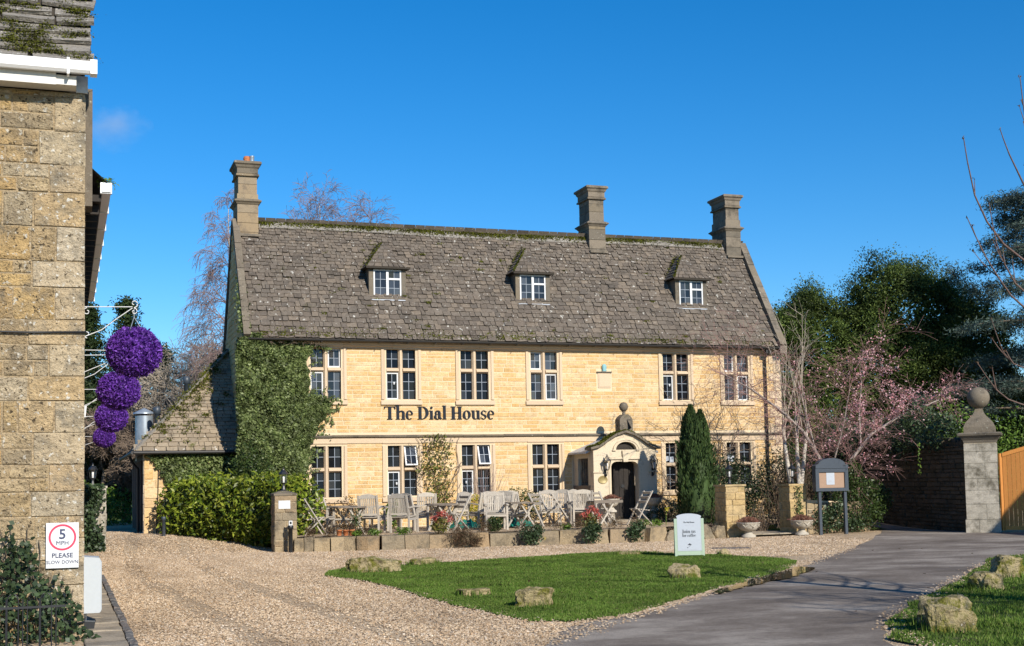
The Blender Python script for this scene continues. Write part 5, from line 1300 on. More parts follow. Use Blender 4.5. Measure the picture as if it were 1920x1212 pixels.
sq(mb, [(.43,2.53),(.45,2.60),(.50,2.66),(.53,2.70),(.58,2.735),(.60,2.79),(.54,2.82)], cx, cy); part('cap', mb, M['weathered'], gpn)
mb = MB(); sq(mb, [(.42,2.815),(.42,2.98),(.37,3.10),(.27,3.22),(.19,3.30),(.13,3.40),(.10,3.50),(.12,3.53)], cx, cy); part('ball_plinth', mb, M['finial'], gpn)
mb = MB(); mb.lathe([(max(0,.31*math.sin(t)), -.31*math.cos(t)) for t in np.linspace(0,math.pi,13)], (cx,cy,3.82), 20); part('stone_ball', mb, M['finial'], gpn)
gpn.rotation_euler.z = R(-41)
# board gate with a rising top, hung from the pier
gt = thing('timber_gate', 'orange timber board gate with curved top beside the gate pier', 'gate', (19.8,-9.3,0))
ga = R(-41); gd = Vector((math.cos(ga), math.sin(ga), 0)); gn = Vector((math.sin(ga), -math.cos(ga), 0)); gO = Vector((19.74,-9.28,0))
gz_ = lambda u: 2.20+.42*math.sin(min(u,2.2)/2.2*math.pi/2)
u = .10; k = 0
while u < 3.0:
    m = MB(); u1 = u+.115; 
    vs = [gO+gd*a+gn*b+Vector((0,0,zz)) for b in (.0,.03) for a, zz in ((u+.003,.10),(u1-.003,.10),(u1-.003,gz_(u1)-.1),(u+.003,gz_(u)-.1))]
    m.add(vs, [(0,1,2,3),(7,6,5,4),(0,4,5,1),(1,5,6,2),(2,6,7,3),(3,7,4,0)]); part('board', m, M['gatewood'], gt); u = u1
m = MB(); m.bar(gO+gd*.05+gn*.02+Vector((0,0,.06)), gO+gd*.05+gn*.02+Vector((0,0,gz_(.05))), .1, .06); part('stile', m, M['gatewood'], gt)
for i in range(12):
    a, b = 3.0*i/12, 3.0*(i+1)/12; 
for nm, f in (('top_rail', lambda a: gz_(a)-.055),('bottom_rail', lambda a: .13)):
    m = MB(); n = 14; vs = []
    for i in range(n):
        a = .10+2.9*i/(n-1); zz = f(a)
        for b, c in ((-.01,-.055),(.05,-.055),(.05,.055),(-.01,.055)): vs.append(gO+gd*a+gn*b+Vector((0,0,zz+c)))
    m.add(vs, [(i*4+j,i*4+(j+1)%4,(i+1)*4+(j+1)%4,(i+1)*4+j) for i in range(n-1) for j in range(4)]+[(3,2,1,0),tuple(range(4*n-4,4*n))]); part(nm, m, M['gatewood'], gt)
# rubble wall running back from the pier, in its own shade
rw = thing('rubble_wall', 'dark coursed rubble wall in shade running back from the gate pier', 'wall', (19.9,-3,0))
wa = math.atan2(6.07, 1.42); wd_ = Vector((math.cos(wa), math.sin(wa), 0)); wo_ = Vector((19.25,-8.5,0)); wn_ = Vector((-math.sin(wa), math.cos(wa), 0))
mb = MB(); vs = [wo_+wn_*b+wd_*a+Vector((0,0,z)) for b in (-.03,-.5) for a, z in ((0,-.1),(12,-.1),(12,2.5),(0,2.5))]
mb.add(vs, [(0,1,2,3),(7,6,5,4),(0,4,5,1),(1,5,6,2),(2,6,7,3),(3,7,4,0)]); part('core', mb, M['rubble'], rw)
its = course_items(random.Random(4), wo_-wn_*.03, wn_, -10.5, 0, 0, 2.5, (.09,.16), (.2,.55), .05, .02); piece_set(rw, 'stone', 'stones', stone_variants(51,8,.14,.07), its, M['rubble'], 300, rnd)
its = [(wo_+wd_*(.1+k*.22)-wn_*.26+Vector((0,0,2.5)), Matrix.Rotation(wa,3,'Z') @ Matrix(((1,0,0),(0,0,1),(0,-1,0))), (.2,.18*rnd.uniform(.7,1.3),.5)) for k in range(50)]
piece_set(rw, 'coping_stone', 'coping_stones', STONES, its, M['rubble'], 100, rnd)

# retaining wall of the terrace: big weathered blocks, then loose boulders to the gateway
tw = thing('terrace_wall', 'low wall of big weathered stone blocks along the terrace edge', 'wall', (6,-6.4,0))
WL = [(.62,-5.75),(2.43,-6.35),(4.64,-6.62),(7.28,-6.85),(9.48,-7.35),(10.6,-7.0)]
def wall_at(x):
    for (a,b),(c,d) in zip(WL, WL[1:]):
        if a <= x <= c: return b+(d-b)*(x-a)/(c-a), math.atan2(d-b,c-a)
    return WL[-1][1], 0
joints = [.62,.86,1.10,1.50,2.12,2.70,3.30,3.92,4.55,4.98,5.50,6.32,7.42,8.76,9.70,10.35]
BIG = stone_variants(61, 8, .014, .02)
for x0, x1 in zip(joints, joints[1:]):
    y, a = wall_at((x0+x1)/2); h = .37+rnd.uniform(-.02,.02)
    me = bpy.data.meshes.new('block'); v, f = BIG[rnd.randrange(8)]; me.from_pydata(v, [], f); fix_normals(me); me.materials.append(M['wallstone'])
    o = link('block', me, None, tw); o.matrix_basis = Matrix.Translation(Vector(((x0+x1)/2, y+.33, h/2-.03))-tw.location) @ Matrix.Rotation(a+rnd.gauss(0,.006),4,'Z') @ Matrix.Diagonal((x1-x0-.002, .36, h+.06, 1))
def boulder(label, x, y, w_, d_, h_, seed, mat='boulder', z=0.0, rz=0, group=None, jag=.34, name='boulder'):
    import bmesh
    r_ = random.Random(seed); bm = bmesh.new(); bmesh.ops.create_icosphere(bm, subdivisions=4, radius=1)
    planes = [Vector((r_.gauss(0,1), r_.gauss(0,1), r_.gauss(0,.7))).normalized() for _ in range(9)]+[Vector((0,0,1)),Vector((0,-1,.1)).normalized()]
    lim = [r_.uniform(.62,.86) for _ in planes]
    for v in bm.verts:
        p = v.co.copy()
        p = Vector([math.copysign(abs(c)**.72, c) for c in p])
        for n, l in zip(planes, lim):
            k = p.dot(n)
            if k > l: p -= n*(k-l)*.96
        from mathutils import noise as mn
        p *= 1+jag*.5*mn.noise(p*1.7+Vector((seed*3.1,0,0)))+jag*.28*mn.noise(p*4.5+Vector((seed,5,0)))+.10*abs(mn.noise(p*8+Vector((2,seed,1))))+.05*mn.noise(p*17)
        v.co = Vector((p.x*w_/1.55, p.y*d_/1.55, p.z*h_*.78+h_*.34))
    me = bpy.data.meshes.new(name); bm.to_mesh(me); bm.free()
    for p in me.polygons: p.use_smooth = False
    z = z-.02 if mat == 'boulder' else z
    if mat == 'boulder': ROCKS.append((x,y,w_,d_))
    o = link(name, me, M[mat], None, (x,y,z), rz); tag(o, label, 'rock', group); return o
ROCKS = []
G1 = 'limestone rocks set along the grass'
boulder('broad flat topped mossy rock at the left end of the lawn', .5,-14.7,.80,.5,.34,1,group=G1,z=.0)
boulder('low grey rock on the far left edge of the lawn', 1.9,-13.2,.58,.35,.17,2,group=G1,mat='boulder')
boulder('small flat rock in the lawn left of the yellow boulder', .62,-20.7,.44,.3,.16,3,group=G1)
boulder('pointed yellow boulder near the front of the lawn', .84,-22.75,.46,.38,.29,4,group=G1,rz=.6)
boulder('square mossy rock standing in the lawn near the puddle', 4.65,-19.5,.40,.34,.27,5,group=G1)
boulder('tiny yellow rock on the lawn edge right of the coffee board', 8.29,-14.25,.25,.22,.18,6,group=G1)
boulder('sunken flat rock on the far lawn edge left of the coffee board', 6.7,-12.7,.5,.3,.11,7,group=G1)
boulder('front half of the big mossy rock pair on the right lawn', 3.62,-27.55,.42,.42,.36,8,group=G1,z=-.02)
boulder('rear half of the big mossy rock pair on the right lawn', 3.92,-27.05,.46,.50,.42,9,group=G1,rz=.4,z=-.02)
boulder('tilted dark rock at the road edge on the right lawn', 7.2,-23.8,.42,.36,.33,10,group=G1)
boulder('pyramid shaped rock at the far right of the right lawn', 8.8,-22.35,.44,.4,.36,11,group=G1)
G2 = 'loose stones between the terrace wall and the gateway'
for i, (x,y,w_,h_,lab) in enumerate(((10.65,-7.05,.5,.33,'first loose stone right of the terrace wall, mostly behind plants'),(11.2,-6.95,.5,.30,'loose stone behind the coffee board'),(11.75,-6.7,.55,.42,'large tan stone just right of the coffee board'),(12.28,-6.55,.42,.40,'squarish stone against the left gateway pillar'))):
    boulder(lab, x,y,w_,.4,h_,20+i,'wallstone',group=G2,jag=.14)
# low garden wall behind the notice board
gw = thing('garden_wall', 'low lichened stone wall behind the notice board, half under ivy', 'wall', (16.5,-6.2,0))
ga2 = math.atan2(.7,2.5); M2 = face_R((math.sin(ga2), -math.cos(ga2), 0)); n2 = (math.sin(ga2), -math.cos(ga2), 0)
ud = M2 @ Vector((1,0,0)); o2 = Vector((15.35,-6.35,0))
mb = MB(); vs = [o2+ud*a-Vector(n2)*b+Vector((0,0,z)) for b in (.02,.4) for a, z in ((0,-.1),(2.7,-.1),(2.7,.85),(0,1.0))]
mb.add(vs, [(0,1,2,3),(7,6,5,4),(0,4,5,1),(1,5,6,2),(2,6,7,3),(3,7,4,0)]); part('core', mb, M['mortar'], gw)
its = course_items(random.Random(8), o2-Vector(n2)*.02, n2, 0, 2.7, 0, .92, (.12,.2), (.2,.45), .04, .02); piece_set(gw, 'stone', 'stones', STONES, its, M['wallstone'], 200, rnd)

# ================================================================== SIGNS AND FITTINGS
af = thing('coffee_board', 'pale green A-frame board with white panel, standing on the lawn edge', 'sign board', (7.575,-14.0,0))
def afleaf(sgn):
    if sgn < 0: T = Matrix.Translation((7.575,-14.14,.0)) @ Matrix.Rotation(-.11,4,'X')
    else: T = Matrix.Translation((7.575,-13.90,.0)) @ Matrix.Rotation(.11,4,'X') @ Matrix.Rotation(math.pi,4,'Z')
    return T
for sgn in (-1,1):
    T = afleaf(sgn)
    for sx in (-1,1):
        m = MB(); a, b = (.255,.315) if sx > 0 else (-.315,-.255); m.box(a,b,-.02,.025,-.0,.83,T); part('leg', m, M['signgreen'], af)
    m = MB(); m.box(-.253,.253,-.015,.02,.05,.14,T); part('rail', m, M['signgreen'], af)
    pr = [(-.253,.14),(.253,.14),(.253,.85)]+[(.30*math.cos(t)*.95,.85+.085*math.sin(t)) for t in np.linspace(.35,math.pi-.35,11)]+[(-.253,.85)]
    m = MB(); m.prism(pr, -.022, .015, T); pn = part('panel', m, M['paper'], af)
    if sgn < 0:
        lettering('Join us', -.15, -.024, .52, .075, .002, .29, M['ink'], pn, 'lettering', T, True)
        lettering('for coffee', -.15, -.024, .44, .062, .002, .29, M['ink'], pn, 'lettering', T, True)
        lettering('The Dial House', -.12, -.024, .735, .030, .002, .24, M['ink'], pn, 'lettering', T, True)
        m = MB(); x = -.16
        while x < .16: w_ = rnd.uniform(.01,.022); m.box(x,x+w_,-.0243,-.0222,.165,.172,T); x += w_+.006
        part('small_print', m, M['paleink'], pn, kind='stuff')
        m = MB(); x = -.075
        while x < .07: m.box(x,x+.012,-.0243,-.0222,.685,.690,T); x += .018
        part('small_print', m, M['paleink'], pn, kind='stuff')
        m = MB(); m.prism([(-.045,.268),(-.02,.285),(0,.305),(.022,.285),(.048,.272),(.02,.262),(-.02,.262)],-.0243,-.0222,T); m.prism([(.02,.262),(.028,.262),(-.018,.222),(-.026,.222)],-.0245,-.0222,T); m.prism([(-.042+.011*math.cos(t),.21+.011*math.sin(t)) for t in np.linspace(0,6.28,9)[:-1]],-.0243,-.0222,T); part('emblem', m, M['ink'], pn, kind='stuff')
af.rotation_euler.z = R(-22)
nb = thing('notice_board', 'dark blue grey notice board on two posts, pinned with a white sheet', 'notice board', (15.5,-7.4,0))
for x in (15.03,15.88):
    m = MB(); m.box(x,x+.085,-7.44,-7.36,-.1,1.22); part('post', m, M['board'], nb)
top_ = [(14.96,1.25),(16.04,1.25),(16.04,1.98),(15.98,2.02)]+[(15.5+.46*math.cos(t),1.99+.20*math.sin(t)) for t in np.linspace(.15,math.pi-.15,13)]+[(15.02,2.02),(14.96,1.98)]
m = MB(); m.prism(top_, -7.38, -7.24); part('cabinet', m, M['board'], nb)
m = MB(); m.box(14.955,15.07,-7.43,-7.382,1.245,1.9); m.box(15.93,16.045,-7.43,-7.382,1.245,1.9); m.box(15.07,15.93,-7.429,-7.382,1.245,1.335); m.box(15.07,15.93,-7.429,-7.382,1.79,1.9)
m.prism([(14.955,1.90)]+[(16.045,1.90),(16.045,1.985),(15.98,2.025)]+[(15.5+.46*math.cos(t),1.995+.20*math.sin(t)) for t in np.linspace(.15,math.pi-.15,13)]+[(15.02,2.025),(14.955,1.985)], -7.445, -7.382); part('door_frame', m, M['board'], nb)
m = MB(); m.box(15.075,15.925,-7.392,-7.381,1.34,1.785); part('pin_panel', m, M['cork'], nb)
m = MB(); m.box(15.33,15.60,-7.398,-7.3925,1.43,1.78); pg = part('sheet', m, M['paper'], nb)
m = MB()
for k in range(5): m.box(15.40,15.40+rnd.uniform(.06,.12),-7.4,-7.398,1.49+k*.018,1.497+k*.018)
part('small_print', m, M['paleink'], pg, kind='stuff')
nb.location += Vector((.33,.5,0))
# wall lanterns either side of the porch door
def wall_lantern(label, x, y, z):
    t = thing('wall_lantern', label, 'lantern', (x,y,z), 0, 'iron lanterns either side of the porch door', local=True)
    m = MB(); m.tube([(0,.16,-.28),(0,.05,-.33),(0,0,-.22),(0,0,-.16)], .014, 6); m.box(-.03,.03,.14,.165,-.36,-.1); part('bracket', m, M['blackpaint'], t)
    m = MB()
    for a in range(6):
        c, s = math.cos(a*math.pi/3), math.sin(a*math.pi/3); m.bar((.06*c,.06*s,-.14),(.125*c,.125*s,.14),.014,.014); m.bar((.125*c,.125*s,.14),(.03*c,.03*s,.27),.012,.012)
    part('frame', m, M['blackpaint'], t)
    m = MB(); m.lathe([(.056,-.138),(.12,.138)], (0,0,0), 6, False); part('glass', m, M['lampglass'], t)
    m = MB(); m.lathe([(.118,.142),(.03,.262)], (0,0,0), 6, False); part('roof_glass', m, M['lampglass'], t)
    m = MB(); m.lathe([(.0,-.17),(.065,-.145),(.06,-.135)], (0,0,0), 6, False); m.lathe([(.145,.135),(.145,.15),(.125,.15)], (0,0,0), 6, False); m.lathe([(.035,.262),(.02,.30),(.025,.315),(.0,.36)], (0,0,0), 6); part('rings', m, M['blackpaint'], t, kind='stuff')
    m = MB(); m.lathe([(.02,-.12),(.028,.0),(.028,.06),(.0,.08)], (0,0,0), 8); part('lamp_tube', m, M['bulb'], t)
wall_lantern('iron lantern on the left of the porch door above the brass plaque', 10.99, PY-.17, 2.16); wall_lantern('iron lantern on the right of the porch door', 12.62, PY-.17, 2.16)
ov = thing('oval_plaque', 'dull brass oval plaque on the porch left of the door', 'plaque', (10.9,PY,1.71))
m = MB(); m.lathe([(.16,-.012),(.165,.0),(.15,.012),(.145,.008),(0,.008)], (0,0,0), 24, sy=.78); m.v = [(10.9+x,PY-.012-z,1.71+y) for x,y,z in m.v]; part('plate', m, M['brass'], ov)
tag(link('drain_cover', (lambda q: (fix_normals(q), q)[1])(MB().box(-.45,.45,-.3,.3,0,.02).mesh('drain_cover')), M['kerbdark'], None, (9.9,-11.6,.0), R(-20)), 'flat grey drain cover lying in the gravel below the gateway', 'drain cover')

# ================================================================== TERRACE FURNITURE
TZ = .385
def armchair(label):
    t = thing('garden_armchair', label, 'chair', (0,0,0), 0, 'weathered teak armchairs on the terrace', local=True); T_ = M['teak']
    for sx in (-1,1):
        m = MB(); m.bar((sx*.27,-.24,0),(sx*.27,-.24,.63),.05,.05); part('leg', m, T_, t)
        m = MB(); m.bar((sx*.255,.24,0),(sx*.255,.24,.44),.045,.05); m.bar((sx*.255,.24,.44),(sx*.245,.37,.96),.045,.05); part('leg', m, T_, t)
        m = MB(); m.bar((sx*.285,-.30,.645),(sx*.285,.0,.665),.065,.028); m.bar((sx*.285,.0,.665),(sx*.27,.30,.63),.06,.028); part('armrest', m, T_, t)
        m = MB(); m.bar((sx*.262,-.22,.36),(sx*.25,.24,.34),.03,.06); part('side_rail', m, T_, t)
    m = MB(); m.bar((-.245,-.245,.38),(.245,-.245,.38),.03,.07); part('front_rail', m, T_, t)
    m = MB()
    for k in range(7): y = -.25+k*.075; m.bar((-.245,y,.425-.012*k/3),(.245,y,.425-.012*k/3),.06,.02,(0,0,1))
    part('seat', m, T_, t)
    m = MB()
    for k in range(9): x = -.205+k*.051; m.bar((x,.262,.50),(x*.97,.355,.90),.031,.014,(0,1,0))
    m.bar((-.235,.255,.475),(.235,.255,.475),.03,.05); part('backrest', m, T_, t)
    m = MB(); pr = [(-.24,.88),(.24,.88),(.24,.945),(.12,.985),(0,1.0),(-.12,.985),(-.24,.945)]
    m.prism(pr, .335, .365); part('top_rail', m, T_, t)
    return t
def foldchair(label):
    t = thing('folding_chair', label, 'chair', (0,0,0), 0, 'weathered folding chairs on the terrace', local=True); T_ = M['teak']
    for sx in (-1,1):
        m = MB(); m.bar((sx*.21,-.28,0),(sx*.21,.30,.92),.028,.05,(1,0,0)); part('leg', m, T_, t)
        m = MB(); m.bar((sx*.175,.28,0),(sx*.175,-.18,.44),.028,.042,(1,0,0)); part('leg', m, T_, t)
    m = MB()
    for k in range(6): y = -.20+k*.078; m.bar((-.165,y,.44-.01*k),(.165,y,.44-.01*k),.06,.02,(0,0,1))
    part('seat', m, T_, t)
    m = MB()
    for s in (.62,.74,.865): y, z = -.28+.58*s/.92, s; m.bar((-.195,y,z),(.195,y,z),.018,.07,(0,-.5,.85))
    part('backrest', m, T_, t)
    m = MB(); m.bar((-.165,.14,.14),(.165,.14,.14),.025,.03); part('stretcher', m, T_, t)
    return t
def table(label, rad, round_=True, w2=.5):
    t = thing('garden_table', label, 'table', (0,0,0), 0, 'weathered teak tables on the terrace', local=True); T_ = M['teakdark']
    m = MB(); n = 9
    for k in range(n):
        x = -rad+(2*rad)*(k+.5)/n; hw = math.sqrt(max(rad*rad-x*x, .02)) if round_ else w2; m.box(x-rad/n+.006,x+rad/n-.006,-hw+.03,hw-.03,.70,.725)
    part('tabletop', m, T_, t)
    m = MB()
    if round_:
        k_ = 24
        for i in range(k_):
            a, b = 2*math.pi*i/k_, 2*math.pi*(i+1)/k_; q = lambda a, r: (r*math.cos(a), r*math.sin(a))
            p = [q(a,rad),q(b,rad),q(b,rad-.06),q(a,rad-.06)]; vs = [(x,y,.697) for x,y in p]+[(x,y,.735) for x,y in p]; m.add(vs, [(3,2,1,0),(4,5,6,7),(0,1,5,4),(2,3,7,6)])
    else:
        m.box(-rad,rad,-w2,-w2+.04,.66,.735); m.box(-rad,rad,w2-.04,w2,.66,.735)
    part('rim', m, T_, t)
    s = rad*.62
    for sx in (-1,1):
        m = MB(); m.bar((sx*s,-.30,0),(-sx*s*.75,-.30,.70),.045,.05,(0,1,0)); part('leg', m, M['teak'], t)
        m = MB(); m.bar((sx*s,.30,0),(-sx*s*.75,.30,.70),.045,.05,(0,1,0)); part('leg', m, M['teak'], t)
    m = MB(); m.bar((0,-.30,.36),(0,.30,.36),.04,.04); part('stretcher', m, M['teak'], t)
    return t
arm = [(2.85,-4.45,150,'armchair with its slatted back to the camera, right of the first round tables'),(3.35,-3.3,-110,'armchair in shade just behind the first slatted armchair'),(3.62,-4.95,140,'armchair with pale slatted back left of the middle round tables'),(4.28,-3.55,120,'armchair close behind the pale armchair at the middle tables'),
       (6.2,-5.1,-12,'armchair facing the camera left of the round table at centre'),(6.46,-2.9,-160,'dark backed armchair by the yellow shrub'),(7.05,-3.0,-30,'armchair just behind the centre chair that faces the camera'),(7.75,-2.4,10,'arch topped armchair behind the round table at centre'),(9.05,-4.5,160,'slatted armchair left of the square folding table'),(9.25,-2.2,-35,'tilted dark armchair against the house wall left of the porch'),(9.6,-3.2,30,'armchair behind the square folding table, mostly hidden'),(1.7,-3.3,60,'armchair between the hedge and the farther left round table'),(5.75,-2.7,-150,'armchair behind the farther middle round table'),(6.78,-3.7,-45,'armchair between the centre chair and the centre round table'),(8.65,-2.9,-15,'armchair behind the edge-on folding chair'),(5.0,-2.2,170,'armchair nearest the climbing rose, behind the middle tables')]
for i, (x,y,rz,lab) in enumerate(arm):
    if i == 0: pa = armchair(lab); pa.scale = (1.06,1.06,1.06); pa.location = (x,y,TZ); pa.rotation_euler.z = R(rz)
    else: copy_tree(pa, (x,y,TZ), R(rz), lab)
fold = [(1.25,-4.5,95,'folding chair at the far left end of the terrace beside the hedge'),(1.95,-2.0,20,'folding chair half hidden behind the first round tables'),(5.15,-4.85,-70,'folding chair right of the middle round tables'),(8.15,-3.5,25,'folding chair right of the round table at centre'),(8.55,-4.1,75,'narrow folding chair seen edge-on between the centre and square tables'),(10.1,-3.2,8,'folding chair standing before the porch behind the square table'),(10.75,-4.7,-82,'folding chair at the right end of the terrace, seen from the side')]
for i, (x,y,rz,lab) in enumerate(fold):
    if i == 0: pf_ = foldchair(lab); pf_.scale = (1.06,1.06,1.06); pf_.location = (x,y,TZ); pf_.rotation_euler.z = R(rz)
    else: copy_tree(pf_, (x,y,TZ), R(rz), lab)
tab = [(2.2,-4.6,20,'nearer round table at the left end of the terrace'),(2.3,-3.0,70,'farther round table at the left end of the terrace'),(4.85,-4.55,40,'nearer round table in the middle left group below the rose'),(5.2,-3.2,0,'farther round table in the middle left group below the rose'),(7.15,-4.5,15,'round table right of centre with a bush behind it')]
for i, (x,y,rz,lab) in enumerate(tab):
    if i == 0: pt_ = table(lab, .46); pt_.location = (x,y,TZ); pt_.rotation_euler.z = R(rz)
    else: copy_tree(pt_, (x,y,TZ), R(rz), lab)
t = table('square folding table with crossed legs in front of the porch', .46, False, .36); t.location = (9.5,-4.9,TZ); t.rotation_euler.z = R(5)
# dark green covers folded under the tables
for x, y, w_, lab in ((5.75,-3.7,.9,'dark green canvas cover crumpled under the middle tables'),(7.3,-3.7,1.0,'dark green canvas cover crumpled under the centre round table')):
    import bmesh
    from mathutils import noise as mn
    bm = bmesh.new(); bmesh.ops.create_grid(bm, x_segments=24, y_segments=10, size=.5)
    for v in bm.verts:
        e = max(0, 1-(abs(v.co.x)*2)**4)*max(0, 1-(abs(v.co.y)*2)**4); n_ = mn.noise(Vector((v.co.x*7+x, v.co.y*6, 1)))
        v.co = Vector((v.co.x*w_*(1+.2*n_), v.co.y*.5, .03+e*(.16+.16*n_)))
    me = bpy.data.meshes.new('canvas_cover'); bm.to_mesh(me); bm.free(); tag(link('canvas_cover', me, M['greensheet'], None, (x,y,TZ), .2), lab, 'cover')
# pots and urns
def pot(label, x, y, z, r, h):
    t = thing('terracotta_pot', label, 'pot', (x,y,z), 0, 'terracotta pots on the terrace wall', local=True)
    m = MB(); m.lathe([(r*.65,0),(r*.9,h*.8),(r,h*.8),(r,h),(r*.88,h),(r*.85,h*.85)], (0,0,0), 14); part('pot', m, M['terracotta'], t)
    P = nrng.normal(size=(160,3))*[r*.6,r*.6,.05]+[0,0,h+.07]; V, F = leaf_quads(nrng, P, .05, (0,0,1), .3, .4); np_part('plant', V, F, M['shrubbrown'], t, kind='stuff')
for i, (x, y, lab) in enumerate(((1.72,-5.55,'left terracotta pot of three behind the terrace wall'),(1.88,-5.66,'middle terracotta pot of three behind the terrace wall'),(2.04,-5.62,'right terracotta pot of three behind the terrace wall'))): pot(lab, x, y, TZ-.02, .085, .17)
def urn(label, x, y, z, s=1.0, tall=False):
    t = thing('planted_urn', label, 'urn', (x,y,z), 0, 'stone urns planted with heather', local=True); b = .34 if tall else 0
    m = MB()
    if tall: m.lathe([(.17,0),(.17,.05),(.11,.09),(.10,.34),(.14,.38)], (0,0,0), 16)
    m.lathe([(.19*s,b),(.19*s,b+.05),(.12*s,b+.09),(.085*s,b+.14),(.10*s,b+.17)], (0,0,0), 20); part('foot', m, M['concrete'], t)
    m = MB(); m.lathe([(.09*s,b+.165),(.20*s,b+.20),(.265*s,b+.28),(.285*s,b+.37),(.31*s,b+.39),(.315*s,b+.415),(.27*s,b+.415),(.24*s,b+.36)], (0,0,0), 24)
    for k in range(8):
        a = k*math.pi/4; m.tube([(.28*s*math.cos(a-.3),.28*s*math.sin(a-.3),b+.36),(.275*s*math.cos(a),.275*s*math.sin(a),b+.28),(.28*s*math.cos(a+.3),.28*s*math.sin(a+.3),b+.36)], .016, 5)
    part('bowl', m, M['concrete'], t)
    n = 1500; P = np.column_stack([nrng.normal(size=(n,2))*.125*s, np.zeros(n)]); P[:,2] = b+.42+.15*s*nrng.random(n)*np.exp(-(P[:,0]**2+P[:,1]**2)/(.3*s)**2)
    V, F = leaf_quads(nrng, P, .075, (0,0,.4), .3, .16); np_part('heather', V, F, M['heather'], t, kind='stuff')
urn('stone urn of heather at the foot of the left gateway pillar', 12.98,-7.05,.02,1.05); urn('stone urn of heather beside the notice board', 14.72,-7.0,.03,1.05)
urn('stone urn of heather left of the porch door, behind the chairs', 10.98,-2.15,.36,.85,True); urn('pedestal urn of heather right of the porch door', 12.45,-2.1,.36,.85,True)
# ================================================================== PLANTS
def plant(name, label, cat, loc, leaves, mat, stems=None, smat='twig', group=None, leafname='foliage'):
    t = thing(name, label, cat, loc, 0, group)
    if leaves is not None: np_part(leafname, *leaves, M[mat], t, kind='stuff')
    if stems is not None and len(stems): np_part('stems', *tubes(stems, 4), M[smat], t, kind='stuff')
    return t
def bush(name, label, cat, lobes, n, size, mat, shell=.5, aspect=.5, stems=0, smat='twig', bias=(0,-.3,.6), bw=.35, group=None):
    P = blob_points(nrng, n, lobes, shell, .10); x, y, z = lobes[0][:3]; zb = min(l[2]-l[5] for l in lobes)
    S = []
    for k in range(stems):
        l = lobes[nrng.integers(len(lobes))]; a = np.array([l[0]+nrng.normal()*.06, l[1]+nrng.normal()*.06, max(zb,l[2]-l[5])]); d = unit(nrng.normal(size=(1,3))+[[0,0,1.1]])[0]
        b = np.array(l[:3])+d*np.array(l[3:])*nrng.uniform(.8,1.1); m = (a+b)/2+nrng.normal(size=3)*.05
        S += [(*a,*m,.008,.006),(*m,*b,.006,.003)]
    return plant(name, label, cat, (x,y,max(zb,0)), leaf_quads(nrng, P, size, bias, bw, aspect), mat, S, smat, group)
# laurel hedge
lob = []
for k in range(12):
    f = k/11; cx, cy = -2.15+2.35*f, .1-4.45*f; 
    lob += [(cx+.28, cy+.2, 1.0+nrng.normal()*.05, .62, .62, 1.0+nrng.normal()*.06), (cx+.9, cy+.7, 1.05, .6, .6, .98)]
lob += [(.75,-4.1,.95,.5,.55,.98),(1.0,-3.4,.85,.5,.6,.9)]
P = blob_points(nrng, 11500, lob, .22, .07); P = P[P[:,2] > .03]
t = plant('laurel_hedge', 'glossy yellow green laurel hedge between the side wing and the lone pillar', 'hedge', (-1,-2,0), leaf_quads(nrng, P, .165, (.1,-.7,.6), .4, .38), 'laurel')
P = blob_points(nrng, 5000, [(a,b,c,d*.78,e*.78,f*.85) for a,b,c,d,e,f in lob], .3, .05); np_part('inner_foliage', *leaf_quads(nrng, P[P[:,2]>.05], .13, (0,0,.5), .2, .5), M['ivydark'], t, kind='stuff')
# ivy on the house corner
IVP = [(-.16,6.10),(1.5,6.17),(2.15,6.10),(2.28,5.95),(2.0,5.80),(1.93,5.3),(1.98,4.75),(1.97,4.42),(2.2,4.42),(2.35,4.30),(2.5,4.32),(2.62,4.28),(2.62,4.02),(2.45,3.86),(2.28,3.62),(2.16,3.25),(2.02,2.95),(1.93,2.55),(1.84,2.1),(1.6,1.75),(1.35,.5),(-.15,.4),(-.16,3.4)]
ivb = wobble(IVP, 5, .07, 5)
Q = np.column_stack([nrng.uniform(-.25,3.1,52000), nrng.uniform(.3,6.3,52000)]); Q = Q[poly_in(Q, ivb)]
bumpy = .10+.10*np.sin(Q[:,0]*3.3+Q[:,1]*1.7)*np.sin(Q[:,1]*2.9)+.05*np.sin(Q[:,0]*9+2)*np.sin(Q[:,1]*7.7)
thick = np.clip((2.3-Q[:,0])/1.2, .25, 1)
P = np.column_stack([Q[:,0], -.05-thick*(.05+bumpy+.10*nrng.random(len(Q))), Q[:,1]])
t = plant('ivy', 'thick green ivy covering the left corner of the house front', 'ivy', (.8,-.1,.3), leaf_quads(nrng, P, .085, (.1,-.75,.5), .42, .85), 'ivy')
P = np.concatenate([np.column_stack([np.full(2600,-.04)-np.abs(nrng.normal(0,.05,2600)), nrng.uniform(-.2,.45,2600), nrng.uniform(.5,6.2,2600)]),
    np.array([[.02,YE+uy*s_,ZE+uz*s_+.1] for s_ in np.abs(nrng.normal(0,.9,700))+.02])+nrng.normal(size=(700,3))*[.09,.05,.05]])
np_part('corner_foliage', *leaf_quads(nrng, P, .08, (-.6,-.4,.4), .4, .85), M['ivy'], t, kind='stuff')
S = []
for k in range(46):
    x = nrng.uniform(.0,2.3); z = 6.16; q = np.array([x,-.25,z])
    for j in range(4): e = q+np.array([nrng.normal()*.12,-nrng.random()*.03,nrng.normal()*.07+(.02 if j<2 else -.05)]); S.append((*q,*e,.006,.004)); q = e
np_part('dry_stems', *tubes(S, 4), M['twig'], t, kind='stuff')
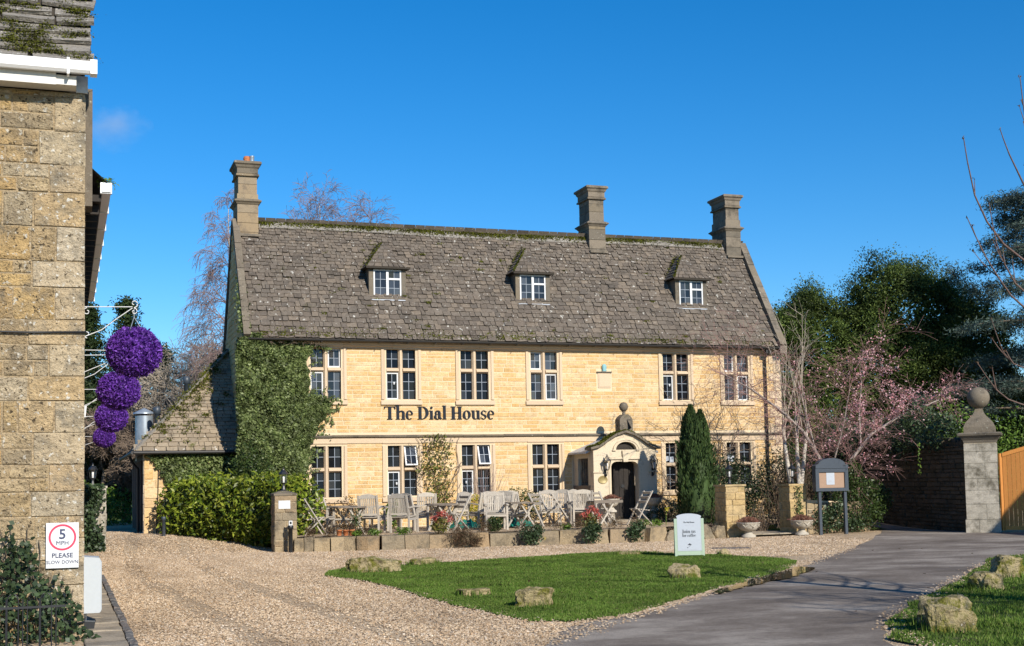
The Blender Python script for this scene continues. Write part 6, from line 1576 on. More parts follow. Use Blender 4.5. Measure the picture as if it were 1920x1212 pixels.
# loose runners that break the outline
S = []; Q = []
for k in range(90):
    i = nrng.integers(len(IVP)); a = np.array(IVP[i]); b = np.array(IVP[(i+1)%len(IVP)]); q = a+(b-a)*nrng.random(); 
    if q[0] < 1.2 or q[1] < 1.4: continue
    d = np.array([.7+nrng.normal()*.5, nrng.normal()*.7]); d /= np.linalg.norm(d)
    for j in range(nrng.integers(2,7)):
        e = q+d*.07; S.append((q[0],-.06,q[1],e[0],-.06,e[1],.005,.004)); q = e; d = d+nrng.normal(size=2)*.3; d /= np.linalg.norm(d); Q.append((q[0],-.08,q[1]))
        Q.append((q[0]+nrng.normal()*.04,-.08,q[1]+nrng.normal()*.04))
np_part('runners', *tubes(S, 3), M['twig'], t, kind='stuff'); np_part('runner_leaves', *leaf_quads(nrng, np.array(Q), .075, (.1,-.9,.3), .5, .85), M['ivy'], t, kind='stuff')
# ivy on the wing
WIP = [(-2.62,2.78),(-.05,2.80),(.05,1.8),(0,.2),(-1.3,.2),(-1.65,.55),(-1.85,1.0),(-2.05,1.4),(-2.2,1.8),(-2.35,2.2),(-2.5,2.5)]
wb = wobble(WIP, 6, .07, 5); Q = np.column_stack([nrng.uniform(-2.8,.1,14000), nrng.uniform(.1,2.9,14000)]); Q = Q[poly_in(Q, wb)]
P = np.column_stack([Q[:,0], WY-.05-.16*nrng.random(len(Q)), Q[:,1]])
plant('ivy', 'dark ivy sheet over the front wall of the side wing', 'ivy', (-1.2,WY-.1,.2), leaf_quads(nrng, P, .085, (.1,-.8,.4), .45, .85), 'ivy')
P = blob_points(nrng, 3600, [(.05,-.75,1.55,.42,.42,1.5),(.45,-.9,1.4,.35,.35,1.35),(-.3,-.6,1.3,.35,.35,1.3)], .4, .12); P[:,2] = np.abs(P[:,2])
plant('upright_yew', 'dark upright evergreen between the laurel hedge and the ivied house corner', 'shrub', (.15,-.75,.3), leaf_quads(nrng, P, .10, (0,-.4,.8), .5, .35), 'shrub')
# cypress with two tips
def cyp():
    n = 15000; h = nrng.random(n)**.85; a = nrng.uniform(0,2*math.pi,n)
    prof = lambda h: np.interp(h, [0,.06,.25,.5,.72,.88,1], [.44,.50,.55,.54,.48,.35,.05])
    w1 = nrng.random(n) < .62; top = np.where(w1, 3.52, 3.38); cx = np.where(w1, 12.80, 13.12)
    r = prof(h)*(.72+.3*nrng.random(n)**.5)*np.where(w1,.86,.78)*(1+.13*np.sin(a*5+h*9)+.09*np.sin(a*11-h*23)); z = .36+h*top
    P = np.column_stack([cx+r*np.cos(a)*np.where(h>.7,.62,.92), -4.1+r*np.sin(a), z])
    Nd = np.column_stack([np.cos(a),np.sin(a),np.full(n,.9)])
    T = unit(np.column_stack([np.cos(a)*.35,np.sin(a)*.35,np.ones(n)])+nrng.normal(size=(n,3))*.18); B = unit(np.cross(unit(Nd),T)+nrng.normal(size=(n,3))*.4)
    Lf = (.10+.05*nrng.random(n))[:,None]; V = np.stack([P-T*Lf*.5,P+B*Lf*.20,P+T*Lf*.6,P-B*Lf*.20],1)
    return V.reshape(-1,3), np.arange(n*4).reshape(n,4)
t = plant('cypress', 'narrow dark green cypress with two tips in front of the house', 'tree', (13.0,-4.1,.3), cyp(), 'cypress', leafname='crown')
m = MB(); m.tube([(12.95,-4.1,.1),(12.95,-4.1,1.4),(13.0,-4.1,3.0)], [.12,.09,.03], 8); part('trunk', m, M['bark'], t)
m = MB(); m.lathe([(.44,.35),(.5,.9),(.45,1.9),(.28,2.8),(.05,3.5)], (12.93,-4.1,0), 10); part('inner_crown', m, M['cypress'], t)
# climbing rose on the wall
Q = np.column_stack([nrng.uniform(5.25,6.75,2600), nrng.uniform(.5,3.25,2600)])
d_ = np.abs(Q[:,0]-(6.0+.12*np.sin(Q[:,1]*2)))/np.interp(Q[:,1],[.4,1.2,2.2,3.2],[.25,.45,.75,.6]); Q = Q[nrng.random(len(Q)) > d_]
S = []
for k in range(26):
    q = np.array([6.0+nrng.normal()*.08,-.07,.4]); dx = nrng.normal()*.10
    while q[2] < 3.1:
        e = q+np.array([dx+nrng.normal()*.07,-nrng.random()*.02+.008,.17+nrng.normal()*.05]); e[1] = min(max(e[1],-.22),-.05); S.append((*q,*e,.008,.006)); q = e; dx += nrng.normal()*.04
        if abs(q[0]-6.0) > .72: break
plant('climbing_rose', 'sparse climbing rose trained on the wall between two lower windows', 'climber', (6,-.1,.38), leaf_quads(nrng, np.column_stack([Q[:,0], -.07-.2*nrng.random(len(Q)), Q[:,1]]), .085, (0,-.6,.5), .35, .6), 'rose', S, 'twig')
# bare wisteria on the wall at the right
S = []
for k in range(60):
    q = np.array([15.6+nrng.normal()*.9,-.06,nrng.choice([.4,1.5,2.6,3.4])]); a = nrng.uniform(.2,2.9)
    for j in range(nrng.integers(7,18)):
        a += nrng.normal()*.35; e = q+np.array([math.cos(a)*.16,-.0,abs(math.sin(a))*.16*(1 if nrng.random()<.8 else -.6)]); e[1] = -.06-.1*nrng.random()
        if e[2] > 5.7 or e[0] > 18.3 or e[0] < 13.2: break
        S.append((*q,*e,.012 if j < 6 else .007,.006)); q = e
S += [(15.9,-.1,.3,15.8,-.1,1.4,.04,.035),(15.8,-.1,1.4,15.5,-.1,2.8,.035,.025),(15.8,-.1,1.4,16.0,-.12,3.1,.03,.02)]
plant('wisteria', 'leafless wisteria stems spread over the right end of the house front', 'climber', (15.8,-.1,.3), None, None, S, 'twig')
# borders on and behind the terrace
bush('shrub', 'rounded green shrub against the house below the fourth lower window', 'shrub', [(8.3,-1.1,.95,.75,.6,.55),(8.9,-1.1,.85,.6,.5,.5),(7.8,-1.0,.8,.5,.45,.45)], 3400, .07, 'shrub', stems=20)
bush('variegated_shrub', 'yellow variegated shrub behind the dark backed armchair', 'shrub', [(6.85,-1.2,1.0,.24,.24,.36),(6.7,-1.4,.7,.4,.3,.3)], 900, .07, 'yellowleaf')
bush('shrub', 'reddish brown shrub below the lower left window', 'shrub', [(3.0,-.7,.95,.5,.35,.42),(2.4,-.6,.8,.3,.3,.4)], 900, .07, 'shrubbrown', .8, stems=24)
bush('shrub', 'reddish bare shrub rising between the laurel hedge and the lower left window', 'shrub', [(1.75,-.6,1.2,.3,.25,.75),(2.1,-.5,1.0,.25,.2,.5)], 420, .06, 'shrubbrown', .9, stems=30)
bush('shrub', 'fresh green shrub between the left and middle table groups', 'shrub', [(4.1,-1.6,.72,.32,.3,.36),(4.3,-1.3,.9,.3,.3,.3)], 1300, .08, 'lime', stems=8)
S = []
for k in range(34):
    q = np.array([7.35+nrng.normal()*.08,-.7+nrng.normal()*.05,.4]); d = unit(np.array([[nrng.normal()*.32,-.03+nrng.normal()*.06,1]]))[0]
    for j in range(6): e = q+d*.32; d = unit((d+nrng.normal(size=3)*.10)[None])[0]; S.append((*q,*e,.008-.001*j,.007-.001*j)); q = e
plant('bare_shrub', 'bare brown stemmed shrub fanning out below the third lower window', 'shrub', (7.35,-.7,.38), None, None, S, 'twigred')
bush('box_bush', 'small clipped green bush on the terrace edge before the centre armchair', 'shrub', [(5.80,-6.15,.56,.22,.2,.22)], 1100, .05, 'shrub')
for x, y, lab in ((4.28,-6.2,'red tipped evergreen shrub above the terrace wall under the middle tables'),(8.35,-6.65,'red tipped evergreen shrub above the terrace wall near the square table')):
    t = bush('red_tipped_shrub', lab, 'shrub', [(x,y,.60,.24,.2,.22)], 420, .08, 'rose', stems=10, group='red tipped shrubs along the terrace wall')
    P = np.concatenate([np.array([x+dx,y-.05+nrng.normal()*.06,.80+dz])+nrng.normal(size=(30,3))*.04 for dx,dz in ((-.2,-.02),(-.06,.08),(.04,.12),(.16,.04),(.24,-.06),(-.12,-.10))]); np_part('red_leaves', *leaf_quads(nrng, P, .10, (0,-.3,.8), .4, .3), M['redleaf'], t, kind='stuff')
bush('grassy_clump', 'brown grassy clump spilling over the terrace wall below the middle tables', 'plant', [(4.65,-6.9,.36,.36,.16,.32),(5.0,-6.95,.2,.26,.12,.2)], 1300, .15, 'shrubbrown', .9, .07, bias=(0,-.2,.2))
for x, y, s, lab in ((6.5,-7.12,.34,'dark ivy clump hanging on the terrace wall below the centre table'),(8.1,-7.38,.28,'dark grey green clump at the foot of the terrace wall below the square table'),(9.35,-7.42,.26,'dark clump on the right part of the terrace wall under the edge-on folding chair')):
    bush('ivy_clump', lab, 'ivy', [(x,y,.30,s,.12,.28),(x+s*.6,y,.42,s*.5,.1,.14)], 900, .06, 'ivydark', .8, .8, group='ivy clumps on the terrace wall')
lows = [(.95,-5.6,.16,'heath clump at the left end of the terrace wall'),(1.45,-5.75,.2,'bushy brown heath left of the three terracotta pots'),(2.35,-5.95,.2,'heath clump right of the terracotta pots'),(5.35,-6.5,.2,'pinkish heath clump left of the small clipped bush'),(6.5,-6.55,.22,'heath clump above the hanging ivy on the terrace wall'),(7.35,-6.7,.28,'broad heath clump between the centre table and second red tipped shrub'),(7.95,-6.8,.18,'heath clump just left of the second red tipped shrub'),(8.95,-6.95,.24,'heath clump right of the second red tipped shrub'),(9.6,-6.95,.18,'heath clump at the foot of the last folding chair')]
for x, y, s, lab in lows: bush('heath_clump', lab, 'plant', [(x,y,.42+s*.55,s*1.15,s*.8,s)], 620, .06, 'shrubbrown', .9, .2, group='heath clumps along the terrace wall')
for x, y, s, lab in ((2.1,-5.95,.13,'low bright green plant just below the terracotta pots'),(2.55,-6.1,.17,'strappy green plant right of the terracotta pots'),(3.25,-6.25,.2,'green and red leaved plant before the pale armchair'),(7.7,-6.6,.16,'green leaf tuft before the centre round table'),(10.0,-6.4,.22,'fresh green tuft right of the last folding chair'),(10.55,-6.2,.2,'fresh green tuft nearest the coffee board')):
    bush('leafy_plant', lab, 'plant', [(x,y,.40+s*.35,s*1.1,s*.8,s*.6)], 170, .085, 'lime', .9, .3, group='green plants along the terrace wall')
bush('trailing_plant', 'dark trailing plant standing between the left round tables and the pots', 'plant', [(2.25,-5.2,.72,.16,.14,.36)], 260, .07, 'shrub', .9, stems=12)
bush('evergreen_bush', 'dark rounded bush between the porch and the cypress', 'shrub', [(12.9,-2.3,.55,.62,.5,.48),(12.5,-2.2,.5,.4,.4,.4)], 2600, .06, 'ivydark')
bush('grey_shrub', 'grey green spindly shrub at the foot of the cypress', 'shrub', [(12.7,-5.2,.55,.55,.35,.45),(13.2,-5.0,.6,.4,.3,.45)], 1100, .06, 'shrubbrown', .9, .25, stems=30)
t = thing('daffodil', 'single yellow daffodil behind the coffee board', 'flower', (11.05,-5.8,.38)); m = MB(); m.tube([(11.05,-5.8,.36),(11.06,-5.8,.68),(11.07,-5.82,.80)], .01, 5); part('stem', m, M['lime'], t)
np_part('petals', *leaf_quads(nrng, nrng.normal(size=(26,3))*.022+[11.07,-5.84,.83], .06, (0,-1,0), .4, .6), M['yellowleaf'], t, kind='stuff')
# shrubbery behind the gateway
bush('holly_shrub', 'dark glossy shrub between the cypress and the white stemmed tree', 'shrub', [(15.6,-3.4,.9,.7,.5,.9),(16.4,-3.0,1.5,.7,.6,1.1),(14.3,-3.2,1.1,.6,.6,.9),(14.7,-2.6,1.6,.7,.6,.9),(14.0,-2.2,1.4,.5,.5,1.0),(15.3,-2.4,1.3,.7,.6,1.1)], 10500, .085, 'ivydark', .55, stems=40)
bush('brown_shrub', 'tangle of brown winter shrubs behind the right gateway pillar', 'shrub', [(15.9,-3.8,1.1,.7,.6,1.0),(16.6,-3.4,1.3,.8,.6,1.1),(17.3,-3.0,1.2,.7,.7,1.1)], 3800, .07, 'shrubbrown', .9, .35, stems=170)
bush('low_shrub', 'low reddish shrub in the gateway beside the right pillar', 'shrub', [(14.4,-5.3,.5,.4,.4,.45)], 600, .06, 'shrubbrown', .9, .3, stems=40)
bush('evergreen_bush', 'bright evergreen bush behind the notice board, at the drive edge', 'shrub', [(17.3,-5.9,.9,.75,.5,.85),(17.9,-5.6,.8,.6,.5,.75),(16.9,-5.8,1.35,.5,.45,.7),(18.5,-5.3,1.0,.45,.4,.5),(17.2,-5.9,1.8,.35,.3,.35)], 6500, .085, 'shrub', .5, stems=40)
t = bush('ivy', 'ivy sheet over the low garden wall behind the notice board', 'ivy', [(15.9,-6.45,.45,.45,.14,.42),(16.9,-6.2,.3,.7,.16,.3),(16.4,-6.3,.75,.3,.14,.25)], 1900, .07, 'ivydark', .9, .85)
P = np.column_stack([15.0+nrng.normal(size=170)*.06, -6.45-.05*nrng.random(170), nrng.uniform(.3,1.4,170)]); plant('ivy_strand', 'thin ivy strand climbing the right gateway pillar', 'ivy', (15.0,-6.45,.1), leaf_quads(nrng, P, .06, (0,-1,.3), .5, .8), 'ivy')
bush('hedge', 'dark garden hedge behind the house and the white stemmed tree', 'hedge', [(19.2+k*.9, 1.5+.5*(k%2), 1.6, 1.0, .8, 1.5) for k in range(-2,3)]+[(17.6,3,2.2,1.5,1.2,1.9)], 9000, .12, 'conifer', .5)
lob = [(19.55+k*.26, -6.9+k*1.15, 2.95+.2*math.sin(k*2.1), .65, .7, .62+.12*math.sin(k*1.3)) for k in range(9)]
bush('wall_ivy', 'dark ivy mounded along the top of the rubble wall', 'ivy', lob, 9000, .09, 'ivydark', .5, .8)
P = np.concatenate([np.column_stack([18.35+.1*math.sin(k)+nrng.normal(size=40)*.03, -7.6+nrng.normal(size=40)*.03+k*0, 2.55-.022*np.arange(40)+nrng.normal(size=40)*.02]) for k in range(1)]); plant('ivy_strand', 'pale ivy strand hanging beside the gate pier', 'ivy', (18.35,-7.6,1.7), leaf_quads(nrng, P, .06, (0,-1,.3), .5, .8), 'lime')
bush('shrub', 'yellow green shrub showing between the gate pier and the timber gate', 'shrub', [(22.3,-5.2,2.2,1.0,.9,1.7),(23.4,-5.8,2.0,1.0,.9,1.6),(21.8,-4.2,2.8,.9,.8,1.6),(25,-6,2,1.2,1,1.5)], 7000, .11, 'lime', .5)

# ================================================================== TREES
def tree_from(name, label, loc, segs, bark, twigm, cat='tree', group=None, split=2, k0=7, tips=None, leafs=None, leafmat=None):
    t = thing(name, label, cat, loc, 0, group); S = np.array(segs)
    A = S[S[:,0] < split][:,1:]; B = S[S[:,0] >= split][:,1:]
    V, F = tubes(A, k0); o = np_part('trunk', V, F, M[bark], t); 
    if len(B): V, F = tubes(B, 3); np_part('crown', V, F, M[twigm], t, kind='stuff')
    if leafs is not None: np_part('blossom' if leafmat == 'pink' else 'buds', *leafs, M[leafmat], t, kind='stuff')
    return t
def bare(seed, loc, h, r, maxlev=5, kids=(2,4), spread=.6, droop=0., shrink=.66, wob=.11, trunk=.34, lean=(0,0), rmin=.006, nseg=4):
    rn = random.Random(seed); segs = []; tips = []
    grow(rn, loc, (lean[0],lean[1],1), h*trunk, r, 0, maxlev, segs, kids, spread, droop, shrink, wob, nseg, tips, rmin); return segs, tips
# bare trees behind the wing
s, tp = bare(5, (1.6,22,0), 10.4, .17, 5, (3,4), .55, 0, .68, .10, .36, rmin=.009); tree_from('bare_tree', 'pale leafless tree behind the side wing, below the weeping birch', (1.6,22,0), s, 'bark', 'twigpale')
s, tp = bare(9, (-3.6,17,0), 8.4, .20, 5, (3,4), .62, 0, .68, .13, .30, rmin=.012); tree_from('bare_tree', 'brown leafless tree behind the purple balls, trunk beside the pier lantern', (-3.6,17,0), s, 'bark', 'twig')
s, tp = bare(15, (-1.2,15,0), 7.5, .16, 5, (3,4), .62, 0, .68, .13, .28, rmin=.011); tree_from('bare_tree', 'brown leafless tree rising behind the roof of the side wing', (-1.2,15,0), s, 'bark', 'twig')
# weeping birches
for sd, loc, h, lab in ((3,(1.5,15.0,0),13.4,'weeping birch hanging beside the left chimney and gable'),(8,(4.9,16.5,0),13.7,'purple twigged birch showing above the roof right beside the left chimney'),(12,(6.3,18,0),14.5,'tallest of the purple twigged birches above the roof ridge'),(22,(7.2,18,0),13.9,'purple twigged birch farthest right above the roof ridge')):
    rn = random.Random(sd); segs = []; tips = []
    p = Vector(loc); d = Vector((0,0,1)); n = 16; pts = []
    for i in range(n):
        q = p+d*h/n; d = (d+Vector((rn.gauss(0,.022),rn.gauss(0,.022),.02))).normalized(); r0 = .16*(1-i/n)+.012; segs.append((0,*p,*q,r0,.16*(1-(i+1)/n)+.012)); p = q
        if i > 4:
            for _ in range(4 if sd != 3 else 3):
                a = rn.uniform(0,6.28); L_ = h*(.17 if sd == 3 else .20)*(1.25-i/n); nd = Vector((math.cos(a)*.75,math.sin(a)*.75,.75))
                grow(rn, p, nd, L_, .035*(1.1-i/n)+.008, 1, 3, segs, (3,4) if sd == 3 else (2,4), .55, .14 if sd == 3 else .05, .62, .10, 5, None, .0065)
    tree_from('weeping_birch', lab, loc, segs, 'birchbark', 'twigred', split=1, group='birches behind the house')
# conifers at the left
def conifer(label, loc, h, r, mat, n, seed, bare_base=.12, lsize=.16, group=None):
    rg = np.random.default_rng(seed); nb = 150; C = []
    for k in range(nb):
        f = rg.random()**.8; z = h*(bare_base+(1-bare_base)*f); rr = r*(1-f)**.75*rg.uniform(.75,1.1); a = rg.uniform(0,6.28)
        for q in np.linspace(.35,1,4): C.append((loc[0]+rr*q*math.cos(a), loc[1]+rr*q*math.sin(a), loc[2]+z-.25*rr*q*q+.1))
    P = clumps(rg, np.array(C), max(4,n//len(C)), .22, .6)
    t = thing('conifer', label, 'tree', loc, 0, group); np_part('crown', *leaf_quads(rg, P, lsize, (0,0,.6), .3, .35), M[mat], t, kind='stuff')
    m = MB(); m.tube([loc,(loc[0],loc[1],loc[2]+h*.5),(loc[0],loc[1],loc[2]+h*.97)], [.22,.14,.02], 8); part('trunk', m, M['bark'], t); return t
conifer('tall dark conifer directly behind the largest purple ball', (-2.3,24,0), 10.5, 2.4, 'conifer', 14000, 2, lsize=.2)
conifer('dark conifer nearest the cottage wall behind the bracket', (-4.1,22,0), 10.0, 2.6, 'conifer', 14000, 3, lsize=.2)
conifer('lower dark conifer between the purple balls and the side wing roof', (-.6,26,0), 8.6, 2.6, 'conifer', 10000, 4, lsize=.2)
conifer('broad dark conifer filling the gap behind the smallest purple ball', (-4.2,19,0), 6.2, 2.6, 'conifer', 10000, 14, lsize=.2)
bush('shrub', 'yellow green shrubs on the bank beyond the pier lantern', 'shrub', [(-4.6,12,1.0,1.2,.9,1.0),(-3.4,13,.9,1.0,.9,.95),(-5.6,13,1.3,1,1,1.2)], 5000, .12, 'lime', .5)
# yews at the right
def crown_tree(name, label, loc, lobes, ncl, per, rad, size, mat, seed, cat='tree', trunk=.45):
    rg = np.random.default_rng(seed); C = blob_points(rg, ncl, lobes, .35, .07); P = clumps(rg, C, per, rad, .75)
    t = thing(name, label, cat, loc); np_part('crown', *leaf_quads(rg, P, size, (0,-.3,.7), .35, .45), M[mat], t, kind='stuff')
    C2 = blob_points(rg, ncl*16, [(a,b,c,d*.8,e*.8,f*.8) for a,b,c,d,e,f in lobes], .3, .05); np_part('inner_crown', *leaf_quads(rg, C2, size*2.2, (0,0,.5), .2, .6), M[mat], t, kind='stuff')
    h = max(l[2] for l in lobes); m = MB(); m.tube([loc,(loc[0]+.1,loc[1],loc[2]+h*.5),(loc[0],loc[1],loc[2]+h)], [trunk,trunk*.7,trunk*.25], 10)
    for k in range(5):
        a = rg.uniform(0,6.28); m.tube([(loc[0],loc[1],h*.35+k*.4),(loc[0]+math.cos(a)*1.6,loc[1]+math.sin(a)*1.6,h*.6+k*.5)], [trunk*.35,trunk*.12], 6)
    part('trunk', m, M['bark'], t); return t
crown_tree('yew', 'dark yew next to the right gable, lower of the two', (25.0,9.5,0), [(24.6,9,6.2,1.9,1.8,2.6),(26.0,9.5,7.6,1.8,1.7,2.3),(23.9,8.6,3.8,1.8,1.7,2.6),(26.4,9,4.2,2.2,1.9,3.0),(23.4,8.5,7.6,.9,.9,1.2),(25.3,9,8.7,.9,.9,1.2)], 560, 190, .26, .105, 'yew', 11)
crown_tree('yew', 'big broad dark yew behind the rubble wall', (31,9,0), [(29.6,9,9.0,2.3,2.2,2.5),(31.6,9.4,8.6,2.4,2.3,2.6),(33.6,9,7.6,2.2,2.2,2.4),(28.4,8.4,6.4,2.2,2.1,2.6),(31,8.2,5.8,2.8,2.3,3.0),(33.6,8,4.8,2.6,2.2,2.8),(28.6,8,3.4,2.3,2.0,2.8),(31.5,7.6,2.8,3,2.2,2.8),(35,8.5,3.2,2.2,2.2,3)], 1200, 190, .28, .108, 'yew', 12)
# blue cedar at the right edge
rg = np.random.default_rng(21); loc = (33.0,1.5,0); C = []; S = []
S.append((0,*loc,33.2,1.5,7,.5,.34)); S.append((0,33.2,1.5,7,33.3,1.5,14.2,.34,.05))
for k in range(64):
    z = 3.2+10.6*(k/63); a = rg.uniform(0,6.28); L_ = (6.4-.33*(z-3))*rg.uniform(.6,1.1); L_ = max(L_, 1.0)
    p = np.array([33.2,1.5,z]); d = np.array([math.cos(a),math.sin(a),.26]); q = p
    for j in range(6):
        e = q+d*L_/6; d = d+np.array([rg.normal()*.10,rg.normal()*.10,-.085]); S.append((1,*q,*e,.07-.01*j,.06-.01*j))
        for _ in range(3+j):
            sd = np.array([-d[1],d[0],0])*rg.choice([-1,1])*rg.uniform(.2,.9)*(.35+.12*j); c = e+sd*1.1+np.array([0,0,rg.normal()*.08-.08]); C.append(c); S.append((1,*e,*c,.018,.008))
        q = e
P = clumps(rg, np.array(C), 60, .22, .6)
t = thing('cedar', 'blue green cedar with layered drooping boughs at the right edge', 'tree', loc); np_part('crown', *leaf_quads(rg, P, .17, (0,-.3,.6), .35, .2), M['cedar'], t, kind='stuff'); np_part('trunk', *tubes(np.array(S)[:,1:], 6), M['bark'], t)
# pink cherry arching over the notice board
rn = random.Random(17); segs = []; tips = []
limbs = [[(17.2,-5.0,.1),(17.05,-5.0,1.3),(16.75,-5.02,2.1),(16.1,-5.05,3.05),(15.3,-5.1,3.7),(14.3,-5.2,4.3),(13.2,-5.3,4.8)],[(17.3,-5.0,.1),(17.45,-5.02,1.4),(17.75,-5.05,2.15),(18.5,-5.1,2.95),(19.5,-5.2,3.5),(20.9,-5.3,4.0)],[(16.6,-5.0,2.3),(16.4,-4.8,3.5),(16.2,-4.7,4.6)],[(18.1,-5.1,2.6),(18.3,-4.8,3.6),(18.5,-4.7,4.7)],[(17.0,-5,1.6),(17.3,-5.4,3.2),(17.4,-5.7,4.4)]]
for li, pts in enumerate(limbs):
    for i in range(len(pts)-1):
        a, b = Vector(pts[i]), Vector(pts[i+1]); r0 = .085*(1-i/len(pts)) if li < 2 else .03*(1-i/len(pts)); r1 = r0*.8; segs.append((0,*a,*b,max(r0,.02),max(r1,.016)))
        if i > 0:
            n_ = 6 if (b.x > 15.5) else 8
            for _ in range(n_):
                q = a.lerp(b, rn.random()); d = (b-a).normalized(); nd = (d*.5+Vector((rn.gauss(0,.6),rn.gauss(0,.7),rn.uniform(-.15,.55)))).normalized()
                grow(rn, q, nd, rn.uniform(.9,1.6), .013, 1, 3, segs, (2,4), .6, .05, .62, .14, 4, tips, .0035)
S = np.array(segs); fine = S[S[:,0] >= 2]; mid = (fine[:,1:4]+fine[:,4:7])/2; mid = mid[(mid[:,0] > 14.6)]
pr_ = np.clip((mid[:,0]-15.2)/3.0, .06, 1); mid = mid[nrng.random(len(mid)) < pr_*.6]
cen = np.array([[17.6,-5,4.9],[18.7,-5,4.8],[16.8,-5,4.5],[20.0,-5,3.6],[18.6,-5,3.6],[16.2,-5,3.7],[19.6,-5,4.2],[20.6,-5,3.9]]); dd = np.min(np.linalg.norm(mid[:,None]-cen[None],axis=2),axis=1)
mid = mid[nrng.random(len(mid)) < np.clip(1.15-dd*.9,.12,1)]
Pb = np.repeat(mid, 4, axis=0)+nrng.normal(size=(len(mid)*4,3))*.05
if len(Pb) > 26000: Pb = Pb[nrng.choice(len(Pb),26000,replace=False)]
tree_from('cherry_tree', 'pink blossoming cherry arching over the notice board', (17.2,-5.0,.1), segs, 'cherrybark', 'cherrytwig', split=1, leafs=leaf_quads(nrng, Pb, .056, (0,-.4,.4), .2, .7), leafmat='pink')
# white stemmed small tree with tall whips
rn = random.Random(4); segs = []; 
for bx_, tx, tz in ((16.05,15.85,3.3),(16.2,16.35,3.6),(16.12,16.75,3.3)):
    pts = [Vector((bx_,-4.4,.1)), Vector((bx_+(tx-bx_)*.1+rn.gauss(0,.10),-4.4,1.3)), Vector((bx_+(tx-bx_)*.7,-4.35,2.4)), Vector((tx,-4.3,tz))]
    for a, b, r0, r1 in zip(pts, pts[1:], (.085,.075,.06), (.075,.06,.04)): segs.append((0,*a,*b,r0,r1))
    for _ in range(6):
        q = pts[2].lerp(pts[3], rn.random()); d = Vector((rn.gauss(0,.28),rn.gauss(0,.25),1)).normalized(); p = q; L_ = rn.uniform(1.6,3.6)
        for j in range(6):
            e = p+d*L_/6; d = (d+Vector((rn.gauss(0,.07),rn.gauss(0,.07),.04))).normalized(); segs.append((1,*p,*e,.022-.003*j,.019-.003*j)); p = e
            if j > 1 and rn.random() < .7: grow(rn, p, (d+Vector((rn.gauss(0,.5),rn.gauss(0,.5),.1))).normalized(), rn.uniform(.4,.9), .008, 2, 3, segs, (1,3), .5, 0, .6, .1, 3, None, .0035)
tree_from('white_stemmed_tree', 'small leafless tree with three white stems and tall whips', (16.1,-4.4,.1), segs, 'birchbark', 'twigpale', split=1)
# the tree whose branches reach in at the right edge; its trunk stands just outside
rn = random.Random(2); segs = []; tips = []
base = Vector((7.3,-28.4,0)); P0 = [base, Vector((7.25,-28.4,1.4)), Vector((7.2,-28.3,2.6)), Vector((7.3,-28.2,4.2)), Vector((7.4,-28.2,6.0))]
for a, b, r0, r1 in zip(P0, P0[1:], (.17,.15,.13,.08), (.15,.13,.08,.04)): segs.append((0,*a,*b,r0,r1))
def limb(pts, r, twigs=2):
    n = 10; r = r*.62; P = []
    for i in range(n+1):
        t_ = i/n; k = t_*(len(pts)-1); j = min(int(k), len(pts)-2); f = k-j
        b4 = [Vector(pts[max(j-1,0)]),Vector(pts[j]),Vector(pts[j+1]),Vector(pts[min(j+2,len(pts)-1)])]
        P.append(.5*((2*b4[1])+(b4[2]-b4[0])*f+(2*b4[0]-5*b4[1]+4*b4[2]-b4[3])*f*f+(3*b4[1]-b4[0]-3*b4[2]+b4[3])*f**3))
    for i in range(n): segs.append((1,*P[i],*P[i+1],r*(1-.75*i/n),r*(1-.75*(i+1)/n)))
    tips.append(tuple(P[-1]))
    for _ in range(twigs):
        i = rn.randint(3,n-2); d = (P[i+1]-P[i]).normalized(); s_ = Vector((rn.gauss(0,.4),rn.gauss(0,.4),.5)); p = P[i]; d = (d+s_*.7).normalized(); l_ = rn.uniform(.12,.4)
        for j in range(3): e = p+d*l_/3; d = (d+Vector((0,0,.2))).normalized(); segs.append((2,*p,*e,.008-.0015*j,.0065-.0015*j)); p = e
        tips.append(tuple(p))
limb([(7.2,-28.3,2.9),(6.0,-27.9,3.5),(4.95,-27.5,3.95),(4.42,-27.4,4.55),(4.24,-27.4,5.34)], .035, 3)
limb([(7.2,-28.3,3.6),(5.8,-27.9,4.5),(5.05,-27.6,4.65),(4.72,-27.6,5.05),(4.58,-27.58,5.42)], .03, 3)
limb([(7.3,-28.25,4.0),(6.0,-27.9,4.3),(5.1,-27.7,4.75),(4.86,-27.7,5.3),(4.78,-27.7,5.98)], .03, 5)
limb([(7.2,-28.3,2.4),(5.9,-27.8,2.9),(4.95,-27.5,3.4),(4.5,-27.45,3.9),(4.24,-27.4,4.45)], .03, 3)
limb([(7.2,-28.3,2.6),(6.0,-27.8,3.2),(5.0,-27.5,3.55),(4.62,-27.45,4.05),(4.5,-27.45,4.62)], .028, 3)
limb([(7.2,-28.3,1.7),(5.9,-27.8,2.1),(5.0,-27.5,2.35),(4.6,-27.4,2.50),(4.33,-27.35,2.86)], .026, 3)
limb([(7.2,-28.3,2.2),(6.0,-27.8,2.55),(5.1,-27.5,2.75),(4.7,-27.4,2.9),(4.5,-27.4,3.35)], .022, 2)
for k in range(16):
    a = rn.uniform(-2.0,1.9); l_ = rn.uniform(1.8,3.2); z = rn.uniform(2.2,5.6); c, s_ = math.cos(a), math.sin(a)
    limb([(7.25,-28.3,z),(7.25+c*l_*.5,-28.3+s_*l_*.5,z+l_*.35),(7.25+c*l_*.85,-28.3+s_*l_*.85,z+l_*.75),(7.25+c*l_,-28.3+s_*l_,z+l_*1.15)], .04, 6)
Pb = np.repeat(np.array(tips), 3, axis=0)+nrng.normal(size=(len(tips)*3,3))*.008
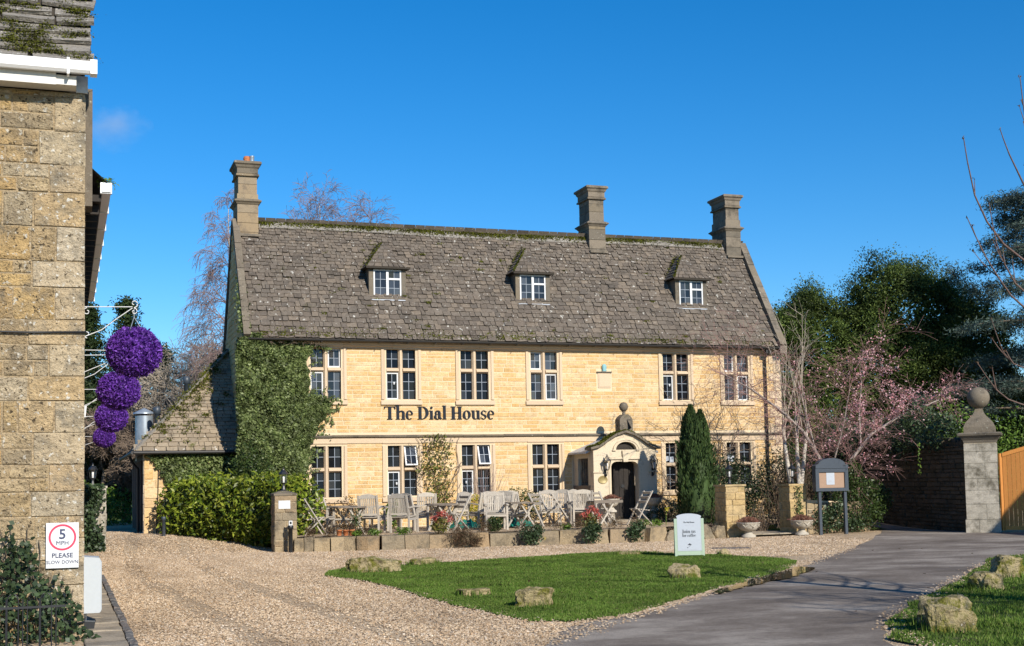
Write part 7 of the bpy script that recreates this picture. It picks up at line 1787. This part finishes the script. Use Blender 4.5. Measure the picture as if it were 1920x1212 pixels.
tree_from('bare_tree', 'young leafless tree whose upcurved twigs enter the right edge of the view', tuple(base), segs, 'darktwig', 'darktwig', split=2, leafs=leaf_quads(nrng, Pb, .035, (0,0,1), .3, .5), leafmat='shrubbrown')
s, tp = bare(31, (9.6,-33.6,0), 10.5, .24, 4, (2,4), .75, 0, .7, .13, .30, rmin=.012); tree_from('bare_tree', 'spreading leafless tree outside the view at the right, its shadow on the road', (9.6,-33.6,0), s, 'bark', 'twig')

# neighbouring cottage outside the view at the right; its gable shades the gate
nc = thing('neighbour_cottage', 'stone cottage with steep gable outside the view at the right', 'house', (22,-24,0))
x0, x1, y0, y1, ze, zr = 20.5, 27.5, -28, -20.6, 4.9, 9.0
mb = MB(); g = [(x0,0),(x1,0),(x1,ze),((x0+x1)/2,zr-.1),(x0,ze)]
mb.prism(g, y0, y1); part('wall', mb, M['cottage'], nc)
mb = MB(); xm = (x0+x1)/2
for s_ in (-1,1):
    xe = xm+s_*(x1-x0)/2+s_*.25; pr = [(xm,zr),(xe,ze-.3),(xe,ze-.22),(xm,zr+.10)]; mb.prism(pr if s_ > 0 else pr[::-1], y0-.12, y1+.12)
part('roof', mb, M['slate'], nc)
for yy in (-26.4,-22.6):
    for zz in (1.0,3.4):
        m = MB(); m.box(x0-.03,x0+.05,yy-.55,yy+.55,zz,zz+1.2); wf = part('window', m, M['whitepaint'], nc)
        m = MB(); m.box(x0-.04,x0-.031,yy-.47,yy-.03,zz+.08,zz+1.12); part('pane', m, M['glass'], wf)
        m = MB(); m.box(x0-.04,x0-.031,yy+.03,yy+.47,zz+.08,zz+1.12); part('pane', m, M['glass'], wf)
mb = MB(); mb.box(xm-.35,xm+.35,y0+.1,y0+1.0,zr-.6,zr+1.3); part('chimney', mb, M['weathered'], nc)

# longer grass left round the rocks
P = np.concatenate([np.column_stack([x+w_*.56*np.cos(a)+nrng.normal(size=len(a))*.035, y+d_*.56*np.sin(a)+nrng.normal(size=len(a))*.035, np.full(len(a), .05)]) for x,y,w_,d_ in ROCKS for a in [nrng.uniform(0,2*math.pi,int(420*w_))]])
P = P[poly_in(P, LAWNP)|poly_in(P, LAWN2P)]; n = len(P); T = unit(np.column_stack([nrng.normal(size=n)*.35,nrng.normal(size=n)*.35,np.ones(n)])); B = unit(np.cross(T, nrng.normal(size=(n,3))))*.007; h_ = nrng.uniform(.05,.12,n)[:,None]
link('grass', np_mesh('grass', np.stack([P-B-[0,0,.04],P+B-[0,0,.04],P+T*h_],1).reshape(-1,3), np.arange(n*3).reshape(n,3)), M['grassblade'], kind='stuff')
# a few fallen leaves on the grass and drive
n = 260; P = np.column_stack([nrng.uniform(-3,13,n), nrng.uniform(-28,-12,n), np.full(n,.055)]); P = P[poly_in(P, LAWNP)|poly_in(P, LAWN2P)|(nrng.random(n) < .25)]
link('fallen_leaves', np_mesh('fallen_leaves', *leaf_quads(nrng, P, .06, (0,0,1), .75, .6)), M['shrubbrown'], kind='stuff')
# far belt of trees all round, only a fringe on the horizon
rg = np.random.default_rng(8); C = []
for a in np.linspace(-1.2,1.75,150):
    d = rg.uniform(75,120); C.append((-5+d*math.sin(a), -38+d*math.cos(a), rg.uniform(1,5), rg.uniform(3,5), rg.uniform(2.5,4), rg.uniform(3,5.5)))
P = blob_points(rg, 16000, C, .4, .1); link('far_trees', np_mesh('far_trees', *leaf_quads(rg, P, 1.1, (0,-.3,.5), .3, .6)), M['conifer'], kind='stuff')

# wisp of cloud, two kilometres off
def cloud():
    t = NT('cloud vapour'); v = t.n('ShaderNodeVolumePrincipled'); v.inputs['Color'].default_value = (1,1,1,1)
    tc = t.n('ShaderNodeTexCoord'); n_ = t.noise(1.6, 5, .6, tc.outputs['Object']); 
    ln = t.n('ShaderNodeVectorMath', operation='LENGTH'); t.l(tc.outputs['Object'], ln.inputs[0])
    e = t.math('SUBTRACT', 1.0, ln.outputs['Value']); dns = t.math('MAXIMUM', t.math('MULTIPLY', t.math('SUBTRACT', t.math('ADD', n_, t.math('MULTIPLY', e, .5)), .62), .02), 0.0)
    t.l(dns, v.inputs['Density']); t.l(v.outputs[0], t.out.inputs['Volume']); return t.m
import bmesh
bm = bmesh.new(); bmesh.ops.create_icosphere(bm, subdivisions=3, radius=1); me = bpy.data.meshes.new('cloud'); bm.to_mesh(me); bm.free()
o = link('cloud', me, cloud(), None, (62,1955,553), kind='structure'); o.scale = (62,50,42)
